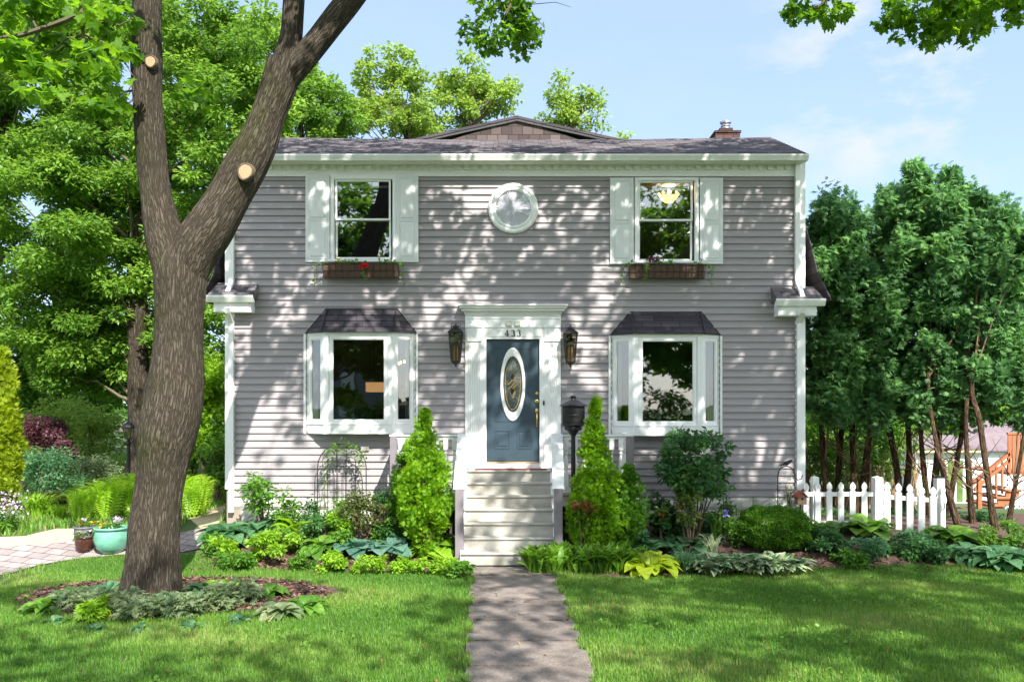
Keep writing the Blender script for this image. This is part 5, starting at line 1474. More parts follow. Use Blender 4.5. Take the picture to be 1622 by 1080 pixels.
# trellis with clematis
def trellis():
    Y = -.28; g0 = G(PX(540, Y), Y)
    root = empty('trellis', (PX(541, Y), Y, g0), 'arched black wire trellis against the siding under the left bay', 'trellis')
    def archp(x0, x1, pyt, pyb=840):
        r_ = (x1 - x0) / 2; c = (x0 + x1) / 2; pts = [P(x0, 0, Y)]; pts[0].z = g0
        for k in range(13):
            a = PI - PI * k / 12; pts.append(P(c + r_ * math.cos(a), pyt + r_ * .95 - r_ * .95 * math.sin(a), Y))
        e = P(x1, 0, Y); e.z = g0; pts.append(e); return pts
    m = MB()
    m.tube(archp(503, 580, 703), .008, 6); m.tube(archp(519, 535, 724), .006, 6); m.tube(archp(547, 563, 724), .006, 6)
    for px in (533, 549): m.tube([(PX(px, Y), Y, g0), (PX(px, Y), Y, PZ(712, Y))], .005, 5)
    for py in (765, 738): m.tube([(PX(503, Y), Y, PZ(py, Y)), (PX(580, Y), Y, PZ(py, Y))], .005, 5)
    m.build('frame', M['black'], root)
trellis()
# ================================================================ trees
def limb(name, pts, rad, mat, parent, n=40, step=.05, amp=.02, seed=0, flare=0):
    """tapered bark surface through the given points, with uv = (girth, length)"""
    from mathutils import noise
    pts = [Vector(p) for p in pts]
    # catmull-rom resample
    P_, R_ = [], []
    for i in range(len(pts) - 1):
        p0, p1, p2, p3 = pts[max(i - 1, 0)], pts[i], pts[i + 1], pts[min(i + 2, len(pts) - 1)]
        r0, r1, r2, r3 = rad[max(i - 1, 0)], rad[i], rad[i + 1], rad[min(i + 2, len(pts) - 1)]
        k = max(2, int((p2 - p1).length / step))
        for j in range(k + (1 if i == len(pts) - 2 else 0)):
            t = j / k; t2, t3 = t * t, t * t * t
            f = lambda a, b, c, d: .5 * ((2 * b) + (c - a) * t + (2 * a - 5 * b + 4 * c - d) * t2 + (3 * b - a - 3 * c + d) * t3)
            P_.append(f(p0, p1, p2, p3)); R_.append(max(.004, f(r0, r1, r2, r3)))
    vs, fs, uvs = [], [], []
    up = Vector((0, -1, 0)); s = 0
    for i, p in enumerate(P_):
        t = (P_[min(i + 1, len(P_) - 1)] - P_[max(i - 1, 0)]).normalized()
        if i: s += (P_[i] - P_[i - 1]).length
        u = (up - t * up.dot(t)).normalized(); w = t.cross(u); up = u
        for k in range(n + 1):
            a = 2 * PI * k / n; ka = a if k < n else 0
            dirn = u * math.cos(ka) + w * math.sin(ka)
            q = p + dirn * R_[i]
            d = noise.noise(Vector((q.x * 1.6 + seed, q.y * 1.6, q.z * 1.2))) * amp * 2.0
            d += noise.noise(Vector((math.cos(ka) * 5 + seed, math.sin(ka) * 5, s * 1.1))) * amp
            if flare and s < .8: d += flare * max(0, (1 - s / .8)) ** 2 * (0.65 + .35 * math.cos(ka * 5 + 1))
            vs.append(q + dirn * d * min(1, R_[i] / .12)); uvs.append((a / (2 * PI) * R_[0] * 6.28 / 1.0, s))
    m_ = n + 1
    for i in range(len(P_) - 1):
        for k in range(n): fs.append((i * m_ + k, i * m_ + k + 1, (i + 1) * m_ + k + 1, (i + 1) * m_ + k))
    me = bpy.data.meshes.new(name); me.from_pydata(vs, [], fs)
    uvl = me.uv_layers.new(name='UVMap'); lv = np.zeros(len(me.loops), np.int32); me.loops.foreach_get('vertex_index', lv)
    uvl.data.foreach_set('uv', np.array(uvs, np.float32)[lv].ravel())
    return me, vs

def join_me(name, mes, mat, parent):
    bm = bmesh.new()
    for me in mes: bm.from_mesh(me)
    out = bpy.data.meshes.new(name); bm.to_mesh(out); bm.free()
    for me in mes: bpy.data.meshes.remove(me)
    return link(name, out, mat, parent, smooth=True)

def clumps_in(ells, n, dy=2.0, seed=None):
    """points inside picture-shaped regions given as (px, py, rx, ry, Y, depth)"""
    out = []
    tot = sum(e[2] * e[3] for e in ells)
    for e in ells:
        k = max(2, int(n * e[2] * e[3] / tot))
        for _ in range(k):
            a = rng.uniform(0, 2 * PI); r_ = math.sqrt(rng.random())
            Y = e[4] + rng.uniform(-1, 1) * e[5]
            c = P(e[0] + e[2] * r_ * math.cos(a), e[1] + e[3] * r_ * math.sin(a), e[4]); c.y = Y
            out.append(c)
    return out

def crown(name, centres, rad, n, size, tpl, mat, parent, flat=.65, up=.35, smooth=False, droop=0.0):
    """leaves spread through clumps; denser near the upper outside of each clump"""
    C = np.array([tuple(c) for c in centres]); K = len(C)
    rr = rng.uniform(rad[0], rad[1], K)
    idx = rng.choice(K, n, p=rr ** 2 / (rr ** 2).sum())
    v = rng.normal(0, 1, (n, 3)); v /= np.linalg.norm(v, axis=1)[:, None]
    r_ = rng.random(n) ** .45
    pos = C[idx] + v * (r_ * rr[idx])[:, None] * np.array([1, 1, flat])
    yaw = np.arctan2(v[:, 1], v[:, 0]) + rng.normal(0, .7, n)
    pitch = rng.normal(-.15 - droop, .45, n) + v[:, 2] * up
    roll = rng.normal(0, .5, n)
    base = rng.random(K)[idx] * .45 + rng.random(n) * .55
    sc = rng.uniform(size[0], size[1], n)
    return scatter(name, tpl, pos, yaw, pitch, roll, sc, mat, parent, np.clip(base, 0, 1), smooth)

def twigs(centres, root_pts, rad=.035, mx=60):
    """thin limbs from the trunk out to the clumps, drawn as bowed tubes"""
    m = MB(); cs = list(centres); random.shuffle(cs)
    for c in cs[:mx]:
        o = min(root_pts, key=lambda q: (Vector(q[0]) - c).length + (2.0 if q[0].z > c.z else 0))
        a = Vector(o[0]); b = Vector(c); mid = (a + b) / 2 + Vector((0, 0, .12 * (b - a).length)) 
        q = (a * .6 + mid * .4) + Vector((random.uniform(-.1, .1),) * 3)
        r_ = min(o[1] * .5, rad + .008 * (b - a).length)
        m.tube([a, q, mid, b], [r_, r_ * .75, r_ * .5, r_ * .18], 6)
    return m

# ---- the big forked maple in front
YT = TR.y
def tp(px, py, w=None, dy=0): 
    p = P(px, py, YT); return Vector((p.x, YT + dy, p.z))
s_t = S(YT)
tree = empty('maple_tree', (TR.x, YT, TR.z), 'large forked maple with furrowed bark standing in the left lawn bed', 'tree')
def rr_(w): return w / s_t / 2
trunk_pts = [(240, 951, 86), (243, 905, 83), (247, 850, 77), (252, 790, 74), (257, 735, 77), (265, 690, 84), (273, 650, 87), (279, 600, 83), (282, 545, 74), (284, 490, 75), (286, 445, 80), (286, 420, 76), (287, 402, 62), (289, 388, 40), (290, 378, 14)]
me1, _ = limb('trunk', [tp(a, b) for a, b, w in trunk_pts], [rr_(w) for a, b, w in trunk_pts], None, None, 72, .035, .020, 1, flare=.07)
left_pts = [(283, 455, 60), (271, 415, 62), (258, 372, 58), (246, 310, 47), (239, 250, 46), (235, 190, 45), (233, 140, 45), (233, 95, 47), (234, 50, 43), (234, 0, 43), (233, -60, 41), (238, -150, 36), (250, -260, 30), (262, -380, 24)]
me2, _ = limb('l', [tp(a, b, 0, .0 + .0 * i) for i, (a, b, w) in enumerate(left_pts)], [rr_(w) for a, b, w in left_pts], None, None, 56, .04, .014, 5)
right_pts = [(290, 455, 60), (308, 400, 72), (335, 356, 70), (362, 312, 66), (386, 268, 67), (408, 226, 62), (425, 182, 52), (440, 140, 52), (452, 100, 52)]
me3, _ = limb('r', [tp(a, b) for a, b, w in right_pts], [rr_(w) for a, b, w in right_pts], None, None, 60, .04, .016, 9)
ra = [(448, 125, 44), (456, 88, 42), (462, 50, 34), (466, 0, 32), (472, -60, 31), (484, -140, 27), (498, -240, 22), (506, -360, 16)]
me4, _ = limb('ra', [tp(a, b) for a, b, w in ra], [rr_(w) for a, b, w in ra], None, None, 44, .05, .010, 12)
rb = [(452, 128, 36), (478, 100, 39), (503, 70, 38), (530, 36, 37), (563, -2, 36), (600, -50, 35), (648, -120, 30), (700, -210, 24), (742, -310, 18)]
me5, _ = limb('rb', [tp(a, b, 0, -.02 * i) for i, (a, b, w) in enumerate(rb)], [rr_(w) for a, b, w in rb], None, None, 44, .05, .012, 15)
stub, _ = limb('st', [tp(470, 95), tp(482, 82, 0, -.06), tp(491, 66, 0, -.10)], [rr_(24), rr_(20), rr_(13)], None, None, 20, .03, .012, 3)
join_me('trunk', [me1, me2, me3, me4, me5, stub], M['bark'], tree)
def scar(px, py, r, label, ang=0, ry=1.25, dy=-.19):
    c = P(px, py, YT + dy); m = MB(); n = 28; rd = r / s_t
    prof = [(1.35, .04), (1.28, -.012), (1.12, -.022), (1.0, -.010)]
    vs = []; fs = []
    for q, y in prof:
        for k in range(n):
            a = 2 * PI * k / n; wob = 1 + .05 * math.sin(3 * a + px)
            u, v = q * rd * wob * math.cos(a), q * rd * wob * ry * math.sin(a)
            vs.append((c.x + u * math.cos(ang) - v * math.sin(ang), c.y + y, c.z + u * math.sin(ang) + v * math.cos(ang)))
    for i in range(3):
        for k in range(n): fs.append((i * n + k, i * n + (k + 1) % n, (i + 1) * n + (k + 1) % n, (i + 1) * n + k))
    m.add(vs, fs); col = m.build('bark_collar', plain('callus_bark', (.12, .09, .065), .95, var=.4, scale=30, bump=.8), tree, smooth=True)
    m = MB(); vs = [vs[3 * n + k] for k in range(n)]; vs = [(v[0], c.y - .014, v[2]) for v in vs]
    m.add(vs, [tuple(range(n))])
    mt, nn, ll, b = nt('cut_rings')
    t = nn.new('ShaderNodeTexCoord'); mp_ = nn.new('ShaderNodeMapping'); mp_.inputs['Location'].default_value = (-c.x, -c.y, -c.z)
    wv = nn.new('ShaderNodeTexWave'); wv.wave_type = 'RINGS'; wv.rings_direction = 'Y'; wv.inputs['Scale'].default_value = 16; wv.inputs['Distortion'].default_value = 5; wv.inputs['Detail'].default_value = 3
    ll.new(t.outputs['Object'], mp_.inputs[0]); ll.new(mp_.outputs[0], wv.inputs['Vector'])
    r_ = ramp(nn, [(0, (.24, .13, .07)), (.5, (.42, .27, .15)), (1, (.50, .35, .21))]); ll.new(wv.outputs['Fac'], r_.inputs[0]); ll.new(r_.outputs[0], b.inputs['Base Color']); b.inputs['Roughness'].default_value = .85
    m.build('branch_scar', mt, tree)
scar(239, 98, 7.2, '', 0, 1.1, -.182); scar(389, 272, 9.6, '', -.5, 1.15, -.262)
# crown above the frame: real foliage which shades the lawn and shows in the glass
def blob(c, r, n):
    out = []
    for _ in range(n):
        v = Vector(rng.normal(0, 1, 3)).normalized() * (rng.random() ** .4); out.append(Vector((c[0] + v.x * r[0], c[1] + v.y * r[1], c[2] + v.z * r[2])))
    return out
def in_view(c, mpx=30):
    d = c.y + D
    if d < .5: return False
    px, py = CX + c.x * F / d, HY - (c.z - EZ) * F / d
    return -mpx < px < 1622 + mpx and -mpx * 1.2 < py < 1080
up_c = [c for c in blob((-2.4, -4.6, 10.6), (3.8, 3.0, 2.2), 150) + blob((.6, -6, 10.6), (3.4, 3.0, 2.0), 90) if not in_view(c, 60)]
crown('crown', up_c, (.28, .55), 4500, (.12, .2), MAPLE, M['f_maple'], tree, flat=.5)
tl_ = [c for c in clumps_in([(60, 55, 110, 70, -4.6, .7), (185, 60, 60, 60, -4.4, .5), (100, 120, 110, 40, -4.9, .5), (150, 130, 70, 30, -4.3, .4), (285, 130, 50, 35, -3.3, .4), (20, 20, 60, 50, -4.5, .5)], 44) if abs(CX + c.x * F / (c.y + D) - 239) > 38 or abs(HY - (c.z - EZ) * F / (c.y + D) - 98) > 55]
crown('crown', tl_, (.14, .28), 1150, (.10, .16), MAPLE, M['f_sun'], tree, flat=.45, droop=.3)
m = MB()
def br(pts, r0, r1, Y0=-4.5):
    n = len(pts); m.tube([P(a, b, Y0 + (c if len(q) > 2 else 0)) for q in pts for a, b, c in [(q[0], q[1], q[2] if len(q) > 2 else 0)]], [r0 + (r1 - r0) * i / (n - 1) for i in range(n)], 7)
br([(-60, 66), (0, 60), (35, 56), (75, 43), (105, 32), (130, 20), (132, -10), (136, -60, .2), (170, -140, .4), (228, -220, .5)], .018, .05)
br([(130, 20), (132, 60), (131, 95), (118, 105), (100, 120)], .022, .006)
br([(132, 22), (160, 36), (190, 40), (210, 30)], .014, .005); br([(132, 56), (105, 62), (80, 85), (55, 95)], .014, .005)
br([(133, 56), (170, 70), (190, 85), (210, 120)], .012, .005); br([(60, 48), (45, 20), (20, 0)], .012, .005); br([(131, 92), (90, 100), (60, 115)], .012, .004)
br([(256, 115, 1.0), (275, 135, 1.1), (300, 160, 1.2)], .012, .005)
m.build('branch', M['bark2'], tree)
tw = twigs(up_c, [(tp(262, -380), .12), (tp(506, -360), .1), (tp(742, -310), .1), (tp(250, -260), .14), (tp(648, -120, 0, -.1), .15), (tp(472, -60), .15), (tp(234, -60), .18)], .04, 70); tw.build('branch', M['bark'], tree)
# hanging spray in the upper middle, borne on a branch that comes in from above
hs_c = clumps_in([(795, 30, 42, 30, -4.6, .25), (775, 55, 30, 22, -4.6, .2), (825, 45, 30, 28, -4.6, .25), (850, 38, 16, 12, -4.6, .15), (748, 42, 16, 12, -4.6, .1), (785, 72, 26, 10, -4.6, .1), (800, 0, 55, 16, -4.6, .2)], 46)
crown('hanging_leaves', hs_c, (.06, .15), 1000, (.05, .09), MAPLE, M['f_sun'], tree, flat=.8, droop=.5)
m = MB(); br([(742, -310), (770, -200), (800, -90), (812, -20), (808, 10), (795, 40), (770, 70)], .05, .004, -4.6)
br([(812, -20), (835, 10), (850, 30), (862, 44)], .012, .003, -4.6); br([(808, 10), (785, 15), (760, 30), (745, 45)], .010, .003, -4.6); br([(835, 8), (880, 4), (905, 12)], .005, .002, -4.6)
m.build('branch', M['bark2'], tree)

# ---- street maples beside and behind the camera: they shade lawn and wall and stand mirrored in the panes
def street_maple(x, y, h, cr, cc, n, label, r0=.30, cl=100, keep=60, extra=(), mat='f_maple', crad=(.3, .6), lsz=(.13, .21)):
    z = G(x, y); root = empty('street_maple', (x, y, z), label, 'tree', 'maples along the street')
    c = Vector(cc)
    a, _ = limb('t', [(x, y, z), (x + .1, y, z + 1.5), (x - .05, y + .1, z + 3.4), (x + (c.x - x) * .2, y + (c.y - y) * .2, z + 5), (x + (c.x - x) * .6, y + (c.y - y) * .6, z + h * .62), (c.x, c.y, z + h * .8)],
              [r0, r0 * .85, r0 * .78, r0 * .66, r0 * .45, r0 * .2], None, None, 32, .12, .02, x, flare=.12)
    join_me('trunk', [a], M['bark'], root)
    cs = [q for q in blob(cc, cr, cl) if not in_view(q, keep)]
    cs += list(extra)
    crown('crown', cs, crad, n, lsz, MAPLE, M[mat], root, flat=.5)
    twigs(cs, [(Vector((x, y, z + 3.4)), .2), (Vector((x + (c.x - x) * .6, y + (c.y - y) * .6, z + h * .62)), .15), (Vector((c.x, c.y, z + h * .8)), .1)], .05, 70).build('branch', M['bark'], root)
    return root
SM = street_maple(8.2, -8.5, 12, (5.0, 5.0, 2.6), (6.1, -6.8, 10.6), 10200, 'street maple to the right whose leafy branches hang into the upper right corner', cl=230)
tr_c = clumps_in([(1295, 12, 42, 16, -7.2, .3), (1270, 34, 18, 9, -7.2, .2), (1325, 5, 28, 16, -7.2, .3), (1380, 0, 40, 8, -7.2, .3), (1450, 10, 60, 24, -7.4, .4), (1480, 38, 38, 16, -7.4, .3), (1540, 14, 60, 26, -7.3, .4), (1600, 8, 40, 20, -7.3, .4), (1545, 45, 14, 10, -7.3, .2), (1590, -20, 70, 26, -7.3, .4)], 70)
crown('hanging_leaves', tr_c, (.05, .13), 2100, (.045, .08), MAPLE, M['f_sun'], SM, flat=.8, droop=.45)
m = MB(); br([(1900, -350), (1720, -160), (1620, -70), (1540, -30), (1440, -8), (1360, -14), (1310, 0), (1280, 24)], .07, .004, -7.3)
br([(1540, -30), (1530, 0), (1500, 30)], .012, .003, -7.3); br([(1620, -70), (1600, -10), (1590, 20)], .012, .003, -7.3); m.build('branch', M['bark2'], SM)
street_maple(-1.0, -21.5, 13, (6.4, 4.0, 2.8), (-1.4, -17.4, 10.6), 2900, 'street maple standing behind the photographer', .34, 200)
street_maple(10.5, -18.0, 13, (4.8, 4.6, 2.8), (8.2, -15.0, 11.0), 4700, 'street maple behind the photographer to the right', .34, 220)
for (x, y, rx, rz_, cz, n_, lb) in ((-10, -31, 5, 6.2, 8.5, 8500, 'leafy maple across the road, far left one'), (-2.5, -34, 5, 6, 8, 7000, 'leafy maple across the road, left of centre'), (4.5, -32, 5, 6.5, 8.5, 8500, 'leafy maple across the road, right of centre'), (11, -31, 5, 6.5, 8.5, 8500, 'leafy maple across the road, far right one')):
    street_maple(x, y, 12, (rx, 3, rz_), (x, y, cz), n_, lb, .34, 90, 0, crad=(.7, 1.3), lsz=(.3, .5))
opp = empty('opposite_house', (-7.5, -42, 0), 'grey-blue house with a gable across the road, seen only mirrored in the panes', 'house')
m = MB(); m.box(-13, -2, -48, -42, 0, 5.2); m.prism([(-13, -42, 5.2), (-2, -42, 5.2), (-7.5, -42, 8.8)], (0, -6, 0)); m.build('wall', plain('slate_blue_siding', (.22, .26, .32), .7), opp)
m = MB(); m.prism([(-13.5, -41.6, 4.9), (-7.5, -41.6, 8.95), (-1.5, -41.6, 4.9), (-1.5, -41.6, 5.15), (-7.5, -41.6, 9.2), (-13.5, -41.6, 5.15)], (0, -7, 0)); m.build('roof', M['far_roof'], opp)
for (x, z) in ((-11, 3.3), (-7.5, 3.3), (-4, 3.3), (-11, 1), (-4, 1)):
    m = MB(); m.bevbox(x - .5, x + .5, -41.95, -41.9, z, z + 1.3, .01); m.build('window', M['white'], opp)
for i, (x, y, w_) in enumerate(((-12, -25.5, 3.0), (-5.5, -26.5, 3.2), (.5, -26, 3.2), (6.5, -25.5, 3.2), (13, -26, 3.4))):
    hr = empty('hedge_shrub', (x, y, 0), ['leftmost', 'second', 'middle', 'fourth', 'rightmost'][i] + ' big shrub of the hedge across the road', 'shrub', 'hedge across the road')
    crown('foliage', [q for q in blob((x, y, 1.6), (w_, 1.0, 1.7), 26)], (.5, .9), 2600, (.2, .34), LEAF, M['f_maple'], hr)

# ---- trees behind and beside the house
def back_tree(name, label, trunk, ells, n, size, rad, tplm, mat, ncl, base_r=.3, barkm='bark2', tw_n=50, flat=.6, group='trees behind the house', lean=None):
    pts = [P(a, b, Y) for a, b, Y in trunk]; gz = G(pts[0].x, pts[0].y); pts[0].z = gz
    root = empty(name, pts[0], label, 'tree', group)
    k = len(pts); rad_ = [base_r * (1 - .72 * i / (k - 1)) for i in range(k)]
    a, _ = limb('t', pts, rad_, None, None, 24, .15, .02, pts[0].x, flare=base_r * .4); join_me('trunk', [a], M[barkm], root)
    cs = clumps_in(ells, ncl)
    crown('crown', cs, rad, n, size, tplm, M[mat], root, flat=flat)
    rp = [(p, r_) for p, r_ in zip(pts[1:], rad_[1:])]
    twigs(cs, rp, .03, tw_n).build('branch', M[barkm], root)
    return root
back_tree('maple_tree', 'broad maple whose trunk shows just left of the big front trunk', [(222, 770, 6), (221, 640, 6), (218, 520, 6), (216, 410, 6.1), (240, 300, 6.3), (280, 180, 6.6), (320, 60, 7)],
          [(300, 90, 110, 75, 6.5, 2), (390, 90, 75, 80, 6.2, 1.5), (330, 250, 120, 90, 6, 1.6), (200, 470, 80, 90, 5.6, 1.0), (170, 250, 70, 90, 5.6, 1.4), (300, 470, 60, 110, 6.8, .8), (440, 160, 60, 60, 6, 1), (140, 560, 90, 60, 6.6, .8), (215, 350, 80, 60, 6, 1.5), (250, 570, 70, 50, 7, .8), (120, 190, 80, 60, 7.5, 1)], 78000, (.10, .17), (.30, .62), LEAF, 'f_far', 240, .30)
back_tree('maple_tree', 'tall spreading maple filling the left edge of the view', [(-60, 760, 7), (-50, 600, 7), (-30, 450, 7), (0, 300, 7), (20, 120, 7), (30, -50, 7)],
          [(40, 150, 110, 120, 6, 2), (-90, 200, 150, 250, 7, 2), (60, 350, 110, 130, 5.4, 1.5), (60, 500, 110, 80, 5.6, 1.2), (60, 20, 130, 100, 7, 2), (160, 130, 70, 100, 7, 1.2), (120, 420, 60, 110, 6.4, 1), (180, 20, 90, 60, 7.5, 1), (230, 30, 70, 60, 8, 1)], 80000, (.10, .17), (.30, .62), LEAF, 'f_far', 240, .35)
back_tree('maple_tree', 'dark leafy maple behind the left edge garden shrubs', [(100, 720, 15), (100, 600, 15), (110, 450, 15), (130, 250, 15)],
          [(60, 560, 150, 80, 14, 2), (200, 590, 130, 60, 14, 2), (-120, 560, 150, 120, 14, 2), (150, 400, 220, 160, 15, 2), (310, 560, 60, 120, 13, 1.5), (320, 330, 90, 150, 14, 2), (60, 640, 160, 30, 15, 1), (120, 120, 200, 150, 16, 2), (350, 120, 90, 70, 15, 1)], 70000, (.17, .28), (.6, 1.1), LEAF, 'f_maple', 220, .35)
back_tree('maple_tree', 'bright green tree rising behind the left end of the roof', [(490, 600, 9), (488, 400, 9), (480, 250, 9), (470, 150, 9)],
          [(470, 175, 65, 50, 9, 1.2), (500, 140, 38, 32, 9, 1), (450, 130, 50, 50, 9, 1), (520, 195, 35, 28, 9, 1), (420, 320, 50, 100, 8, 1), (395, 480, 40, 120, 8, 1)], 26000, (.11, .18), (.3, .55), LEAF, 'f_far', 95, .22)
back_tree('ash_tree', 'airy yellow-green tree behind the left half of the roof', [(650, 560, 17), (648, 300, 17), (640, 200, 17), (622, 120, 17)],
          [(625, 100, 14, 26, 17, .8), (590, 120, 22, 36, 17, .8), (640, 135, 30, 34, 17, 1), (650, 105, 12, 32, 17, .6), (570, 165, 32, 34, 17, 1), (610, 185, 60, 32, 17, 1.5), (660, 175, 30, 34, 17, 1), (555, 195, 25, 24, 17, 1), (680, 205, 40, 15, 17, 1)], 8200, (.15, .23), (.16, .42), LEAF, 'f_back', 135, .16)
back_tree('ash_tree', 'airy yellow-green tree behind the middle of the roof', [(745, 560, 18), (748, 300, 18), (750, 200, 18), (745, 130, 18)],
          [(745, 120, 26, 26, 18, 1), (725, 150, 38, 30, 18, 1), (775, 150, 32, 22, 18, 1), (700, 130, 18, 20, 18, .8), (760, 180, 42, 20, 18, 1), (805, 140, 20, 16, 18, .8), (710, 190, 36, 20, 18, 1), (815, 150, 14, 10, 18, .5), (800, 172, 16, 10, 18, .5)], 5600, (.15, .23), (.16, .42), LEAF, 'f_back', 105, .16)
back_tree('ash_tree', 'small airy tree behind the right slope of the gable', [(915, 560, 18), (912, 300, 18), (905, 200, 18), (892, 140, 18)],
          [(890, 150, 18, 26, 18, .6), (915, 180, 30, 24, 18, .8), (935, 165, 16, 18, 18, .6), (885, 185, 26, 20, 18, .8), (945, 195, 18, 14, 18, .6), (985, 217, 3, 3, 18, .2)], 2600, (.14, .22), (.15, .38), LEAF, 'f_back', 60, .13)
# far hedge of trees closing the horizon behind everything
for i, (px, py, Y, w, h, mt) in enumerate(((-300, 600, 40, 200, 120, 'f_maple'), (60, 650, 36, 90, 30, 'f_maple'), (420, 620, 42, 260, 70, 'f_maple'), (1480, 640, 60, 160, 45, 'f_maple'), (1800, 600, 50, 200, 110, 'f_maple'), (1330, 640, 50, 110, 50, 'f_green'), (1580, 645, 34, 60, 28, 'f_lime'))):
    back_tree('distant_tree', ['far tree left of the left edge maples', 'far tree behind the purple shrub', 'far trees hidden behind the house', 'far tree above the pale garage roof', 'far tree beyond the right edge', 'far tree behind the left cedar trunks', 'light green far tree above the wooden deck'][i],
              [(px, 700, Y), (px, 640, Y), (px, py, Y)], [(px, py, w, h, Y, 2)], 7000, (.35, .6), (1.2, 2.2), LEAF, mt, 40, .3, tw_n=15)

# ---- cedar row on the right
def cedar(stems, ells, n, ncl, label, mat='f_cedar'):
    b = stems[0][0]; Y = b[2]
    x = PX(b[0], Y); root = empty('cedar_tree', (x, Y, G(x, Y)), label, 'tree', 'cedar row beside the picket fence')
    for st in stems:
        pts = [P(a, q, Yy) for a, q, Yy in st[:-1]]; pts[0].z = G(pts[0].x, pts[0].y) - .03
        k = len(pts); r_ = st[-1]
        a, _ = limb('t', pts, [.78 * r_ * (1 - .5 * i / (k - 1)) for i in range(k)], None, None, 14, .08, .012, pts[0].x * 3, flare=r_ * .3)
        join_me('trunk', [a], M['bark_cedar'], root)
    cs = clumps_in(ells, ncl)
    low = [Vector((c.x + random.gauss(0, .15), c.y + random.gauss(0, .2), random.uniform(2.1, 3.0))) for c in random.sample(cs, 12)]
    tops = sorted(cs, key=lambda c: -c.z)[:14:4]; cs += low + [top + Vector((random.gauss(0, .10), 0, .12 + .13 * k)) for top in tops for k in range(3)]
    C = np.array([tuple(c) for c in cs]); K = len(C); idx = rng.integers(0, K, n)
    v = rng.normal(0, 1, (n, 3)); v /= np.linalg.norm(v, axis=1)[:, None]
    n = int(n * 1.75); idx = rng.integers(0, K, n); v = rng.normal(0, 1, (n, 3)); v /= np.linalg.norm(v, axis=1)[:, None]
    rk = rng.uniform(.10, .32, K); pos = C[idx] + v * (rng.random(n) ** .5 * rk[idx])[:, None] * np.array([1, 1, 1.3])
    yaw = np.arctan2(v[:, 1], v[:, 0]) + rng.normal(0, .6, n); pitch = rng.normal(-.15, .6, n)
    scatter('crown', SPRAY, pos, yaw, pitch, rng.normal(0, .9, n), rng.uniform(.07, .15, n), M[mat], root, np.clip(rng.random(K)[idx] * .5 + rng.random(n) * .5, 0, 1))
    tws = MB()
    for c in cs[:40]:
        st = random.choice(stems); q = st[random.randrange(1, len(st) - 1)]; a = P(*q)
        if abs(a.z - c.z) < 2.2: tws.tube([a, (a + c) / 2 + Vector((0, 0, .1)), c], [.02, .013, .005], 5)
    # bare lower twigs
    for _ in range(14):
        st = random.choice(stems); q = st[1]; a = P(q[0], q[1] + random.uniform(-30, 20), q[2]); e = a + Vector((random.uniform(-.7, .7), random.uniform(-.5, .5), random.uniform(.2, .7)))
        tws.tube([a, (a + e) / 2 + Vector((0, 0, -.06)), e], [.012, .009, .003], 5)
    tws.build('branch', M['bark_cedar'], root)
cedar([[(1310, 820, 2.2), (1306, 740, 2.2), (1300, 640, 2.2), (1300, 450, 2.2), .085], [(1325, 820, 2.3), (1330, 720, 2.3), (1338, 600, 2.4), (1340, 430, 2.5), .08]],
      [(1300, 470, 36, 110, 2.2, .7), (1300, 395, 28, 40, 2.2, .6), (1310, 600, 40, 60, 2.1, .6)], 8500, 110, 'cedar nearest the house corner in the row')
cedar([[(1356, 825, 2.0), (1352, 740, 2.0), (1350, 640, 2.1), (1356, 430, 2.1), .10], [(1364, 825, 2.1), (1372, 720, 2.1), (1385, 620, 2.2), (1385, 450, 2.3), .08]],
      [(1352, 400, 38, 50, 2.3, .7), (1355, 500, 42, 70, 2.0, .7), (1350, 610, 44, 50, 2.0, .6)], 9000, 110, 'second cedar from the house, trunks behind the fence pickets')
cedar([[(1428, 830, 1.8), (1420, 740, 1.8), (1402, 620, 1.9), (1405, 450, 2.0), .09], [(1430, 830, 1.9), (1440, 720, 1.9), (1434, 600, 1.9), (1432, 430, 2.0), .09], [(1372, 770, 2.3), (1378, 700, 2.2), (1400, 620, 2.2), .05]],
      [(1430, 370, 36, 58, 2.0, .7), (1420, 340, 26, 25, 2.0, .6), (1415, 470, 46, 70, 1.9, .8), (1410, 590, 50, 60, 1.9, .6), (1440, 320, 16, 14, 2, .4)], 11000, 130, 'tallest cedar in the row, rising behind the middle of the fence')
cedar([[(1472, 835, 1.2), (1463, 740, 1.3), (1458, 660, 1.4), (1462, 500, 1.5), .07], [(1474, 835, 1.2), (1484, 730, 1.3), (1490, 640, 1.4), (1486, 480, 1.5), .08]],
      [(1475, 400, 40, 60, 1.6, .7), (1478, 500, 44, 70, 1.5, .8), (1470, 600, 46, 55, 1.5, .6), (1465, 360, 24, 20, 1.6, .4)], 9500, 120, 'cedar with a narrow V of trunks behind the gate')
cedar([[(1520, 840, -.5), (1500, 770, -.3), (1483, 700, .3), (1470, 600, .9), (1480, 460, 1.2), .065], [(1500, 822, 1.0), (1514, 740, 1.0), (1526, 660, 1.1), (1530, 540, 1.2), (1528, 420, 1.3), .07]],
      [(1520, 360, 36, 50, 1.4, .7), (1516, 325, 14, 16, 1.4, .3), (1525, 460, 46, 80, 1.3, .8), (1520, 580, 50, 60, 1.2, .6)], 10500, 120, 'cedar with one trunk leaning across the gate post')
cedar([[(1541, 838, .2), (1535, 760, .2), (1530, 660, .3), (1540, 520, .6), .075], [(1576, 850, -.6), (1566, 770, -.5), (1552, 670, -.2), (1540, 600, .2), (1570, 450, .6), .075]],
      [(1575, 420, 50, 55, .9, .7), (1590, 520, 50, 60, .8, .7), (1570, 600, 46, 50, .6, .6), (1560, 380, 26, 22, 1, .4)], 10500, 120, 'cedar with ivy-clad right trunk near the wooden deck')
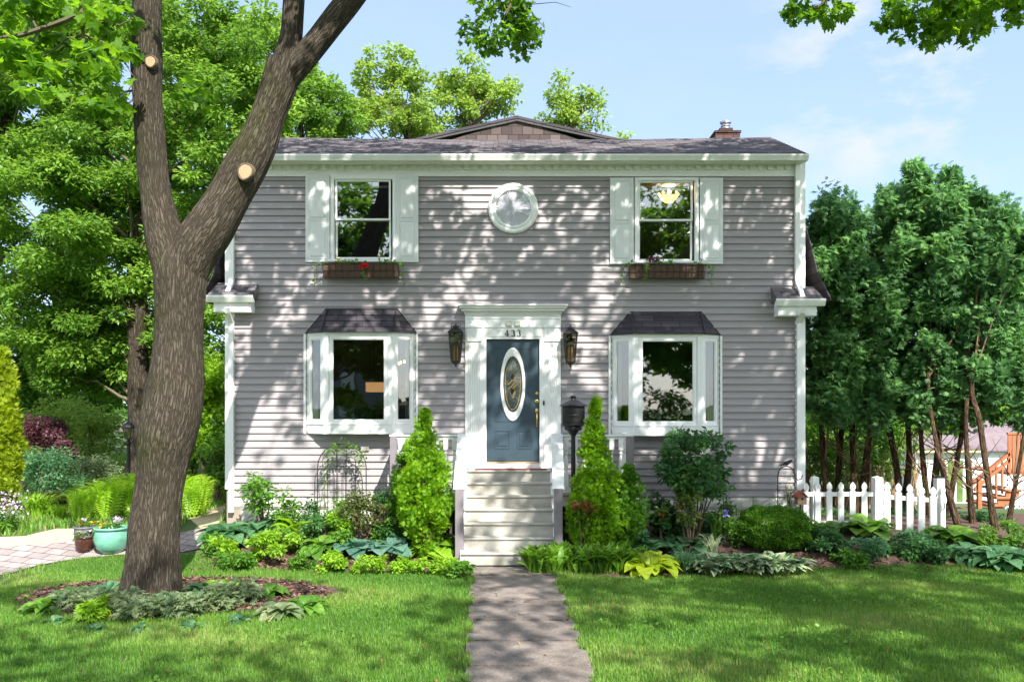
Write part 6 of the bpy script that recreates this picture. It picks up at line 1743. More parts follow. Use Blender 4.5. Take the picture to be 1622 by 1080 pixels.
cedar([[(1596, 850, -.2), (1606, 780, -.2), (1622, 690, 0), (1640, 560, .3), .06], [(1700, 850, .8), (1690, 700, .8), (1680, 500, .9), .09]],
      [(1640, 430, 50, 80, .9, .7), (1650, 560, 55, 70, .8, .7), (1700, 450, 60, 120, 1.2, .8), (1610, 390, 26, 30, 1.0, .5)], 10500, 120, 'cedar at the right edge of the view with a thin leaning trunk')

# ================================================================ shrubs, hostas, ferns
def shrub(name, label, px, pyb, w, h, n, size, mat, tpl=LEAF, Y=None, rad=(.10, .2), ncl=None, stems=5, cat='shrub', group=None, top=1.0, flat=.8, pitch_up=.3, low=.0, smooth=False, stemmat='stem', dens_low=0):
    b = pg(px, pyb) if Y is None else Vector((PX(px, Y), Y, G(PX(px, Y), Y)))
    k_ = 1 / S(b.y); rx = w * k_ / 2; H = h * k_
    if Y is not None: H = PZ(pyb - h, Y) - b.z
    root = empty(name, b, label, cat, group)
    rad = (min(rad[0], rx * .5), min(rad[1], rx * .7))
    cs = []
    ncl = ncl or max(8, int(rx * H * 60))
    zc = (H + low * H) / 2
    for _ in range(ncl):
        v = Vector(rng.normal(0, 1, 3)).normalized() * (rng.random() ** .35)
        cs.append(b + Vector((v.x * max(.02, rx - rad[0]), v.y * max(.02, min(rx, .75) - rad[0]), zc + v.z * (H * (1 - low) / 2 - rad[0] * .6))))
    crown('foliage', cs, rad, n, size, tpl, M[mat], root, flat=flat, up=pitch_up, smooth=smooth)
    if stems:
        m = MB()
        for k in range(stems):
            c = cs[k % len(cs)]; o = b + Vector((random.uniform(-.06, .06), random.uniform(-.05, .05), -.02)); m.tube([o, (o + c) / 2 + Vector((random.uniform(-.05, .05), 0, 0)), c], [.016, .011, .004], 6)
        m.build('stem', M[stemmat], root)
    return root, b
def rosette(name, label, px, pyb, w, h, n, mat, tpl=HOSTA, Y=None, group=None, cat='plant', spread=.35, wid=1.0, margin=False, up=(.1, 1.15), seed=None, smooth=True, len_=None):
    b = pg(px, pyb) if Y is None else Vector((PX(px, Y), Y, G(PX(px, Y), Y)))
    k_ = 1 / S(b.y); rx = w * k_ / 2; H = h * k_
    b.y += min(rx, .35) * .6; b.z = G(b.x, b.y)
    root = empty(name, b, label, cat, group)
    a = rng.uniform(0, 2 * PI, n); rr = np.sqrt(rng.random(n)); r_ = rr * rx * spread
    oy = min(rx, .42)
    pos = np.stack([b.x + r_ * np.cos(a), b.y + r_ / rx * oy * np.sin(a), np.full(n, b.z) + 0 * a], 1)
    L = len_ or max(rx * .95, H * 1.1)
    el = up[0] + .12 + (up[1] - up[0]) * (1 - rr) + rng.normal(0, .14, n)
    sc = L * rng.uniform(.65, 1.0, n)
    sc3 = np.stack([sc, sc * wid, sc * min(1.05, H / (L * .42) * .85)], 1)
    yaw = a + rng.normal(0, .35, n)
    rd = rng.random(n)
    o = scatter('leaves', tpl, pos, yaw, el * .7, rng.normal(0, .2, n), sc3, M[mat], root, rd, smooth)
    return root, b, (pos, yaw, el, sc3, rd)

# --- left bed, from the downspout to the steps
G1 = 'hostas in the left bed'; G2 = 'hostas in the right bed'
rosette('hosta', 'dark blue-green hosta at the foot of the left downspout', 352, 868, 78, 44, 60, 'f_bluegr', group=G1)
rosette('hosta', 'dark green hosta right of the left downspout', 402, 856, 80, 40, 60, 'f_bluegr', group=G1)
shrub('heuchera', 'yellow-green mound at the left end of the bed', 362, 884, 74, 40, 900, (.05, .09), 'f_lime', ROUND, stems=0, cat='plant', group='leafy mounds along the bed edge', rad=(.06, .12))
shrub('heuchera', 'dark green mound in front of the yellow-green one', 382, 900, 78, 34, 900, (.05, .08), 'f_green', LEAF, stems=0, cat='plant', group='leafy mounds along the bed edge', rad=(.06, .12))
shrub('heuchera', 'large yellow-green mound between the two hosta groups', 432, 888, 92, 48, 1400, (.05, .08), 'f_lime', LEAF, stems=0, cat='plant', group='leafy mounds along the bed edge', rad=(.06, .12))
shrub('hydrangea', 'loose fresh green shrub against the left end of the siding', 418, 848, 88, 108, 700, (.07, .12), 'f_green', LEAF, Y=-.55, stems=9, low=.25, ncl=26, rad=(.08, .15))
rosette('hosta', 'big-leaved bright hosta behind the mounds, below the loose shrub', 462, 856, 60, 42, 26, 'f_lime', group=G1)
shrub('azalea', 'dark rounded azalea in the middle of the left bed', 508, 860, 70, 52, 1300, (.04, .07), 'f_deep', LEAF, stems=6, rad=(.08, .14))
shrub('azalea', 'taller reddish-green azalea in front of the trellis', 575, 862, 106, 88, 1700, (.045, .075), 'f_brown', LEAF, stems=9, low=.3, rad=(.09, .15))
shrub('azalea', 'bright green azalea beside the reddish one', 545, 862, 60, 56, 800, (.05, .08), 'f_lime', LEAF, stems=5, low=.1, rad=(.08, .13))
rosette('hosta', 'mid green hosta in front of the dark azalea', 505, 882, 70, 34, 44, 'f_green', group=G1)
rosette('hosta', 'large steel-blue hosta left of centre in the left bed', 560, 884, 74, 38, 24, 'f_blue', HOSTA_R, group=G1)
rosette('hosta', 'large steel-blue hosta right beside its blue neighbour', 612, 888, 76, 40, 26, 'f_blue', HOSTA_R, group=G1)
rosette('hosta', 'lime hosta with cupped leaves near the steps', 682, 888, 76, 46, 40, 'f_lime', HOSTA_R, group=G1)
for i, (px, py, w, h, mt, lb) in enumerate(((478, 904, 66, 30, 'f_green', 'green low mound left of the pale paving stone edge'), (530, 906, 76, 34, 'f_lime', 'bright low mound under the first blue hosta'), (590, 908, 80, 34, 'f_lime', 'bright low mound under the second blue hosta'),
        (645, 910, 70, 30, 'f_lime', 'bright low mound in front of the lime hosta'), (695, 912, 70, 32, 'f_lime', 'bright low mound left of the path corner'), (728, 916, 50, 30, 'f_green', 'low feathery mound right at the path corner'))):
    shrub('sedum', lb, px, py, w, h, 1100, (.035, .06), mt, ROUND if i % 2 else LEAF, stems=0, cat='plant', group='low edging plants of the left bed', rad=(.05, .1))
def arborvitae(px, pyb, w, h, label, n, mat='f_arbor', Y=None, shape='l', name='arborvitae', group='arborvitae beside the steps', big=1.0):
    b = pg(px, pyb) if Y is None else Vector((PX(px, Y), Y, G(PX(px, Y), Y)))
    k_ = 1 / S(b.y); rx = w * k_ / 2; H = PZ(pyb - h, b.y) - b.z
    root = empty(name, b, label, 'conifer', group)
    K = int(n / 38)
    t = rng.random(K) ** 1.1
    pr = {'l': ([0, .12, .28, .45, .62, .8, 1], [.30, .42, .86, 1.0, .78, .42, .05]), 'r': ([0, .1, .25, .42, .6, .8, 1], [.45, .80, 1.0, .86, .55, .26, .02]), 'o': ([0, .2, .5, .8, 1], [.5, .9, 1, .7, .1])}[shape]
    pf = np.interp(t, *pr); a = rng.uniform(0, 2 * PI, K)
    r_ = rx * pf * (rng.random(K) ** .3) * rng.uniform(.72, 1.06, K)
    C = np.stack([b.x + r_ * np.cos(a) + .05 * np.sin(t * 7) * rx, b.y + r_ * np.sin(a) * .85, b.z + .05 + t * (H - .1)], 1)
    rk = np.clip(rng.uniform(.05, .12, K) * (.5 + pf), .03, .13)
    idx = rng.choice(K, n, p=rk ** 2 / (rk ** 2).sum())
    v = rng.normal(0, 1, (n, 3)); v /= np.linalg.norm(v, axis=1)[:, None]
    pos = C[idx] + v * (rk[idx] * rng.random(n) ** .4)[:, None] * np.array([1, 1, 1.35])
    yaw = np.where(rng.random(n) < .5, a[idx], np.arctan2(v[:, 1], v[:, 0])) + rng.normal(0, .5, n)
    scatter('foliage', SPRAY, pos, yaw, rng.normal(.7, .45, n), rng.normal(0, 1.1, n), rng.uniform(.04, .085, n) * big, M[mat], root, np.clip(rng.random(n) * .5 + rng.random(K)[idx] * .5, 0, 1))
    m = MB(); m.tube([b, b + Vector((.02, 0, H * .5)), b + Vector((0, 0, H * .95))], [.045, .03, .006], 8)
    for k in range(10):
        aa = 2 * PI * k / 10; m.tube([b + Vector((0, 0, .05)), b + Vector((math.cos(aa) * rx * .4, math.sin(aa) * rx * .4, H * .18)), b + Vector((math.cos(aa) * rx * .6, math.sin(aa) * rx * .6, H * .4))], [.016, .012, .004], 5)
    m.build('trunk', M['stem'], root); return root, b
arborvitae(672, 858, 86, 213, 'bright cone-shaped arborvitae left of the steps', 8500, Y=-1.55)
arborvitae(644, 850, 52, 150, 'darker narrow arborvitae tucked behind the left cone', 3800, 'f_box', Y=-1.2)
arborvitae(942, 858, 90, 230, 'tall pointed arborvitae right of the steps', 9500, Y=-1.6, shape='r')
arborvitae(992, 862, 62, 126, 'short rounded arborvitae beside the tall pointed one', 4800, 'f_box', Y=-1.45, shape='o')
rt = empty('browned_twig_clump', (PX(918, -1.9), -1.9, G(PX(918, -1.9), -1.9)), 'rust-coloured dead sprays at the foot of the tall arborvitae', 'dead foliage')
N = 44; c = P(914, 800, -1.95); c2 = P(932, 806, -1.95)
pos = np.array([tuple(c if i % 2 else c2) for i in range(N)]) + rng.normal(0, .05, (N, 3)); scatter('sprays', SPRAY, pos, rng.uniform(0, 6.3, N), rng.normal(.2, .6, N), rng.normal(0, 1, N), rng.uniform(.06, .11, N), M['f_rust'], rt)
m = MB(); m.tube([(PX(922, -1.9), -1.9, .05), (PX(920, -1.9), -1.92, .5), tuple(c)], [.012, .009, .004], 5); m.tube([(PX(922, -1.9), -1.9, .05), tuple(c2)], [.012, .004], 5); m.build('stem', M['stem'], rt)

# --- right bed
lv = pg(912, 916)
N = 1500; xs = rng.uniform(lv.x - .62, lv.x + .78, N); ys = rng.uniform(-2.42, -1.85, N); ok = ~((xs < .66) & (ys > -1.95)); xs, ys = xs[ok], ys[ok]; N = len(xs)
lily = scatter('lily_of_the_valley', LANCE, np.stack([xs, ys, np.array([G(x, y) for x, y in zip(xs, ys)])], 1), rng.uniform(0, 2 * PI, N), rng.uniform(.6, 1.35, N), rng.normal(0, .3, N), np.stack([rng.uniform(.26, .42, N), rng.uniform(.3, .42, N), rng.uniform(.24, .44, N)], 1), M['f_lily'], None, None, True)
tag(lily, 'dense bed of upright green leaves beside the path corner', 'ground cover', kind='stuff')
rosette('hosta', 'broad lime leaves rising behind the upright green leaves', 925, 884, 88, 50, 16, 'f_lime', HOSTA_R, group=G2, Y=-1.8)
rosette('hosta', 'big blue-green leaf clump beside the lime leaves', 975, 888, 60, 48, 16, 'f_bluegr', HOSTA_R, group=G2, Y=-1.7)
rosette('hosta', 'round-leaved dark blue-green hosta behind the gold one', 1030, 882, 80, 60, 60, 'f_bluegr', HOSTA_R, group=G2, len_=.30, spread=.8)
rosette('hosta', 'round-leaved dark hosta left of the iris blades', 1085, 876, 78, 66, 60, 'f_bluegr', HOSTA_R, group=G2, len_=.28, spread=.8)
rosette('hosta', 'gold-yellow hosta at the front edge of the right bed', 1035, 914, 84, 46, 44, 'f_gold', HOSTA, group=G2)
rosette('liriope', 'fine grassy tuft left of the white-edged hosta', 1092, 912, 62, 50, 150, 'f_bluegr', STRAP, cat='grass tuft', wid=1.2, len_=.42, up=(.0, .3))
rosette('variegated_iris', 'yellow striped blades in front of the iris', 1132, 888, 56, 42, 34, 'f_varieg', STRAP, cat='plant', wid=2.0, len_=.42, up=(.0, .5))
def iris():
    root, b, _ = rosette('iris', 'upright iris blades with one violet-blue flower', 1140, 868, 50, 62, 46, 'f_green', STRAP, cat='plant', wid=3.2, len_=.62, up=(.3, .75), Y=-1.25)
    c = P(1150, 814, -1.25); m = MB(); m.tube([(b.x + .08, -1.25, b.z), c], [.008, .005], 5); m.build('stem', M['gstem'], root)
    N = 9; a = np.linspace(0, 2 * PI, N); scatter('flower', ROUND, np.array([tuple(c)] * N), a, np.where(np.arange(N) % 2, -.5, 1.0), np.zeros(N), np.full(N, .085), M['purple_fl'], root)
iris()
def varieg(px, py, w, h, label):
    root, b, (pos, yaw, el, sc3, rd) = rosette('variegated_hosta', label, px, py, w, h, 130, 'f_bluegr', HOSTA, group='white-edged hostas at the lawn edge', len_=.32, spread=.9, wid=.62, up=(.75, 1.5))
    # cream margin: the same leaves, a little larger, lying just under the green
    p2 = pos.copy(); p2[:, 2] -= .004; s2 = sc3 * np.array([1.03, 1.22, 1.0])
    scatter('leaf_margin', HOSTA, p2, yaw, el * .7, np.zeros(len(yaw)), s2, M['f_varieg'], root, rd, True)
varieg(1135, 912, 74, 46, 'white-edged hosta nearest the grassy tuft')
varieg(1185, 912, 84, 56, 'white-edged hosta in the middle of its row')
varieg(1236, 912, 84, 50, 'white-edged hosta below the clipped boxwood')
def boxwood():
    Y = -1.35; x0, x1 = PX(1169, Y), PX(1279, Y); z1 = PZ(803, Y); x = (x0 + x1) / 2; z0 = G(x, Y); H = z1 - z0; rx = (x1 - x0) / 2
    root = empty('boxwood', (x, Y, z0), 'clipped dense green boxwood beside the birdhouse', 'shrub')
    n = 24000; v = rng.normal(0, 1, (n, 3)); v /= np.linalg.norm(v, axis=1)[:, None]
    sg = np.sign(v) * np.abs(v) ** .8; lump = 1 + .04 * np.sin(sg[:, 0] * 9) + .05 * np.sin(sg[:, 2] * 11 + sg[:, 0] * 7) + .03 * np.sin(sg[:, 1] * 13)
    r_ = (1 - .30 * rng.random(n) ** 1.6) * lump
    pos = np.stack([x + sg[:, 0] * rx * r_ , Y + sg[:, 1] * .45 * r_, z0 + H * .5 + sg[:, 2] * H * .5 * r_], 1)
    pos[:, 2] = np.maximum(pos[:, 2], z0 + .02)
    scatter('foliage', LEAF, pos, np.arctan2(v[:, 1], v[:, 0]) + rng.normal(0, .8, n), rng.normal(.6, .5, n), rng.normal(0, .8, n), rng.uniform(.026, .045, n), M['f_box'], root)
    m = MB()
    for k in range(9): m.tube([(x + random.uniform(-.1, .1), Y, z0), (x + random.uniform(-.4, .4), Y + random.uniform(-.2, .2), z0 + H * .6)], [.02, .008], 5)
    m.build('stem', M['stem'], root)
boxwood()
for (px, py, w, h, n_, mt, tp_, lb) in ((1000, 872, 60, 44, 700, 'f_bluegr', ROUND, 'low round-leaved plant between the arborvitae and the dark hosta'), (1062, 856, 96, 50, 1300, 'f_deep', ROUND, 'dark round-leaved plant below the large shrub'), (1120, 852, 60, 40, 700, 'f_bluegr', ROUND, 'round-leaved plant left of the iris blades'),
        (1168, 868, 50, 50, 700, 'f_green', LEAF, 'green leafy plant between iris and boxwood'), (1020, 898, 60, 30, 500, 'f_green', LEAF, 'green leafy plant behind the gold hosta'), (1288, 872, 46, 46, 600, 'f_deep', LEAF, 'dark leafy plant at the right side of the boxwood'), (965, 900, 70, 34, 600, 'f_green', LEAF, 'leafy plant between the upright leaves and the lime hosta')):
    shrub('leafy_plant', lb, px, py, w, h, n_, (.05, .09), M and mt, tp_, stems=0, cat='plant', group='leafy plants filling the right bed', rad=(.06, .13))
for (px, py, w, h, n_, mt, tp_, lb) in ((335, 880, 50, 36, 500, 'f_green', LEAF, 'green leafy plant at the far left corner of the bed'), (455, 872, 60, 44, 700, 'f_green', LEAF, 'green leafy plant in front of the big-leaved bright hosta'), (540, 868, 60, 46, 700, 'f_green', LEAF, 'green leafy plant between dark azalea and blue hosta'),
        (635, 868, 60, 54, 700, 'f_deep', LEAF, 'dark leafy plant at the foot of the left arborvitae'), (610, 866, 50, 60, 600, 'f_green', LEAF, 'green leafy plant right of the reddish azalea'), (712, 884, 40, 40, 400, 'f_green', LEAF, 'green leafy plant beside the left newel post')):
    shrub('leafy_plant', lb, px, py, w, h, n_, (.05, .09), mt, tp_, stems=0, cat='plant', group='leafy plants filling the left bed', rad=(.06, .13))
for (px, Y, w, h, n_, mt, lb) in ((455, -.5, 60, 62, 800, 'f_green', 'green shrub against the foundation right of the loose fresh shrub'), (492, -.45, 50, 54, 600, 'f_deep', 'dark shrub against the foundation left of the trellis'), (545, -.6, 60, 66, 800, 'f_green', 'green shrub at the foot of the trellis'), (612, -.7, 50, 74, 700, 'f_deep', 'dark shrub against the foundation left of the arborvitae'),
        (1045, -.6, 60, 70, 800, 'f_deep', 'dark shrub against the foundation beside the short arborvitae'), (1150, -.6, 46, 52, 500, 'f_green', 'green shrub against the foundation left of the boxwood')):
    shrub('foundation_shrub', lb, px, 848, w, h, n_, (.05, .09), mt, LEAF, Y=Y, stems=4, group='shrubs against the foundation', rad=(.07, .14), low=.1)
def rhodo():
    root, b = shrub('euonymus', 'large dark green shrub under the right bay window', 1100, 820, 140, 145, 3600, (.07, .12), 'f_deep', LEAF, Y=-.95, stems=12, low=.32, ncl=62, rad=(.10, .18))
    shrub('azalea', 'yellow-green azalea with orange leaves in front of the large dark shrub', 1092, 838, 66, 100, 520, (.07, .12), 'f_azalea', LEAF, Y=-1.3, stems=6, low=.25, ncl=22, rad=(.08, .13))
    shrub('azalea', 'small azalea sprig with orange leaves near the short arborvitae', 1047, 838, 26, 36, 90, (.06, .1), 'f_azalea', LEAF, Y=-1.2, stems=2, low=.5, ncl=5, rad=(.05, .09))
    shrub('euonymus', 'lower twiggy shoot of green leaves at the right of the large shrub', 1150, 812, 40, 60, 160, (.05, .09), 'f_deep', LEAF, Y=-.8, stems=4, low=.3, ncl=10, rad=(.06, .1))
    shrub('asparagus_fern', 'wispy feathery plant beside the shepherd hook', 1252, 815, 34, 70, 260, (.03, .05), 'f_silver', LEAF, Y=-.3, stems=6, low=.1, ncl=14, rad=(.05, .09))
rhodo()
rosette('hosta', 'large bright green hosta in front of the fence', 1385, 854, 84, 40, 34, 'f_green', HOSTA_R, group='hostas along the picket fence')
rosette('hosta', 'green hosta in front of the fence beside the boxwood', 1312, 852, 60, 34, 26, 'f_green', HOSTA_R, group='hostas along the picket fence')
rosette('hosta', 'green hosta right of the gate post', 1520, 868, 84, 40, 50, 'f_green', HOSTA_R, group='hostas along the picket fence')
rosette('hosta', 'blue-green hosta at the right edge lawn border', 1602, 905, 90, 48, 70, 'f_bluegr', HOSTA, group='hostas along the picket fence')
rosette('hosta', 'blue-green hosta left of the edge one', 1545, 893, 76, 34, 60, 'f_bluegr', HOSTA, group='hostas along the picket fence')
mats = ['f_deep', 'f_bluegr', 'f_deep', 'f_green', 'f_deep', 'f_green', 'f_bluegr']
for i, (px, py, w, h, lb) in enumerate(((1318, 880, 84, 44, 'low dark shrub between boxwood and fence'), (1370, 886, 90, 36, 'low dark shrub below the large fence hosta'), (1430, 884, 90, 36, 'low dark shrub in front of the gate'), (1345, 898, 60, 26, 'low yellowish tuft at the lawn edge below the fence'),
        (1485, 888, 84, 34, 'low dark shrub below the gate post'), (1590, 865, 90, 46, 'leafy green shrub under the wooden deck'), (1445, 868, 60, 26, 'low dark shrub at the foot of the open gate'))):
    shrub('leafy_perennial', lb, px, py, w, h, 900, (.05, .09), mats[i], LEAF, stems=0, cat='plant', group='perennials in front of the fence', rad=(.07, .14))
for i, (px, Y, w, h, lb) in enumerate(((1330, 1.6, 90, 40, 'undergrowth behind the left fence pickets'), (1420, 1.5, 90, 40, 'undergrowth behind the gate'), (1500, 1.0, 70, 36, 'ivy mound at the foot of the cedars right of the gate'), (1560, .6, 90, 44, 'ivy mound at the foot of the ivy-clad cedar'))):
    shrub('undergrowth', lb, px, 860, w, h, 900, (.05, .09), 'f_deep', LEAF, Y=Y, stems=0, cat='plant', group='undergrowth below the cedars', rad=(.08, .16))

for i, (px, Y, pyc, w, h, n_, mt, lb) in enumerate(((1300, 6, 700, 70, 120, 2600, 'f_maple', 'dark thicket behind the first two cedars'), (1365, 6.5, 700, 80, 120, 2800, 'f_green', 'thicket behind the third cedar trunks'), (1425, 7, 680, 40, 130, 1400, 'f_maple', 'thicket left of the pale outbuilding'), (1330, 9, 660, 160, 90, 3000, 'f_lime', 'sunlit thicket far behind the fence'))):
    x = PX(px, Y); b = Vector((x, Y, G(x, Y))); root = empty('thicket_shrub', b, lb, 'shrub', 'thicket behind the cedar row')
    cs = clumps_in([(px, pyc, w / 2, h / 2, Y, .8)], 34)
    crown('foliage', cs, (.2, .45), n_, (.10, .18), LEAF, M[mt], root, flat=.85)
    m = MB()
    for k in range(26):
        o = b + Vector((random.uniform(-1, 1) * w / S(Y) / 2.2, random.uniform(-.5, .3), -.1)); e = o + Vector((random.uniform(-.5, .5), random.uniform(-.3, .3), random.uniform(1.2, 2.4)))
        m.tube([o, (o + e) / 2 + Vector((random.uniform(-.15, .15), 0, 0)), e], [.035, .022, .006], 5)
    m.build('stem', plain('tan_dead_stem', (.30, .19, .11), .9, var=.3), root)
# --- ring of plants round the maple
G3 = 'plants round the big maple'
rg = [('hosta', 62, 974, 64, 42, 'f_green', 'green hosta at the left tip of the maple bed'), ('hosta', 108, 958, 70, 40, 'f_green', 'green hosta second from the left tip of the maple bed'), ('hosta', 160, 948, 60, 32, 'f_bluegr', 'blue-green hosta close to the left of the trunk'),
      ('hosta', 315, 945, 56, 34, 'f_bluegr', 'blue-green hosta close to the right of the trunk'), ('hosta', 480, 972, 66, 44, 'f_green', 'green hosta at the right tip of the maple bed'), ('hosta', 436, 982, 60, 36, 'f_silver', 'pale-edged hosta beside the right tip hosta'),
      ('hosta', 345, 940, 44, 34, 'f_lime', 'bright hosta behind the right of the trunk'), ('hosta', 420, 950, 44, 26, 'f_green', 'small hosta behind the silver ferns')]
for nm, px, py, w, h, mt, lb in rg: rosette(nm, lb, px, py, w, h, 34, mt, group=G3, len_=.26)
for i, (px, py, w, h, mt, lb) in enumerate(((120, 965, 80, 34, 'f_silver', 'silver fern at the left of the trunk front'), (178, 972, 84, 38, 'f_silver', 'silver fern left of the trunk foot'), (232, 978, 84, 36, 'f_silver', 'silver fern right below the trunk'), (292, 976, 84, 38, 'f_silver', 'silver fern below the right side of the trunk'),
        (350, 965, 80, 40, 'f_silver', 'silver fern between trunk and mulch patch'), (385, 955, 70, 38, 'f_silver', 'silver fern at the back right of the maple bed'), (150, 985, 46, 34, 'f_lime', 'bright green bleeding-heart tuft left of the trunk foot'))):
    shrub('painted_fern', lb, px, py, w, h, 420, (.06, .12), mt, SPRAY, stems=0, cat='fern', group=G3, rad=(.07, .14), pitch_up=.1, ncl=22)
for px, py, lb in ((146, 1003, 'small grey-green sprout at the front left of the mulch'), (222, 1003, 'small grey-green sprout at the front of the mulch'), (300, 998, 'small grey-green sprout right of the front one'), (78, 992, 'small green sprout at the left mulch edge'), (375, 990, 'small green sprout beside the bare mulch patch')):
    rosette('seedling', lb, px, py, 34, 20, 14, 'f_bluegr', group=G3, len_=.14)

# --- left garden
def ferns(px, Y, w, h, n, label):
    root = rosette('ostrich_fern', label, px, 850, w, h, n, 'f_fern', FROND, Y=Y, cat='fern', group='ostrich ferns in the left garden', len_=h / S(Y) * .76, up=(.55, 1.25), spread=.5, smooth=False)
ferns(118, .1, 70, 70, 60, 'ostrich fern clump behind the grey pot'); ferns(158, .3, 80, 84, 70, 'ostrich fern clump behind the sea-green pot'); ferns(196, .6, 70, 92, 60, 'ostrich fern clump at the foot of the lamp post')
ferns(300, .8, 66, 84, 60, 'ostrich fern clump right of the big trunk'); ferns(262, 1.2, 60, 90, 40, 'ostrich fern clump hidden behind the big trunk')
arborvitae(0, 812, 60, 262, 'golden columnar conifer at the left edge', 9000, 'f_gold', Y=1.0, shape='o', name='golden_arborvitae', group=None, big=1.5)
def back_shrub(name, label, px, pyc, w, h, Y, n, size, mat, tpl=LEAF, rad=(.18, .35), ncl=24):
    x = PX(px, Y); b = Vector((x, Y, G(x, Y))); root = empty(name, b, label, 'shrub', 'shrubs of the left garden')
    cs = clumps_in([(px, pyc, w / 2, h / 2, Y, min(1.0, w / S(Y) / 3))], ncl); cs = [Vector((c.x, c.y, max(c.z, b.z + .1))) for c in cs]
    crown('foliage', cs, rad, n, size, tpl, M[mat], root, flat=.85)
    m = MB()
    for c in cs[:8]: m.tube([b, (b + c) / 2, c], [.03, .02, .006], 5)
    m.build('stem', M['stem'], root)
back_shrub('smoke_bush', 'purple-leaved shrub above the left garden border', 62, 688, 70, 46, 6.5, 5200, (.05, .09), 'f_purple', LEAF, (.12, .26), 40)
back_shrub('smoke_bush', 'small purple shoot at the right end of the purple shrub', 102, 712, 18, 22, 6.0, 350, (.06, .1), 'f_purple', ROUND, (.1, .18), 6)
back_shrub('dogwood', 'large light green shrub above and behind the purple one', 100, 672, 170, 60, 10, 4200, (.10, .17), 'f_back', LEAF, (.3, .5), 30)
back_shrub('dogwood', 'light green shrub between bench and lamp post', 158, 690, 60, 60, 9, 1500, (.10, .16), 'f_back', LEAF, (.2, .4), 14)
back_shrub('spirea', 'soft blue-green shrub left of the bench', 80, 752, 96, 68, 4.5, 4200, (.05, .10), 'f_bluegr', LEAF, (.16, .3), 30)
back_shrub('spirea', 'reddish-green shrub below the bench', 152, 750, 70, 50, 5.5, 2600, (.05, .10), 'f_silver', LEAF, (.16, .3), 22)
back_shrub('spirea', 'mixed pinkish-green shrub beside the golden conifer', 34, 722, 60, 60, 5.2, 2000, (.05, .10), 'f_azalea', LEAF, (.16, .3), 18)
back_shrub('coral_bells', 'bronze-leaved plant behind the grey pot', 95, 800, 60, 34, 1.8, 1100, (.05, .09), 'f_brown', ROUND, (.1, .18), 14)
back_shrub('daylily_clump', 'bright green grassy clump near the left edge', 45, 818, 60, 40, 1.4, 10, (.05, .09), 'f_lime', LEAF, (.1, .18), 10)
rosette('daylily', 'grassy lime clump left of the sandy edge', 50, 845, 80, 50, 170, 'f_lime', STRAP, cat='plant', wid=2.0, len_=.55, up=(.1, .5), Y=.5)
rosette('daylily', 'low lime clump at the end of the sandy edge', 84, 845, 60, 34, 110, 'f_lime', STRAP, cat='plant', wid=2.0, len_=.38, up=(.1, .5), Y=.2)
r_, b_ = shrub('phlox', 'pale lilac flowering clump at the left edge', 6, 866, 60, 60, 900, (.04, .07), 'f_green', LEAF, Y=-.5, stems=4, cat='flowering plant', rad=(.08, .14))
N = 260; pos = np.stack([b_.x + rng.uniform(-.32, .32, N), b_.y + rng.uniform(-.25, .2, N), b_.z + rng.uniform(.2, .62, N)], 1); scatter('flowers', ROUND, pos, rng.uniform(0, 6.3, N), rng.uniform(-.3, 1.2, N), rng.normal(0, .5, N), rng.uniform(.03, .05, N), M['pink_fl'], r_)['kind'] = 'stuff'
back_shrub('viburnum', 'light green shrub filling the gap right of the big trunk', 325, 640, 56, 150, 4.0, 4200, (.09, .15), 'f_lime', LEAF, (.2, .38), 36)
back_shrub('viburnum', 'darker shrub at the left corner of the house', 345, 740, 44, 90, 3.2, 2200, (.07, .12), 'f_green', LEAF, (.15, .3), 20)
back_shrub('viburnum', 'green shrub behind the ferns right of the big trunk', 300, 720, 50, 70, 5.0, 2000, (.08, .14), 'f_green', LEAF, (.18, .3), 18)
back_shrub('viburnum', 'low green shrub around the foot of the lamp post', 175, 790, 60, 30, 2.0, 1000, (.06, .1), 'f_lime', LEAF, (.12, .2), 12)

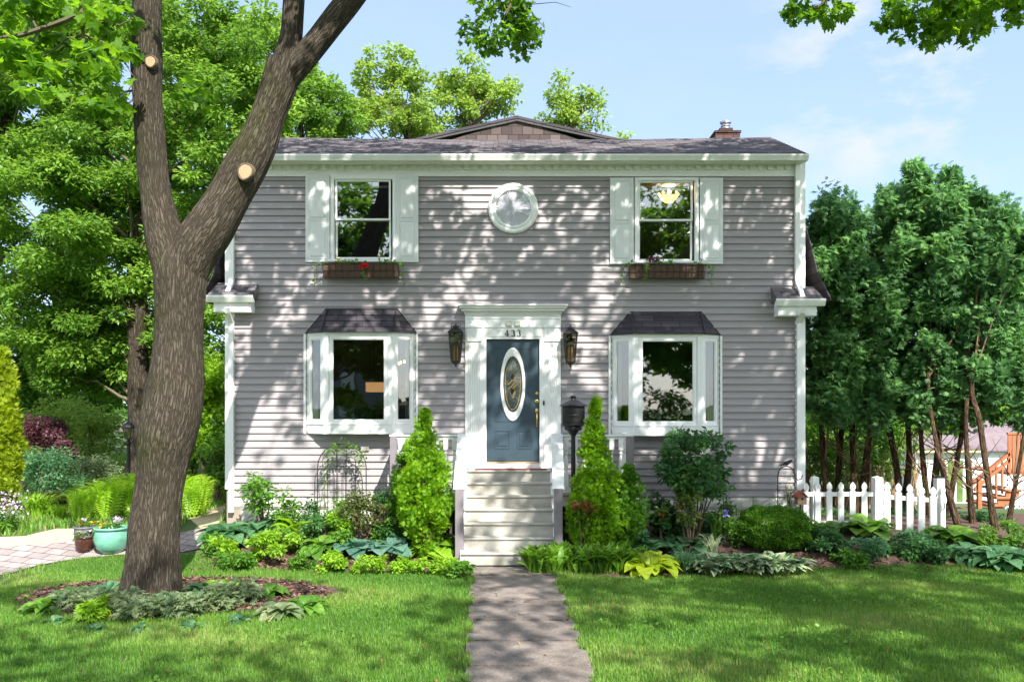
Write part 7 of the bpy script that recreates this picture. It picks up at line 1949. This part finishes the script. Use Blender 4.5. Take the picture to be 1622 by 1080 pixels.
# --- window box plants
def box_plants(x0, x1, z1, label, red, seed):
    root = empty('trailing_plants', ((x0 + x1) / 2, -.15, z1 - .03), label, 'plants', 'plants in the window boxes')
    N = 150; pos = np.stack([rng.uniform(x0 + .05, x1 - .05, N), rng.uniform(-.24, -.1, N), z1 + rng.uniform(-.02, .06, N)], 1)
    cl_ = np.sin(pos[:, 0] * 9 + seed) > -.1; pos = pos[cl_]; N = len(pos)
    scatter('leaves', LEAF, pos, rng.uniform(0, 6.3, N), rng.uniform(0, 1.3, N), rng.normal(0, .5, N), rng.uniform(.05, .09, N), M['f_green'], root)
    m = MB(); L = []
    for (x, dz, dx) in ((x0 + .02, .38, -.14), (x1 - .02, .36, .10), (x0 + .55 * (x1 - x0) * (1 if red else .4), .26, 0)):
        pts = [Vector((x + dx * min(1, t * 2), -.25 - .03 * t, z1 + .03 * math.sin(t * 3) - dz * t * t)) for t in (0, .25, .5, .75, 1)]
        m.tube(pts, .004, 4)
        for _ in range(26):
            t = random.random(); L.append(tuple(pts[int(t * 3.99)].lerp(pts[int(t * 3.99) + 1], (t * 3.99) % 1) + Vector((random.uniform(-.03, .03), -.01, random.uniform(-.02, .02)))))
    m.build('stem', M['gstem'], root)
    N = len(L); scatter('ivy_leaves', ROUND, np.array(L), rng.uniform(0, 6.3, N), rng.uniform(-.8, .8, N), rng.normal(0, .6, N), rng.uniform(.035, .06, N), M['f_green'], root)
    def fl(mt, x, z, n, s):
        q = rng.normal(0, .02, (n, 3)) + np.array([x, -.28, z]); scatter('flower', ROUND, q, rng.uniform(0, 6.3, n), rng.uniform(-.3, 1.3, n), rng.normal(0, .6, n), np.full(n, s), M[mt], root)
    if red: fl('red_fl', PX(578, -.28), PZ(421, -.28), 26, .05); fl('red_fl', PX(573, -.28), PZ(424, -.28), 14, .05); fl('yellow_fl', PX(537, -.28), PZ(413, -.28), 8, .04)
    else:
        q = rng.normal(0, .03, (40, 3)) * np.array([2, 1, .6]) + np.array([PX(1033, -.2), -.2, PZ(413, -.2)]); scatter('leaves', ROUND, q, rng.uniform(0, 6.3, 40), rng.uniform(0, 1.3, 40), rng.normal(0, .6, 40), np.full(40, .05), M['f_purple'], root)
box_plants(*WB1, 'red flowers and trailing ivy in the left window box', True, 1.0); box_plants(*WB2, 'dark leaves and trailing ivy in the right window box', False, 4.0)
# clematis on the trellis
cr_ = empty('clematis', (PX(541, -.34), -.34, G(PX(541, -.34), -.34)), 'sparse climber with loose tendrils over the black trellis', 'climber')
m = MB(); L = []
for pl_ in ([(512, 835), (514, 770), (510, 730), (525, 705), (545, 700), (565, 712), (576, 735)], [(522, 835), (526, 790), (516, 750), (530, 715), (556, 705), (572, 725), (578, 745)], [(560, 835), (566, 780), (572, 745), (560, 715), (535, 703), (518, 725)]):
    pts = [P(a, b, -.34 + random.uniform(-.04, .02)) for a, b in pl_]; pts[0].z = G(pts[0].x, -.34); m.tube(pts, .005, 5)
    for i in range(1, len(pts)):
        for _ in range(14 if i > 2 else 5): L.append(tuple(pts[i - 1].lerp(pts[i], random.random()) + Vector((random.gauss(0, .04), random.gauss(0, .03), random.gauss(0, .04)))))
m.build('stem', M['gstem'], cr_)
N = len(L); scatter('leaves', LEAF, np.array(L), rng.uniform(0, 6.3, N), rng.uniform(-.8, .9, N), rng.normal(0, .6, N), rng.uniform(.05, .09, N), M['f_green'], cr_)

# ================================================================ lawn
def pt_in(poly, x, y):
    inside = np.zeros(len(x), bool); j = len(poly) - 1
    for i in range(len(poly)):
        xi, yi = poly[i]; xj, yj = poly[j]
        c = ((yi > y) != (yj > y)) & (x < (xj - xi) * (y - yi) / ((yj - yi) + 1e-12) + xi); inside ^= c; j = i
    return inside
def grass(name, x0, x1, y0, y1, n, holes, label, hgt=(.036, .070), wid=.007, dens=None):
    x = rng.uniform(x0, x1, n); y = y0 + (y1 - y0) * rng.random(n)
    if dens is not None:
        keep = rng.random(n) < dens(x, y); x, y = x[keep], y[keep]
    ok = np.ones(len(x), bool)
    for h in holes: ok &= ~pt_in(h, x, y)
    ok &= ~((x > -.60 + (-1.9 - y) * .0385 + rng.normal(0, .012, len(x))) & (x < .60 + (-1.9 - y) * .025 + rng.normal(0, .012, len(x))) & (y > -15))
    x, y = x[ok], y[ok]; n = len(x)
    z = .03 + .33 * np.clip((y + 2.5) / 2.3, 0, 1) ** 2 * (3 - 2 * np.clip((y + 2.5) / 2.3, 0, 1))
    f = np.sin(x * 1.7 + 1.3 * np.sin(y * 2.1)) * .5 + np.sin(y * 3.1 + x * .6 + 2) * .5
    h = rng.uniform(hgt[0], hgt[1], n) * (1 + .18 * f)
    rd = np.clip(rng.random(n) * .62 + .24 * f + .17, 0, 1)
    return scatter(name, BLADE, np.stack([x, y, z - .004], 1), rng.uniform(0, 2 * PI, n), rng.normal(0, .22, n), np.zeros(n), np.stack([h * rng.uniform(.4, 1.3, n), rng.uniform(.7, 1.3, n) * wid, h], 1), M['grass'], None, rd)
M['grass'] = foliage('grass_blades', (0.050, 0.150, 0.014), (0.115, 0.265, 0.03), (0.26, 0.37, 0.08), .35, .5, extra=(.36, .31, .14))
bedL = [(-4.85, .2), (-4.75, -1.2), (-4.4, -1.85), (-3.4, -2.22), (-1.6, -2.33), (-0.5, -2.3), (-.5, .2)]
bedR = [(0.5, .2), (0.6, -2.37), (1.5, -2.72), (3.0, -2.52), (4.2, -2.17), (5.8, -1.97), (8, -2.1), (11, -2.85), (16, -3.0), (16, 2.0)]
pat = gpoly([(-260, 958), (-80, 935), (0, 912), (60, 896), (120, 886), (200, 879), (290, 875), (338, 866), (350, 800), (0, 800), (-400, 860)])
ring2 = [(TR.x + .28 + (a - TR.x - .28) * .97, TR.y - .02 + (b - TR.y + .02) * .95) for a, b in ring]
g1 = grass('grass', -6.6, 8.2, -8.2, -1.6, 520000, [bedL, bedR, pat, ring2], '', dens=lambda x, y: np.where((y < -4.5) & (np.abs(x) > (y + 14) * .78 + .6), .0, 1))
tag(g1, 'mown sunlit lawn grass in front of the house', 'grass', kind='stuff')
g2 = grass('grass', -13, 15, -13.5, -.5, 150000, [bedL, bedR, pat, ring2], '', hgt=(.05, .09), wid=.016, dens=lambda x, y: np.where((x > -6.6) & (x < 8.2) & (y > -8.2) & ~((y < -4.5) & (np.abs(x) > (y + 14) * .78 + .6)), 0., 1))
tag(g2, 'lawn grass beyond the edges of the view', 'grass', kind='stuff')
xg = rng.uniform(-16, -3.0, 90000); yg = -1.4 + 25 * rng.random(90000) ** 1.4; N = len(xg)
pat3 = gpoly([(-260, 958), (0, 912), (120, 886), (338, 868), (362, 798), (300, 822), (280, 846), (200, 856), (112, 858), (0, 868), (-260, 876)])
sandp = gpoly([(-260, 880), (0, 869), (112, 859), (128, 850), (118, 838), (90, 836), (40, 848), (-260, 858)])
k = (xg < -5.0) & ~pt_in(pat3, xg, yg) & ~pt_in(sandp, xg, yg); xg, yg = xg[k], yg[k]; N = len(xg)
g3 = scatter('grass', BLADE, np.stack([xg, yg, np.array([G(a, b) for a, b in zip(xg, yg)])], 1), rng.uniform(0, 6.3, N), rng.normal(0, .2, N), np.zeros(N), np.stack([rng.uniform(.03, .1, N), np.full(N, .03), rng.uniform(.08, .16, N)], 1), M['grass'])
tag(g3, 'rough grass in the left side garden', 'grass', kind='stuff')
# clover and broad-leaved weeds in the turf
N = 5200; lx = rng.uniform(-6.5, 8, N); ly = rng.uniform(-8.2, -2.7, N); kk = (np.sin(lx * 2.3 + 2 * np.sin(ly * 1.7)) + np.sin(ly * 3.7 + lx) > .55) & ~((lx > -.7) & (lx < .85)) & ~pt_in(ring, lx, ly) & ~pt_in(pat, lx, ly); lx, ly = lx[kk], ly[kk]; N = len(lx)
cw = scatter('clover', ROUND, np.stack([lx, ly, rng.uniform(.07, .10, N)], 1), rng.uniform(0, 6.3, N), rng.normal(.2, .3, N), rng.normal(0, .4, N), rng.uniform(.025, .05, N), M['f_green'])
tag(cw, 'patches of clover and broad-leaved weeds in the lawn', 'clover', kind='stuff')
# litter on the lawn and path
N = 130; lx = rng.uniform(-5, 6, N); ly = rng.uniform(-7.5, -2.4, N)
lt = scatter('fallen_leaves', LEAF, np.stack([lx, ly, np.full(N, .085)], 1), rng.uniform(0, 6.3, N), rng.normal(0, .4, N), rng.normal(0, .4, N), rng.uniform(.03, .06, N), M['f_rust'])
tag(lt, 'scattered small fallen leaves and seeds on the lawn', 'fallen leaves', kind='stuff')
# tufts that grow over the path edge
N = 9000; t = rng.uniform(0, 6, N); sd_ = rng.random(N) < .5
x = np.where(sd_, -.60 + t * .0385, .60 + t * .025) + np.abs(rng.normal(0, .022, N)) * np.where(sd_, 1, -1) + rng.normal(0, .01, N); y = -1.95 - t; kk = (np.sin(t * 5.2 + 3 * sd_) + np.sin(t * 11 + 2 + sd_) > .0); x, y = x[kk], y[kk]; N = len(x)
te = scatter('grass', BLADE, np.stack([x, y, np.full(N, .03)], 1), rng.uniform(0, 6.3, N), rng.normal(0, .5, N), np.zeros(N), np.stack([rng.uniform(.03, .09, N), np.full(N, .010), rng.uniform(.05, .10, N)], 1), M['grass'])
tag(te, 'grass tufts leaning over the edges of the path', 'grass', kind='stuff')
